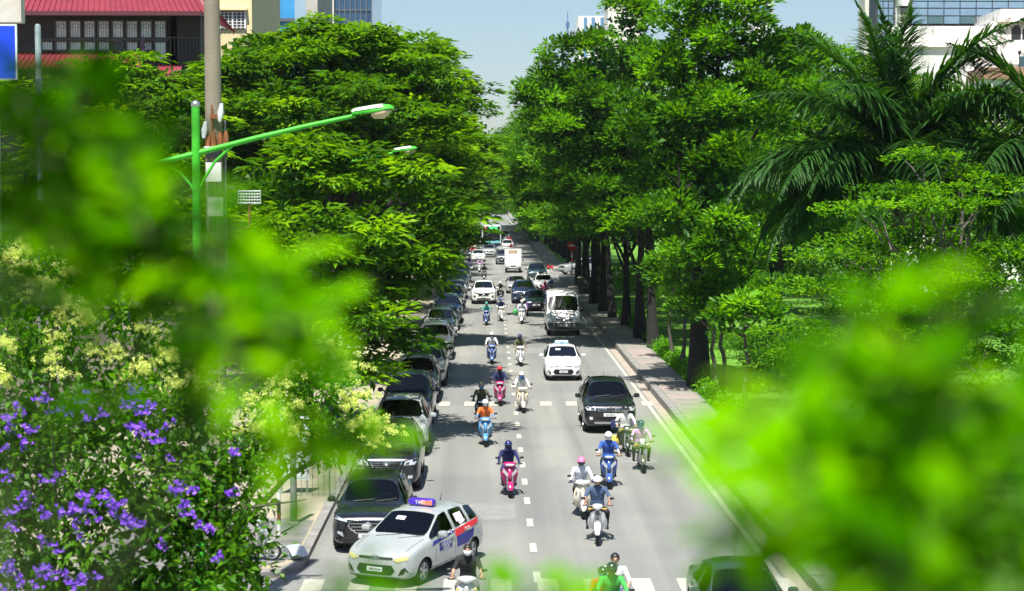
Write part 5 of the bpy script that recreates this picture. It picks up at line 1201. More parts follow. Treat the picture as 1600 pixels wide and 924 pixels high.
def front_sedan(A, root, bvh):
    A([(.42, .60), (.72, .62), (.78, .72), (.66, .73), (.45, .68)], 'headlight', LENS, both=True, off=.012)
    A([(-.34, .56), (.34, .56), (.40, .68), (-.40, .68)], 'grille', CHROME, off=.008); A([(-.32, .575), (.32, .575), (.37, .665), (-.37, .665)], 'grille_mesh', GRILLE, off=.014)
    for i in range(2): A(rect(-.34, .34, .60 + i*.03, .607 + i*.03), 'grille_slat', CHROME, off=.02)
    A(rect(-.55, .55, .26, .36, .03), 'lower_intake', GRILLE); A([(.58, .30), (.70, .32), (.69, .40), (.6, .40)], 'fog_light', LENS, both=True)
    ring_emblem(root, bvh, .62, .8); plate(root, bvh, .46, '29A-745.08')
def front_wing(A, root, bvh):
    A([(.44, .80), (.78, .87), (.86, .95), (.60, .92), (.46, .87)], 'headlight', LENSD, both=True, off=.012)
    A([(-.34, .64), (.34, .64), (.46, .86), (-.46, .86)], 'grille', GRILLE, off=.010); A([(-.36, .615), (.36, .615), (.40, .64), (-.40, .64)], 'grille_wing', CHROME, off=.02)
    A([(.56, .50), (.74, .54), (.74, .68), (.60, .66)], 'fog_pocket', GRILLE, both=True); A(rect(-.5, .5, .36, .46, .03), 'lower_intake', GRILLE); A(rect(-.74, .74, .27, .33, .02), 'skid_strip', BLACK, off=.012)
    ring_emblem(root, bvh, .74, 1.1); plate(root, bvh, .54, '30A-551.90')
def front_van(A, root, bvh):
    A([(.52, .80), (.86, .80), (.90, 1.02), (.80, 1.06), (.60, .92)], 'headlight', LENS, both=True, off=.014)
    A([(-.42, .82), (.42, .82), (.52, .94), (-.52, .94)], 'grille', GRILLE, off=.012); A(rect(-.45, .45, .87, .885), 'grille_slat', CHROME, off=.02)
    A(rect(-.92, .92, .36, .74, .04), 'bumper', pmat('bumper_grey', (.09, .095, .09), .6), off=.03); A(rect(-.5, .5, .40, .50, .02), 'lower_intake', GRILLE, off=.04)
    ring_emblem(root, bvh, .90, 1.0); plate(root, bvh, .60, '29B-402.63', .47, .13, .045)
def ST(rows): return [tuple(r) for r in rows]
SPEC = {
 'hatch': dict(W=.83, rw=.29, wheels=(.70, 3.08), belt=(.30, .98), doors=(1.18, 2.12, 3.0), mirror=(1.30, .98, .80), cowl=(.98, .95), front=front_hatch, ant=.75,
   st=ST([(0, .24, .50, .62, .48, .66, .40, .68), (.05, .20, .68, .69, .64, .735, .52, .755), (.18, .19, .78, .77, .74, .81, .60, .83), (.48, .19, .82, .86, .79, .895, .66, .92), (.85, .19, .83, .93, .80, .965, .68, .99), (1.0, .19, .83, .96, .80, .99, .69, 1.02),
     (1.75, .19, .83, .99, .80, 1.40, .56, 1.45), (2.08, .19, .83, 1.00, .80, 1.44, .57, 1.49), (2.16, .19, .83, 1.00, .80, 1.445, .57, 1.495), (2.85, .19, .83, 1.03, .79, 1.42, .56, 1.48), (2.93, .19, .83, 1.03, .79, 1.415, .56, 1.475), (3.35, .19, .82, 1.06, .77, 1.36, .53, 1.42), (3.64, .24, .80, 1.02, .73, 1.05, .64, 1.07), (3.76, .32, .70, .85, .66, .88, .56, .89)]),
   tags=dict(ws=(5, 6), rw=(11, 12), side=((5, 7), (8, 9), (10, 11)))),
 'suv': dict(W=.94, rw=.345, wheels=(.88, 3.55), belt=(.36, 1.08), doors=(1.42, 2.48, 3.42), mirror=(1.62, 1.10, .90), cowl=(1.25, 1.14), front=front_suv, rails=(2.1, 3.95, .56), ant=1.0,
   st=ST([(0, .32, .62, .82, .60, .88, .50, .90), (.06, .26, .80, .91, .76, .965, .62, .985), (.22, .24, .89, .98, .85, 1.03, .68, 1.05), (.55, .24, .93, 1.01, .89, 1.06, .73, 1.09), (1.05, .24, .94, 1.05, .90, 1.11, .75, 1.14), (1.25, .24, .94, 1.07, .90, 1.13, .76, 1.17),
     (2.0, .24, .94, 1.09, .90, 1.60, .61, 1.65), (2.45, .24, .94, 1.10, .90, 1.65, .63, 1.70), (2.54, .24, .94, 1.10, .90, 1.655, .63, 1.705), (3.36, .24, .94, 1.12, .90, 1.64, .62, 1.69), (3.46, .24, .94, 1.12, .90, 1.635, .62, 1.685), (4.1, .24, .93, 1.15, .88, 1.56, .59, 1.62), (4.45, .30, .91, 1.12, .84, 1.15, .74, 1.17), (4.6, .40, .80, .95, .76, 1.0, .65, 1.01)]),
   tags=dict(ws=(5, 6), rw=(11, 12), side=((5, 7), (8, 9), (10, 11)))),
 'sedan': dict(W=.88, rw=.31, wheels=(.85, 3.5), belt=(.30, .94), doors=(1.45, 2.45, 3.3), mirror=(1.62, .95, .84), cowl=(1.3, .93), front=front_sedan, ant=1.7,
   st=ST([(0, .24, .55, .60, .52, .64, .45, .66), (.06, .20, .74, .67, .70, .71, .58, .73), (.22, .18, .84, .73, .80, .77, .66, .79), (.6, .18, .87, .80, .83, .84, .70, .87), (1.15, .18, .88, .88, .84, .92, .72, .95), (1.35, .18, .88, .90, .84, .94, .73, .98),
     (2.1, .18, .88, .94, .84, 1.34, .56, 1.39), (2.42, .18, .88, .95, .84, 1.38, .57, 1.43), (2.5, .18, .88, .95, .84, 1.38, .57, 1.435), (3.15, .18, .88, .96, .84, 1.34, .55, 1.40), (3.22, .18, .88, .96, .84, 1.33, .55, 1.39), (3.4, .18, .88, .965, .83, 1.27, .54, 1.34), (4.0, .18, .87, .97, .82, 1.00, .70, 1.03), (4.4, .22, .84, .95, .78, .98, .66, 1.0), (4.55, .34, .76, .82, .70, .86, .60, .87)]),
   tags=dict(ws=(5, 6), rw=(11, 12), side=((5, 7), (8, 9), (10, 11)))),
 'van': dict(W=.97, rw=.345, wheels=(.95, 4.6), belt=(.40, 1.30), doors=(1.15, 2.15, 3.4), mirror=(1.05, 1.30, 1.0), cowl=(.75, 1.22), front=front_van, ant=4.6,
   st=ST([(0, .36, .74, .84, .72, .92, .62, .95), (.06, .32, .89, .95, .86, 1.02, .74, 1.05), (.22, .30, .95, 1.03, .92, 1.10, .80, 1.13), (.5, .30, .97, 1.13, .95, 1.20, .84, 1.24), (.68, .30, .97, 1.20, .95, 1.27, .86, 1.31), (.78, .30, .97, 1.24, .96, 1.30, .93, 1.36),
     (1.40, .30, .97, 1.32, .96, 2.10, .86, 2.20), (2.05, .30, .97, 1.32, .96, 2.30, .88, 2.40), (2.15, .30, .97, 1.32, .96, 2.31, .88, 2.41), (3.3, .30, .97, 1.32, .96, 2.32, .88, 2.43), (3.4, .30, .97, 1.32, .96, 2.32, .88, 2.43), (5.3, .30, .97, 1.32, .96, 2.3, .88, 2.41), (5.55, .32, .97, 1.30, .95, 2.22, .84, 2.35), (5.62, .4, .93, 1.2, .90, 2.1, .8, 2.2)]),
   tags=dict(ws=(5, 6), rw=None, side=((5, 7), (8, 9), (10, 11)))),
}
import copy as _c
SPEC['hex'] = dict(_c.copy(SPEC['suv']), front=front_hex); SPEC['offroad'] = dict(_c.copy(SPEC['suv']), front=front_offroad); SPEC['wing'] = dict(_c.copy(SPEC['suv']), front=front_wing, rails=None)
st = [list(r) for r in SPEC['suv']['st']]
for r in st:
    if r[5] > 1.3: r[5] += .05; r[7] += .05
SPEC['mpv'] = dict(_c.copy(SPEC['suv']), front=front_suv, rails=None, st=ST(st))
PROTO = {k: make_car(k) for k in ('hatch', 'suv', 'hex', 'offroad', 'wing', 'sedan', 'mpv', 'van')}
for r_ in PROTO.values(): del r_['bvh']
USED = set(); SQ = 0.97
PA = {n: paint(n, c, mt) for n, c, mt in (('black', (.006, .007, .010), 0), ('silver', (.44, .47, .46), .3), ('white', (.78, .78, .77), 0), ('navy', (.008, .012, .045), .2), ('grey', (.16, .18, .18), .5), ('teal', (.03, .065, .075), .4), ('green', (.05, .085, .065), .45), ('champagne', (.44, .43, .39), .3), ('blue', (.015, .03, .09), .3), ('lightgrey', (.40, .43, .43), .25))}
def car(kind, x, y, col, label, yaw=0.0, group=None, name='car', glass=None, sq=None):
    """x, y: the middle of the front bumper on the road; yaw turns the nose"""
    mm = {'paint_base': PA[col]}
    if glass: mm['car_glass'] = CARGLASSB
    if kind not in USED:
        USED.add(kind); o = PROTO[kind]; 
        def rep(q):
            for s in q.material_slots:
                if s.material and s.material.name in mm: m_ = mm[s.material.name]; s.link = 'OBJECT'; s.material = m_
            for c in q.children: rep(c)
        SRC[kind] = copy_tree(o); rep(o)
    else: o = copy_tree(SRC[kind], None, mm)
    o.name = name; o.location = (x, y, 0.006); o.rotation_euler = (0, 0, yaw); o.scale = (1, 1, sq or SQ)
    return tag(o, label, 'car', group)
SRC = {}
PK = 'cars parked along the left kerb'; MV = 'cars driving towards the camera'
def gx(px, Y): return (px - 763) * Y / FPX
taxi = car('hatch', -2.36, 35.7, 'silver', 'silver taxi hatchback with roof sign and red-blue side stickers, nearest of the line', R(-25), name='taxi', sq=.92)
hx = car('hex', -2.74, 39.0, 'black', 'black parked SUV directly behind the silver taxi', group=PK, sq=.86); hx.scale = (.94, .94, .86)
car('suv', -2.80, 47.0, 'black', 'black parked SUV with chrome three-bar grille, second behind the taxi', group=PK)
car('suv', -2.80, 53.3, 'silver', 'silver parked SUV half hidden by a black SUV', group=PK)
car('mpv', -2.86, 60.4, 'navy', 'dark navy parked car with bright headlight behind the silver SUV', group=PK)
car('mpv', -2.85, 66.8, 'black', 'black parked people carrier with sky reflected in its windscreen', group=PK)
car('wing', -2.70, 72.6, 'champagne', 'champagne silver parked SUV behind the red-clad rider', group=PK)
car('sedan', -2.72, 78.6, 'black', 'low black parked saloon behind the champagne SUV', group=PK)
car('mpv', -2.66, 84.2, 'grey', 'grey parked people carrier next behind the low black saloon', group=PK)
car('sedan', -2.70, 90.0, 'white', 'white parked saloon in the middle of the parked line', group=PK)
car('suv', -2.72, 96.2, 'silver', 'silver parked car under the low branches', group=PK, glass=GLASSB)
car('sedan', -2.62, 102.2, 'teal', 'dark teal parked saloon in the middle of the line', group=PK)
car('mpv', -2.58, 108.0, 'blue', 'dark blue parked car ahead of the grey-roofed one', group=PK, glass=GLASSB)
car('sedan', -2.66, 115.0, 'lightgrey', 'light grey parked saloon far along the left kerb', group=PK, glass=GLASSB)
car('suv', -2.62, 121.0, 'black', 'black parked SUV behind the light grey parked saloon', group=PK)
car('sedan', -2.58, 127.0, 'grey', 'grey parked saloon level with the moving white SUV', group=PK, glass=GLASSB)
car('sedan', -2.55, 150.0, 'silver', 'far silver parked saloon behind the dark one with bluish windscreen', group=PK, glass=GLASSB)
car('suv', -2.55, 157.0, 'black', 'far black parked SUV near the end of the visible row', group=PK)
car('sedan', -2.55, 164.0, 'white', 'far white parked saloon closing the visible row', group=PK, glass=GLASSB)
car('sedan', gx(776, 232), 232, 'lightgrey', 'far grey saloon tucked just right of the bus front', group=MV, glass=GLASSB)
car('sedan', gx(752, 262), 262, 'white', 'very far white saloon left of the bus', group=MV, glass=GLASSB)
car('suv', gx(783, 275), 275, 'silver', 'very far silver SUV behind the bus on the right', group=MV, glass=GLASSB)
car('sedan', gx(789, 300), 300, 'white', 'farthest white saloon near the right kerb', group=MV, glass=GLASSB)
car('sedan', -2.50, 133.0, 'white', 'white parked hatch far down the left kerb, left of the moving white SUV', group=PK, glass=GLASSB)
car('mpv', -2.55, 143.0, 'teal', 'farthest dark parked car with bluish windscreen', group=PK, glass=GLASSB)
car('offroad', gx(955, 58.5), 58.5, 'black', 'black off-road SUV with three-diamond emblem driving in the right lane', group=MV)
wt = car('hatch', gx(881, 75), 75, 'white', 'small white taxi hatchback with pale blue roof sign', group=MV, name='taxi', glass=GLASSB)
car('van', gx(881, 98.5), 98.5, 'white', 'white passenger van in the right lane', group=MV, name='van', sq=1.04)
car('wing', gx(755.5, 126.6), 126.6, 'white', 'white SUV with black winged grille in the left lane', group=MV, glass=GLASSB)
car('sedan', gx(838, 119), 119, 'navy', 'very dark navy saloon just behind the white van', group=MV, glass=GLASSB)
car('suv', gx(819, 127), 127, 'blue', 'dark blue SUV behind scooters in the middle of the road', group=MV, glass=GLASSB)
car('sedan', gx(807, 140), 140, 'champagne', 'pale champagne saloon in the middle lane', group=MV, glass=GLASSB)
car('sedan', gx(850, 142), 142, 'white', 'white saloon in the right lane behind the dark navy saloon', group=MV)
car('suv', gx(840, 158), 158, 'teal', 'dark grey-green SUV in the right lane below the no-entry sign', group=MV, glass=GLASSB)
car('suv', gx(787, 196), 196, 'grey', 'grey car peeping out behind the white box truck', group=MV, glass=GLASSB)
car('sedan', gx(747, 204), 204, 'white', 'far white saloon in the left lane before the bus', group=MV, glass=GLASSB)
car('suv', gx(764, 217), 217, 'silver', 'far silver SUV immediately in front of the bus', group=MV, glass=GLASSB)
car('suv', gx(793, 238), 238, 'white', 'far white car beside the bus on the right', group=MV, glass=GLASSB)
car('suv', 7.3, 172, 'lightgrey', 'grey-green SUV turning out of the side lane on the right', R(-62), group=MV, glass=GLASSB)
gs = car('sedan', 4.68, 29.7, 'green', 'dark green saloon cut by the bottom edge at right', group=MV); gs.scale = (.93, .93, .93)
for k in list(SRC):
    def kill(q):
        for c in list(q.children): kill(c)
        bpy.data.objects.remove(q)
    kill(SRC[k])

# taxi fittings ------------------------------------------------------
def fit_taxi(root, bvh, sign_cols, txt, stickers):
    p = bvh.ray_cast(Vector((0, 2.15, 5)), Vector((0, 0, -1)))[0]; z = p.z + .02
    so_ = MB().loft([(-.30, 0, 0, .09, .005), ], 4) if False else None
    b = MB(); b.loft([(z, 0, 2.15, .30, .11), (z + .02, 0, 2.15, .31, .115), (z + .12, 0, 2.15, .30, .10), (z + .145, 0, 2.15, .27, .08)], 16, 'z', 6); sg = b.build('roof_sign', sign_cols[0], root)
    if sign_cols[1]:
        MB().box((.145, 2.045, z + .072), (.28, .02, .105)).build('sign_panel', sign_cols[1], sg, smooth=False); MB().box((-.145, 2.045, z + .072), (.28, .02, .105)).build('sign_panel', sign_cols[0], sg, smooth=False)
    t = text_mesh(txt, .105); o = link('sign_text', t, sg, WHITE if sign_cols[1] else pmat('sign_ink_blue', (.02, .08, .4), .5)); o.location = (.0, 2.028, z + .072); o.rotation_euler = (R(90), 0, 0)
    if stickers:
        SB = pmat('sticker_blue', (.015, .02, .22), .4); SR = pmat('sticker_red', (.62, .02, .03), .4)
        for sd in ('left', 'right'):
            add_patch(root, bvh, [(1.02, .80), (2.12, .93), (2.12, .985), (1.10, .90)], 'side_stripe', SB, side=sd, off=.004)
            for i in range(6): add_patch(root, bvh, rect(1.45 + i*.12, 1.51 + i*.12, .91 + (i % 2)*.03 + i*.006, .94 + (i % 2)*.03 + i*.006), 'check', WHITE, side=sd, off=.007)
            pn = add_patch(root, bvh, rect(1.35, 1.95, .62, .80), 'phone_panel', SB, side=sd, off=.005)[0]
            add_patch(root, bvh, [(2.20, .55), (2.95, .55), (3.1, .86), (2.20, .80)], 'rear_door_panel', SB, side=sd, off=.005)
            add_patch(root, bvh, [(2.16, .80), (3.3, .93), (3.42, 1.05), (2.16, .97)], 'red_band', SR, side=sd, off=.009)
            for (ln, zz_, sz, yy, mm, of) in (('38 53 53 53', .745, .10, 1.65, WHITE, .012), ('53 53 53', .665, .085, 1.65, WHITE, .012), ('TAXI', .90, .13, 2.7, WHITE, .02)):
                x = bvh.ray_cast(Vector((3, yy, zz_)), Vector((-1, 0, 0)))[0].x + of; t = text_mesh(ln, sz, .002); o = link('sticker_text', t, root, mm)
                if sd == 'left': o.location = (x, yy, zz_); o.rotation_euler = (R(90), 0, R(90))
                else: o.location = (-x, yy, zz_); o.rotation_euler = (R(90), 0, R(-90))
        for poly in ([(2.35, 1.12), (2.7, 1.14), (2.7, 1.3), (2.35, 1.3)], [(2.42, 1.0), (2.75, 1.02), (2.72, 1.13), (2.44, 1.12)]):
            add_patch(root, bvh, poly, 'window_sheet', WHITE, side='left', off=.006)
    add_patch(root, bvh, rect(-.30, -.08, 1.27, 1.33), 'windscreen_sticker', WHITE, off=.008)
SIGNP = pmat('taxi_sign_purple', (.06, .02, .42), .3, coat=.5); SIGNO = pmat('taxi_sign_orange', (.70, .20, .10), .3, coat=.5); SIGNB = pmat('taxi_sign_pale_blue', (.42, .66, .82), .35, coat=.5)
fit_taxi(taxi, BV['hatch'], (SIGNP, SIGNO), 'TAXI', True); fit_taxi(wt, BV['hatch'], (SIGNB, None), 'TAXI', False)
for c in taxi.children:                # yellowed headlights on the old taxi
    if c.name.startswith('headlight'):
        c.material_slots[0].link = 'OBJECT'; c.material_slots[0].material = pmat('yellow_lens', (.50, .46, .16), .1, .1, coat=1)

# box truck ------------------------------------------------------------
tr = empty('box_truck', (gx(802, 176), 176, 0), 0, (1, 1, .88)); TW = PA['white']
MB().loft([(0.0, 0, .85, .74, .30), (.06, 0, .9, .80, .42), (.3, 0, 1.12, .82, .66), (.75, 0, 1.22, .82, .76), (1.5, 0, 1.24, .82, .78), (1.62, 0, 1.2, .80, .72)], 20, 'y', 5).build('cab', TW, tr)
MB().add([(-.68, .24, 1.30), (.68, .24, 1.30), (.62, .56, 1.84), (-.62, .56, 1.84), (-.68, .30, 1.30), (.68, .30, 1.30), (.62, .62, 1.84), (-.62, .62, 1.84)], [(0,1,2,3),(0,4,5,1),(1,5,6,2),(2,6,7,3),(3,7,4,0)]).build('windscreen', GLASSB, tr, smooth=False)
MB().box((0, 3.1, 1.75), (1.72, 2.9, 1.9)).build('cargo_box', TW, tr, smooth=False)
MB().box((0, 1.64, 2.38), (.9, .03, .36)).build('box_sign', pmat('truck_sign_brown', (.36, .26, .16), .6, var=.4, scale=9), tr, smooth=False)
for sx in (-1, 1):
    MB().box((sx*.55, .0, .78), (.30, .08, .16)).build('headlight', LENS, tr, smooth=False); MB().box((sx*.72, 1.645, 2.5), (.1, .03, .1)).build('marker_light', AMBER, tr, smooth=False)
    MB().loft([(.2, sx*1.0, 1.5, .05, .10), (.24, sx*1.0, 1.5, .09, .13), (.28, sx*1.0, 1.5, .08, .12)], 10).build('mirror', BLACK, tr)
MB().box((0, -.03, .48), (1.5, .1, .16)).build('bumper', BLACK, tr, smooth=False); MB().box((0, -.01, .8), (.6, .05, .1)).build('grille', GRILLE, tr, smooth=False)
MB().box((0, 2.6, .55), (.8, 3.8, .2)).build('chassis', BLACK, tr, smooth=False)
for yy in (.7, 3.6):
    for sd in (-1, 1):
        we = empty('wheel'); we.parent = tr; we.location = (sd*.7, yy, .30); we.scale = (.3*sd, .3, .3); link('tyre', TY, we); link('rim', RM, we)
tag(tr, 'small white box truck in the middle of the road before the bus', 'truck')

# bus ---------------------------------------------------------------------
bu = empty('bus', (gx(768, 246), 246, 0), 0, (1.1, 1, 1.12)); TEAL = paint('bus_teal', (.12, .48, .52)); TEALL = paint('bus_pale', (.60, .74, .76))
MB().loft([(0, 0, 1.72, 1.12, 1.30), (.08, 0, 1.72, 1.22, 1.38), (.3, 0, 1.74, 1.25, 1.42), (10.8, 0, 1.74, 1.25, 1.42), (11, 0, 1.74, 1.2, 1.36)], 24, 'y', 9).build('body', TEALL, bu)
MB().box((0, -.02, .82), (2.2, .08, .85)).build('front_panel', TEAL, bu, smooth=False)
MB().box((0, -.03, 1.85), (2.2, .06, 1.35)).build('windscreen', GLASS, bu, smooth=False); MB().box((0, -.045, 2.78), (2.2, .05, .44)).build('destination_box', BLACK, bu, smooth=False)
LED = pmat('led_green', (.08, .75, .25), .4, emit=1.2); LEDR = pmat('led_red', (.75, .1, .1), .4, emit=.8)
b = MB(); rnd = random.Random(2)
for i in range(9):
    for j in range(3):
        if rnd.random() < .8: b.box((-.32 + i*.13, -.08, 2.68 + j*.1), (.09, .02, .07))
b.build('destination_text', LED, bu, smooth=False)
b = MB(); b.box((-.8, -.08, 2.88), (.2, .02, .05)).box((-.8, -.08, 2.68), (.2, .02, .05)).box((-.8, -.08, 2.78), (.18, .02, .05)).box((-.71, -.08, 2.73), (.05, .021, .13)).box((-.89, -.08, 2.83), (.05, .021, .13)); b.build('route_number', LEDR, bu, smooth=False)
for sx in (-1, 1):
    MB().box((sx*.9, -.07, .72), (.34, .05, .18)).build('headlight', LENS, bu, smooth=False); MB().loft([(-.2, sx*1.42, 2.2, .05, .15), (-.15, sx*1.42, 2.2, .10, .22), (-.1, sx*1.42, 2.2, .09, .2)], 10).build('mirror', BLACK, bu)
    for i in range(6): MB().box((sx*1.26, 1.4 + i*1.6, 2.1), (.03, 1.45, .95)).build('side_window', GLASS, bu, smooth=False)
MB().tube([(-.4, -.06, 1.25), (.3, -.06, 1.6)], .02, 5).tube([(.1, -.06, 1.25), (.8, -.06, 1.6)], .02, 5).build('wiper', BLACK, bu)
MB().box((0, -.06, .36), (2.2, .12, .18)).build('bumper', BLACK, bu, smooth=False)
for yy in (2.4, 8.2):
    for sd in (-1, 1):
        we = empty('wheel'); we.parent = bu; we.location = (sd*1.08, yy, .48); we.scale = (.48*sd, .48, .48); link('tyre', TY, we); link('rim', RM, we)
tag(bu, 'teal and white city bus far down the street', 'bus')
# ------------------------------------------------------------------ scooters and motorbikes
BODYP = paint('bike_base', (.5, .1, .1)); SEATM = pmat('seat_vinyl', (.02, .02, .022), .55); STEEL = pmat('bike_steel', (.30, .31, .32), .4, .8)
BIKE_TRIM = pmat('bike_trim', (.10, .10, .11), .45)
def bike_wheel(root, y, r, wd, spoked):
    we = empty('front_wheel' if y < 0 else 'rear_wheel'); we.parent = root; we.location = (0, y, r)
    b = MB(); b.rings([[(x, q*math.cos(2*math.pi*k/22), q*math.sin(2*math.pi*k/22)) for k in range(22)] for x, q in ((-wd*.35, r*.78), (-wd/2, r*.88), (-wd*.28, r*.98), (0, r), (wd*.28, r*.98), (wd/2, r*.88), (wd*.35, r*.78), (-wd*.35, r*.78))], cap=False); b.build('tyre', RUBBER, we)
    b = MB(); b.rings([[(x, q*math.cos(2*math.pi*k/22), q*math.sin(2*math.pi*k/22)) for k in range(22)] for x, q in ((-wd*.3, r*.80), (-wd*.25, r*.68), (wd*.25, r*.68), (wd*.3, r*.80))], cap=False)
    for k in range(14 if spoked else 5):
        a = 2*math.pi*k/(14 if spoked else 5); b.tube([(0, .03*math.cos(a), .03*math.sin(a)), (0, r*.7*math.cos(a), r*.7*math.sin(a))], .004 if spoked else .016, 4)
    b.tube([(-.05, 0, 0), (.05, 0, 0)], .035, 10); b.build('rim', ALLOY, we)
def strip(pts, hw, th=.012):           # a bent strip (fenders): pts (y, z), half width per point
    b = MB(); rs = []
    for (y, z), w_ in zip(pts, hw):
        rs.append([(-w_, y, z - w_*.35), (-w_*.5, y, z), (w_*.5, y, z), (w_, y, z - w_*.35), (w_*.95, y, z - w_*.35 - th), (w_*.45, y, z - th), (-w_*.45, y, z - th), (-w_*.95, y, z - w_*.35 - th)])
    b.rings(rs); return b
def shield(rows, th=.02, bow=.06):     # leg shield: rows (z, y at the middle, half width)
    b = MB(); rs = []; n = 9
    for z, y, w_ in rows:
        f = [(w_*(2*k/(n-1) - 1), y + bow*(2*k/(n-1) - 1)**2, z) for k in range(n)]; rs.append(f + [(x*.97, yy + th, zz_) for x, yy, zz_ in reversed(f)])
    b.rings(rs); return b
def make_bike(kind):
    root = empty('scooter'); sp = kind in ('cub', 'moto'); r = .285 if sp else .23
    fy, ry = -.64, .58
    bike_wheel(root, fy, r, .085 if sp else .10, sp); bike_wheel(root, ry, r, .09 if sp else .11, sp)
    for sx in (-1, 1): MB().tube([(sx*.075, fy, r), (sx*.07, fy + .13, .62), (sx*.05, fy + .2, .78)], [.02, .024, .024], 8).build('fork', STEEL, root)
    a = [R(d) for d in (200, 230, 260, 290, 320, 340)] if not sp else [R(d) for d in (190, 220, 250, 280, 310, 335)]
    rr = r + .045; strip([(fy - rr*math.sin(t - math.pi/2)*-1, r - rr*math.cos(t - math.pi/2)*-1) if False else (fy + rr*math.cos(R(d)), r + rr*math.sin(R(d))) for d in (170, 145, 120, 95, 70, 45, 20)], [.04, .065, .07, .07, .07, .065, .055]).build('front_fender', BODYP, root)
    # main body
    if kind == 'moto':
        MB().loft([(-.28, 0, .72, .09, .10), (-.15, 0, .76, .14, .13), (.05, 0, .74, .13, .11), (.18, 0, .70, .10, .08)], 14).build('tank', BODYP, root)
        MB().loft([(-.25, 0, .42, .12, .14), (0, 0, .40, .14, .16), (.25, 0, .42, .10, .12)], 12).build('engine', STEEL, root)
        MB().tube([(0, -.46, .80), (0, -.15, .55), (0, .2, .42), (0, ry, r)], .03, 8).build('frame', BLACK, root)
    else:
        if kind == 'cub':
            shield([(.34, -.30, .20), (.48, -.36, .235), (.62, -.40, .225), (.76, -.44, .17), (.86, -.46, .09)], bow=.05).build('leg_shield', BODYP, root)
            MB().loft([(-.47, 0, .78, .05, .12), (-.30, 0, .62, .055, .10), (-.05, 0, .48, .06, .08), (.2, 0, .48, .08, .10)], 10).build('frame', BIKE_TRIM, root)
        else:
            wv = (.18, .21, .235, .225, .175, .10) if kind == 'vespa' else (.13, .16, .20, .235, .20, .10)
            shield([(z, y, q) for z, y, q in zip((.28, .40, .54, .70, .84, .93), (-.36, -.42, -.46, -.47, -.46, -.44), wv)], bow=.07).build('leg_shield', BODYP, root)
            MB().loft([(-.40, 0, .29, .14, .03), (-.2, 0, .27, .17, .035), (.05, 0, .28, .16, .04)], 12, 'y', 5).build('floorboard', BIKE_TRIM, root)
        MB().loft([(-.02, 0, .46, .08, .12), (.08, 0, .50, .14, .17), (.30, 0, .54, .165, .17), (.58, 0, .60, .15, .13), (.80, 0, .66, .09, .08), (.88, 0, .68, .04, .04)], 16, 'y', 2.8).build('rear_body', BODYP, root)
    MB().loft([(-.02, 0, .72, .08, .03), (.06, 0, .745, .125, .045), (.30, 0, .755, .14, .05), (.55, 0, .775, .12, .045), (.72, 0, .78, .09, .03)], 14, 'y', 3).build('seat', SEATM, root)
    MB().loft([(.84, 0, .66, .10, .04), (.90, 0, .66, .09, .035)], 10, 'y', 4).build('tail_light', REDL, root)
    MB().tube([(.13, .15, .26), (.15, .4, .24), (.16, .75, .30)], [.025, .04, .05], 10).build('exhaust', STEEL, root)
    MB().tube([(-.05, .1, .25), (-.2, .12, .03), (-.22, .13, .01)], .012, 6).build('side_stand', STEEL, root)
    # steering: bar, cowl, headlight, grips, mirrors, indicators
    hb = MB(); hb.tube([(-.34, -.34, 1.0), (-.16, -.40, 1.0), (0, -.42, .97), (.16, -.40, 1.0), (.34, -.34, 1.0)], .014, 8); hb.build('handlebar', STEEL, root)
    for sx in (-1, 1):
        MB().tube([(sx*.22, -.38, 1.0), (sx*.36, -.335, 1.0)], .02, 8).build('grip', BLACK, root)
        MB().tube([(sx*.20, -.385, .99), (sx*.20, -.42, 1.0), (sx*.34, -.42, .995)], .006, 5).build('brake_lever', STEEL, root)
        st_ = MB().tube([(sx*.21, -.38, 1.02), (sx*.27, -.37, 1.12), (sx*.315, -.365, 1.175)], .007, 5).build('mirror_stem', BLACK, root)
        MB().loft([(-.385, sx*.335, 1.20, .03, .02), (-.37, sx*.335, 1.20, .058, .038), (-.355, sx*.335, 1.20, .055, .036)], 14, 'y', 2.6).build('mirror', BLACK, st_)
    if kind == 'vespa':
        MB().loft([(-.52, 0, .99, .06, .045), (-.49, 0, 1.0, .12, .065), (-.42, 0, 1.01, .19, .075), (-.34, 0, 1.01, .15, .06)], 16, 'y', 2.4).build('handlebar_cowl', BODYP, root)
        MB().ball((0, -.505, .995), (.085, .035, .06)).build('headlight', LENS, root)
        MB().loft([(-.53, 0, .62, .02, .20), (-.50, 0, .64, .05, .24), (-.46, 0, .66, .07, .25)], 12, 'y', 2.2).build('horn_cover', BODYP, root)
        for sx in (-1, 1): MB().ball((sx*.17, -.47, .80), (.035, .025, .022)).build('indicator', AMBER, root)
    elif kind == 'sport':
        MB().loft([(-.54, 0, .97, .05, .03), (-.50, 0, .99, .13, .06), (-.42, 0, 1.01, .18, .065), (-.35, 0, 1.01, .13, .05)], 14, 'y', 2.6).build('handlebar_cowl', BODYP, root)
        MB().loft([(-.545, 0, .985, .09, .022), (-.52, 0, .99, .12, .035), (-.50, 0, .99, .12, .035)], 14, 'y', 3).build('headlight', LENS, root)
        for sx in (-1, 1):
            q = [(sx*.03, -.555, .70), (sx*.17, -.51, .88), (sx*.20, -.49, .78), (sx*.07, -.535, .62)]; MB().add(q + [(x, y + .03, z) for x, y, z in q], [(0,1,2,3),(0,4,5,1),(1,5,6,2),(2,6,7,3),(3,7,4,0)]).build('light_panel', LENS, root, smooth=False)
        MB().loft([(-.60, 0, .64, .015, .05), (-.55, 0, .68, .05, .14), (-.48, 0, .70, .08, .20)], 12, 'y', 2.2).build('nose', BODYP, root)
    else:
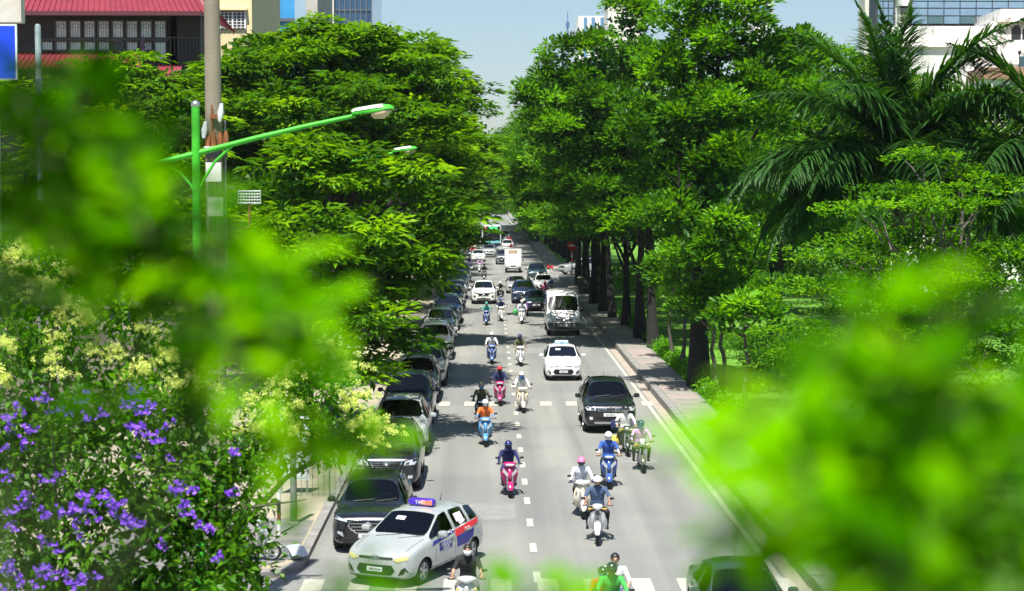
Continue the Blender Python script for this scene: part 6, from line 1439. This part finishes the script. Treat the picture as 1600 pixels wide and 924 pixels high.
        MB().loft([(-.53, 0, .96, .05, .05), (-.49, 0, .98, .10, .07), (-.40, 0, 1.0, .12, .06), (-.34, 0, 1.0, .08, .04)], 14, 'y', 2.6).build('handlebar_cowl', BODYP if kind == 'cub' else BIKE_TRIM, root)
        MB().ball((0, -.515, .965), (.075, .03, .065)).build('headlight', LENS, root)
        for sx in (-1, 1): MB().tube([(sx*.1, -.46, .93), (sx*.17, -.47, .93)], .01, 5).ball((sx*.19, -.48, .93), (.03, .03, .03), 8, 6).build('indicator', AMBER, root)
        if kind == 'moto': MB().box((0, -.50, 1.08), (.16, .02, .10)).build('number_board', WHITE, root, smooth=False)
    MB().tube([(-.24, .02, .29), (.24, .02, .29)], .015, 6).build('footpeg', BLACK, root)
    return root
BPROTO = {k: make_bike(k) for k in ('vespa', 'sport', 'cub', 'moto')}

# ------------------------------------------------------------------ people
SKIN = pmat('skin', (.42, .25, .17), .55, var=.06, scale=9)
def body_mesh(name, J, arms, legs, extra=()):
    """one continuous figure: tapered limbs grown together by a voxel remesh; zones -> material slots
       0 skin 1 shirt 2 forearm 3 hand 4 trousers 5 shoes"""
    b = MB(); seg = []
    def cap(p, q, r0, r1, lab):
        p, q = Vector(p), Vector(q); d = (q - p).normalized(); b.tube([p - d*r0*.85, p - d*r0*.5, p, p.lerp(q, .5), q, q + d*r1*.5, q + d*r1*.85], [r0*.45, r0*.85, r0, (r0+r1)/2, r1, r1*.85, r1*.45], 14); seg.append((np.array(p), np.array(q), r0, r1, lab))
    def ell(c, r, lab): b.ball(c, r, 16, 12); seg.append((np.array(c), np.array(c) + 1e-4, sum(r)/3, sum(r)/3, lab))
    pel, che, nck, hd = map(Vector, J)
    sh = che + (nck - che)*.55
    b.rings([[(p.x + rx*math.cos(t), p.y + ry*math.sin(t), p.z) for t in [2*math.pi*k/18 for k in range(18)]] for p, rx, ry in ((pel + Vector((0, 0, -.10)), .10, .08), (pel + Vector((0, 0, -.06)), .165, .125), (pel, .175, .135), (pel.lerp(che, .4), .155, .118), (pel.lerp(che, .75), .168, .122), (che, .182, .125), (sh, .18, .10), (nck, .10, .07), (nck + Vector((0, 0, .025)), .05, .05))])
    seg.append((np.array(pel.lerp(che, .25)), np.array(sh), .155, .16, 1)); seg.append((np.array(pel + Vector((0, 0, -.05))), np.array(pel), .16, .16, 4))
    cap(nck + Vector((0, 0, -.02)), hd + Vector((0, .01, -.07)), .056, .05, 0)
    ell(hd, (.076, .094, .112), 0); ell(hd + Vector((0, -.035, -.055)), (.055, .055, .058), 0); ell(hd + Vector((0, -.096, -.012)), (.014, .02, .026), 0); ell(hd + Vector((0, -.085, -.055)), (.024, .014, .010), 0); ell(hd + Vector((0, -.082, .028)), (.05, .014, .010), 0)
    for sx in (-1, 1): ell(hd + Vector((sx*.078, .005, -.01)), (.012, .022, .032), 0)
    for sx in (-1, 1):
        S = Vector((sx*.175, sh.y, sh.z + .01)); E = Vector(arms[0]); W_ = Vector(arms[1]); H = Vector(arms[2]); E.x *= sx; W_.x *= sx; H.x *= sx
        cap(S, E, .058, .043, 1); cap(E, W_, .042, .028, 2); cap(W_, W_.lerp(H, .75), .030, .034, 3)
        d = (H - W_).normalized(); side = Vector((1, 0, 0))
        for k in range(4):
            o = side*(k - 1.5)*.021; ln = (.9, 1.0, .97, .8)[k]; k0 = H + o + Vector((0, 0, .006)); k1 = k0 + d*.035*ln + Vector((0, 0, -.004)); k2 = k1 + d*.006 + Vector((0, 0, -.030*ln)); k3 = k2 - d*.026*ln + Vector((0, 0, -.010))
            cap(k0 - d*.03, k1, .0105, .0095, 3); cap(k1, k2, .0095, .009, 3); cap(k2, k3, .009, .008, 3)
        t0 = W_.lerp(H, .45) + side*(-sx*.03); t1 = t0 + d*.04 + side*(-sx*.012) + Vector((0, 0, -.018)); cap(t0, t1, .012, .0105, 3); cap(t1, t1 + d*.025 + Vector((0, 0, -.014)), .0105, .009, 3)
        K = Vector(legs[0]); A_ = Vector(legs[1]); T = Vector(legs[2]); K.x *= sx; A_.x *= sx; T.x *= sx; Hp = pel + Vector((sx*.09, -.01, -.04))
        cap(Hp, K, .092, .062, 4); cap(K, A_, .060, .040, 4); cap(A_ + Vector((0, .03, -.035)), A_.lerp(T, .55) + Vector((0, 0, -.02)), .040, .040, 5); cap(A_.lerp(T, .5) + Vector((0, 0, -.02)), T, .040, .030, 5)
    me = b.mesh(name); o = link(name, me)
    m = o.modifiers.new('r', 'REMESH'); m.mode = 'VOXEL'; m.voxel_size = .0095; m.use_smooth_shade = True
    m = o.modifiers.new('s', 'SMOOTH'); m.factor = .5; m.iterations = 2
    ev = evaluated(o); drop(o); ev.name = name
    n = len(ev.polygons); c = np.empty(n*3); ev.polygons.foreach_get('center', c); c = c.reshape(-1, 3); best = np.full(n, 9.0); lab = np.zeros(n, np.int32)
    for p, q, r0, r1, l in seg:
        d = q - p; t = np.clip(((c - p) @ d) / (d @ d), 0, 1); dist = np.linalg.norm(c - (p + t[:, None]*d), axis=1) - (r0 + (r1 - r0)*t); k = dist < best; best[k] = dist[k]; lab[k] = l
    ev.materials.clear()
    for i in range(6): ev.materials.append(SKIN)
    ev.polygons.foreach_set('material_index', lab); ev.polygons.foreach_set('use_smooth', np.ones(n, bool)); ev.update()
    return ev
RIDE = body_mesh('body', ((0, .24, .88), (0, .15, 1.22), (0, .11, 1.40), (0, .055, 1.555)), ((.265, -.03, 1.12), (.285, -.245, 1.035), (.288, -.32, 1.025)), ((.185, -.17, .79), (.17, -.13, .375), (.175, -.29, .325)))
RIDEC = body_mesh('body', ((0, .26, .88), (0, .20, 1.22), (0, .17, 1.40), (0, .12, 1.555)), ((.29, .03, 1.12), (.285, -.225, 1.04), (.288, -.315, 1.025)), ((.235, -.14, .76), (.22, .02, .355), (.24, -.12, .32)))
PASS = body_mesh('body', ((0, .24, .88), (0, .18, 1.22), (0, .15, 1.40), (0, .10, 1.555)), ((.27, .06, 1.08), (.21, -.12, .95), (.17, -.18, .94)), ((.24, -.12, .78), (.25, .0, .42), (.26, -.12, .36)))
STAND = body_mesh('body', ((0, 0, .93), (0, 0, 1.28), (0, 0, 1.46), (0, -.03, 1.615)), ((.25, .02, 1.12), (.27, -.06, .88), (.27, -.08, .82)), ((.10, -.01, .50), (.10, .02, .09), (.11, -.14, .04)))
LAMPH = (0, .055, 1.555)
CLOTH = {}
def cloth(n, c, var=.18, scale=7): return pmat('cloth_' + n, c, .9, var=var, scale=scale, bump=.5, bscale=16)
COL = {'navy': (.012, .02, .09), 'blue': (.03, .09, .34), 'denim': (.05, .09, .17), 'black': (.015, .015, .017), 'white': (.68, .68, .68), 'cream': (.62, .58, .48), 'orange': (.75, .16, .03), 'red': (.60, .02, .03), 'pink': (.70, .18, .36), 'lilac': (.55, .28, .55), 'green': (.05, .36, .08), 'olive': (.09, .10, .05), 'grey': (.10, .10, .10), 'skyblue': (.12, .30, .62), 'teal': (.05, .30, .22), 'purple': (.10, .04, .20), 'khaki': (.22, .19, .10), 'brown': (.12, .07, .04), 'floral': (.55, .58, .66), 'yellow': (.65, .50, .08)}
def cl(n): return cloth(n, COL[n], .45 if n == 'floral' else .18, 22 if n == 'floral' else 7)
HPAINT = {}
def helmet_parts(root, hd, col, style='open'):
    m = paint('helmet_' + col, COL[col]); c = Vector(hd) + Vector((0, .006, .022))
    b = MB(); n = 18; rs = []
    for i in range(9):
        t = R(4) + (R(100) - R(4))*i/8; rs.append([(c.x + .108*math.sin(t)*math.cos(a), c.y + .128*math.sin(t)*math.sin(a), c.z + .122*math.cos(t) - (.05*max(0, math.sin(a)) if i == 8 else 0)) for a in [2*math.pi*k/n for k in range(n)]])
    b.rings(rs); h = b.build('helmet', m, root)
    b = MB(); br = []
    for k in range(9):
        a = R(200 + 140*k/8); br.append(((c.x + .105*math.cos(a), c.y + .125*math.sin(a), c.z + .01), (c.x + .112*math.cos(a), c.y + (.125 + .055*abs(math.sin(a))**3)*math.sin(a), c.z - .008)))
    b.add([p for q in br for p in q] + [(p[0], p[1], p[2] - .008) for q in br for p in q], [(2*k, 2*k+1, 2*k+3, 2*k+2) for k in range(8)] + [(18+2*k, 18+2*k+2, 18+2*k+3, 18+2*k+1) for k in range(8)] + [(2*k+1, 19+2*k, 21+2*k, 2*k+3) for k in range(8)]); b.build('helmet_peak', m, h)
    b = MB(); 
    for sx in (-1, 1): b.tube([(c.x + sx*.10, c.y + .01, c.z - .01), (c.x + sx*.086, c.y - .02, c.z - .09), (c.x + sx*.02, c.y - .03, c.z - .155)], .007, 5)
    b.build('helmet_strap', BLACK, h)
    if style == 'full':
        b = MB(); 
        rs = [[(c.x + (.106 - .012*j)*math.cos(R(200 + 140*k/10)), c.y + (.132 - .004*j)*math.sin(R(200 + 140*k/10)), c.z - .005 - .028*j) for k in range(11)] for j in range(4)]
        b.rings([r + [(x*.98, y + .006, z) for x, y, z in reversed(r)] for r in rs]); b.build('visor', GLASS, h)
def mask_part(root, hd, col):
    b = MB(); hd = Vector(hd); rs = []
    for j in range(5):
        z = hd.z - .01 - .028*j; rx = (.080, .083, .080, .070, .050)[j]; ry = (.090, .108, .112, .104, .085)[j]; r = [(hd.x + rx*math.cos(R(190 + 160*k/10)), hd.y - .012 + ry*math.sin(R(190 + 160*k/10)) * (1 if k not in (0, 10) else .4), z) for k in range(11)]; rs.append(r + [(x*.94, y + .008, zz_) for x, y, zz_ in reversed(r)])
    b.rings(rs); return b.build('face_mask', cl(col), root)
def hair_part(root, hd, col=(.012, .010, .009), long=False):
    b = MB(); c = Vector(hd) + Vector((0, .012, .02)); rs = []; n = 18
    for i in range(8):
        t = R(4) + (R(96) - R(4))*i/7; rs.append([(c.x + .086*math.sin(t)*math.cos(a), c.y + .104*math.sin(t)*math.sin(a), c.z + .108*math.cos(t) - (.06*max(0, math.sin(a)) if i == 7 else -.03*max(0, -math.sin(a)) if i == 7 else 0)) for a in [2*math.pi*k/n for k in range(n)]])
    b.rings(rs); return b.build('hair', pmat('hair_black', col, .5, var=.3, scale=30), root)
HEADS = {'ride': LAMPH, 'cub': (0, .12, 1.555), 'pass': (0, .10, 1.555), 'stand': (0, -.03, 1.615)}
BMESH = {'ride': RIDE, 'cub': RIDEC, 'pass': PASS, 'stand': STAND}
SQB = .87
def person(pose, loc, rz, shirt, trousers, label, helmet=None, mask=None, sleeves=True, gloves=None, shoes='black', sleeve=None, group=None, sc=1.0, style='open', hood=None, dz=0.0, vest=None):
    root = empty('person', (loc[0], loc[1], loc[2] + dz), rz, (sc, sc, SQB*sc)); hd = HEADS[pose]
    o = link('body', BMESH[pose], root); sm = cl(shirt)
    set_mats(o, [SKIN, sm, (cl(sleeve) if sleeve else sm) if sleeves else SKIN, cl(gloves) if gloves else SKIN, cl(trousers), cl(shoes)])
    if helmet: helmet_parts(root, hd, helmet, style)
    else: hair_part(root, hd)
    if mask: mask_part(root, hd, mask)
    if hood:
        b = MB(); c = Vector(hd); b.loft([(c.z - .19, 0, c.y + .03, .15, .12), (c.z - .12, 0, c.y + .02, .098, .115), (c.z - .02, 0, c.y + .018, .094, .112), (c.z + .03, 0, c.y + .02, .09, .105)], 16, 'z', 2.2); b.build('hood', cl(hood), root)
    eb = MB()
    for sx in (-1, 1): eb.ball((sx*.032, hd[1] - .086, hd[2] + .006), (.012, .008, .007), 8, 6)
    eb.build('eyes', pmat('eye_dark', (.02, .015, .012), .2), root)
    return tag(root, label, 'person', group)
def bike(kind, loc, rz, col, label, group=None, seatcol=None):
    mm = {'paint_bike_base': paint('bike_' + col, {**COL, 'magenta': (.42, .008, .12), 'cyanblue': (.06, .26, .50), 'ivory': (.70, .64, .52), 'pearl': (.74, .74, .72), 'silver': (.45, .48, .46)}[col])}
    o = copy_tree(BPROTO[kind], None, mm); o.name = 'motorbike' if kind in ('cub', 'moto') else 'scooter'; o.location = loc; o.rotation_euler = (0, 0, rz); o.scale = (1, 1, SQB)
    return tag(o, label, 'motorbike' if kind in ('cub', 'moto') else 'scooter', group)
def ride(px, py, kind, col, blabel, plabel, rz=0.0, Y=None, **kw):
    """(px, py): where the front tyre meets the road in the photo"""
    if Y is None: Y = gp(px, py, 0).y
    x = gx(px, Y); loc = (x, Y + .75, .008); rr_ = random.Random(int(px * 7 + Y)); rz += rr_.uniform(-.07, .07); kw.setdefault('sc', rr_.uniform(.96, 1.03))
    bike(kind, loc, rz, col, blabel, 'motorbikes and scooters riding towards the camera'); pose = kw.pop('pose', 'cub' if kind in ('cub', 'moto') else 'ride')
    person(pose, loc, rz, label=plabel, group='riders on the road', **kw); return loc
RD = ride
l = RD(729, 0, 'vespa', 'silver', 'pale scooter beside the silver taxi at the bottom', 'bareheaded rider in dark T-shirt and white mask beside the silver taxi', Y=32.2, shirt='black', trousers='grey', mask='white', sleeves=False, sc=1.0)
l = RD(963, 0, 'sport', 'orange', 'scooter carrying three people at the bottom edge', 'driver in bright green jacket with dark helmet carrying two passengers', Y=30.5, shirt='green', trousers='denim', helmet='black', mask='khaki', gloves='black', style='full')
person('pass', (l[0] + .10, l[1] + .50, l[2]), 0, 'white', 'denim', 'bareheaded passenger in white T-shirt behind the green-jacketed driver', sleeves=False, dz=.06, group='riders on the road')
person('pass', (l[0] - .13, l[1] + .24, l[2]), .2, 'red', 'grey', 'child in red squeezed behind the green-jacketed driver', helmet='black', mask='skyblue', sc=.86, dz=.06, group='riders on the road')
RD(938, 853, 'cub', 'pearl', 'white step-through motorbike with tall leg shields', 'man in blue short-sleeved shirt and dark trousers with a white cap helmet', shirt='denim', trousers='black', helmet='white', sleeves=False)
RD(912, 812, 'vespa', 'ivory', 'cream scooter left of the white step-through', 'rider in floral white top with pink helmet and dark mask', rz=.06, shirt='floral', trousers='black', helmet='pink', mask='grey', gloves='navy')
RD(955, 765, 'sport', 'blue', 'blue motorbike right of the cream scooter', 'rider in blue vest with white sleeves, white helmet and mask', shirt='blue', sleeve='white', trousers='black', helmet='white', mask='white')
RD(1007, 740, 'moto', 'olive', 'olive motorbike nearest the right edge line', 'rider in lilac jacket with blue mask near the right edge line', rz=-.03, shirt='lilac', trousers='olive', helmet='navy', mask='skyblue')
lt = RD(982, 714, 'cub', 'black', 'black motorbike loaded with bags in front of the black SUV', 'rider in white jacket with dark helmet in front of the black SUV', shirt='white', trousers='olive', helmet='black', mask='cream')
for sx, colr, lab in ((-.34, 'yellow', 'yellow bag hanging at the knee of the white-jacketed rider'), (.34, 'purple', 'purple bag on the right of the white-jacketed rider'), (-.30, 'navy', 'dark blue bundle at the left behind the white-jacketed rider')):
    zc = .45 if colr == 'yellow' else .92; yy = -.1 if colr == 'yellow' else .62
    b = MB(); b.loft([(-.14, 0, 0, .05, .07), (-.08, 0, 0, .12, .16), (.06, 0, .01, .13, .17), (.14, 0, .02, .07, .10)], 14, 'y', 3); o = b.build('bag', cl(colr)); o.location = (lt[0] + sx, lt[1] + yy, lt[2] + zc*SQB); tag(o, lab, 'bag')
RD(795, 779, 'sport', 'magenta', 'magenta scooter alone left of the lane dashes', 'rider in navy hooded jacket on the nearest magenta scooter', shirt='navy', trousers='navy', helmet='navy', hood='navy', gloves='navy', style='full')
RD(758, 699, 'sport', 'cyanblue', 'light blue scooter at the edge of the tree shadow', 'rider in orange and blue jacket with white helmet', rz=.05, shirt='orange', sleeve='skyblue', trousers='denim', helmet='white', mask='white')
RD(752, 668, 'sport', 'black', 'black scooter directly behind the light blue one', 'rider in dark olive jacket with khaki helmet and pale blue mask', shirt='olive', trousers='black', helmet='khaki', mask='skyblue', gloves='grey')
RD(781, 635, 'sport', 'magenta', 'second magenta scooter, farther up the lane', 'rider in navy jacket with red helmet on the farther magenta scooter', shirt='navy', trousers='grey', helmet='red', mask='black')
RD(816, 646, 'vespa', 'ivory', 'cream scooter on the lane dashes near the crossing', 'rider in white with pale yellow helmet on the cream scooter', shirt='white', trousers='khaki', helmet='cream', mask='skyblue', hood='denim')
RD(768, 570, 'sport', 'blue', 'blue and white scooter left of the lane dashes', 'rider in white with white helmet and dark visor', shirt='white', trousers='black', helmet='white', style='full')
RD(813, 573, 'vespa', 'pearl', 'white rounded scooter right of the lane dashes', 'rider in olive jacket with dark blue helmet on the white scooter', shirt='olive', trousers='olive', helmet='navy', mask='grey')
RD(760, 509, 'sport', 'blue', 'dark blue scooter in front of the white SUV', 'rider in teal green jacket in front of the white SUV', shirt='teal', trousers='navy', helmet='teal')
RD(783, 503, 'vespa', 'pearl', 'white scooter beside the teal-clad rider', 'rider in blue vest and white sleeves on white scooter', shirt='navy', sleeve='white', trousers='black', helmet='blue', mask='white')
l = RD(816, 507, 'vespa', 'pearl', 'white scooter with two people before the dark cars', 'rider in cream top on the white scooter carrying a passenger', shirt='floral', trousers='denim', helmet='cream', mask='white')
person('pass', (l[0] + .12, l[1] + .45, l[2]), 0, 'purple', 'black', 'passenger in purple behind the cream-topped rider', helmet='cream', mask='black', dz=.06, group='riders on the road')
b = MB(); b.loft([(-.15, 0, 0, .06, .08), (-.06, 0, 0, .15, .16), (.08, 0, .01, .15, .16), (.15, 0, .02, .08, .10)], 14, 'y', 3); o = b.build('bag', cl('green')); o.location = (l[0] - .42, l[1] + .1, .72); tag(o, 'bright green bag beside the two-person white scooter', 'bag')
RD(782, 470, 'cub', 'black', 'black motorbike between the white SUV and the champagne saloon', 'dark-clad rider with white helmet between the cars', shirt='black', trousers='black', helmet='white', mask='white')
RD(852, 470, 'sport', 'red', 'red scooter before the white saloon', 'rider in bright pink-red top before the white saloon', shirt='pink', trousers='black', helmet='red', mask='black')
RD(862, 463, 'sport', 'black', 'dark scooter right of the red scooter', 'rider in blue beside the pink-topped rider', shirt='blue', trousers='navy', helmet='skyblue')
RD(756.5, 438, 'sport', 'black', 'small black scooter alone in the far left lane', 'distant rider in black leading the far scooters', shirt='black', trousers='black', helmet='black')
RD(749.5, 426, 'sport', 'pearl', 'far white scooter behind the distant black one', 'far rider in pale clothes on a white scooter', shirt='lilac', trousers='black', helmet='white')
RD(733, 424, 'cub', 'blue', 'far blue motorbike near the parked cars', 'far rider in blue and pink near the parked cars', shirt='purple', trousers='denim', helmet='pink')
RD(739, 402, 'sport', 'black', 'distant dark scooter left of the far white saloon', 'distant rider in red left of the far white saloon', shirt='red', trousers='black', helmet='pink')
RD(799, 397, 'cub', 'black', 'distant motorbike right of the box truck by the pavement', 'distant rider in red by the far right kerb', shirt='red', trousers='navy', helmet='white')
RD(775, 397, 'sport', 'black', 'distant scooter in front of the bus', 'distant rider in dark blue in front of the bus', shirt='navy', trousers='black', helmet='blue')
RD(805, 394, 'sport', 'black', 'distant dark scooter nearest the far right kerb', 'distant rider in dark clothes nearest the far right kerb', shirt='grey', trousers='black', helmet='navy')
RD(742, 392, 'sport', 'pearl', 'distant white scooter left of the bus', 'distant rider in white left of the bus', shirt='white', trousers='black', helmet='white')
RD(757, 399, 'sport', 'red', 'distant red scooter just left of the silver SUV', 'distant rider in grey just left of the silver SUV', shirt='grey', trousers='black', helmet='red')
RD(734, 396, 'cub', 'black', 'distant black motorbike at the left edge of the far traffic', 'distant rider in pink at the left edge of the far traffic', shirt='pink', trousers='black', helmet='navy')
RD(790, 386, 'sport', 'blue', 'very distant blue scooter right of the bus', 'very distant rider in white right of the bus', shirt='white', trousers='denim', helmet='white')
RD(796, 384, 'cub', 'black', 'very distant motorbike beside the kerb past the bus', 'very distant rider in red beside the kerb past the bus', shirt='red', trousers='black', helmet='black')
# rider in red squeezing past the parked cars
l = RD(671, 621, 'sport', 'red', 'red scooter squeezed against the parked cars', 'rider in red jacket and red helmet beside the parked cars', rz=.25, shirt='red', trousers='black', helmet='red', mask='black', gloves='black')
# pedestrian on the right kerb
q = gp(896, 466, .26); pd = person('stand', (7.0, 131, .276), .2, 'olive', 'grey', 'person in grey-green standing on the right pavement with pale conical hat'); 
b = MB(); b.lathe([(.24, 0), (.12, .08), (.01, .17), (.12, .075), (.235, -.004)], 18, (0, -.02, 1.68)); b.build('hat', pmat('straw', (.62, .58, .40), .9), pd)
# parked scooter on the left pavement
q = gp(424, 876, .142); pk = bike('sport', (q.x - .62, q.y + .15, .146), R(78), 'silver', 'grey scooter parked on the left pavement beside the banded post')
for (x, y, rz, lab) in ((-5.2, 60.5, 1.2, 'scooter parked in shade under the nearest left tree'), (-5.3, 92.0, 1.1, 'scooter parked in shade beside the middle of the parked cars'), (-5.2, 95.5, 1.3, 'second scooter parked in shade behind the silver parked car')):
    bike('sport', (x, y, .14), rz, 'black', lab)
for r_ in BPROTO.values():
    def kill2(o):
        for c in list(o.children): kill2(c)
        bpy.data.objects.remove(o)
    kill2(r_)
# ------------------------------------------------------------------ haze in the air
hz = MB().box((0, 700, 24.0), (1900, 1900, 52)).build('haze', None, None, smooth=False); hz['kind'] = 'stuff'
hm = bpy.data.materials.new('haze'); hm.use_nodes = True; hn = hm.node_tree.nodes; hn.clear()
ho_ = hn.new('ShaderNodeOutputMaterial'); hv = hn.new('ShaderNodeVolumePrincipled'); hv.inputs['Color'].default_value = (.80, .90, 1.0, 1); hv.inputs['Density'].default_value = .0001; hv.inputs['Anisotropy'].default_value = .2
hm.node_tree.links.new(hv.outputs[0], ho_.inputs['Volume']); hz.data.materials.append(hm)
hz.display_type = 'WIRE'
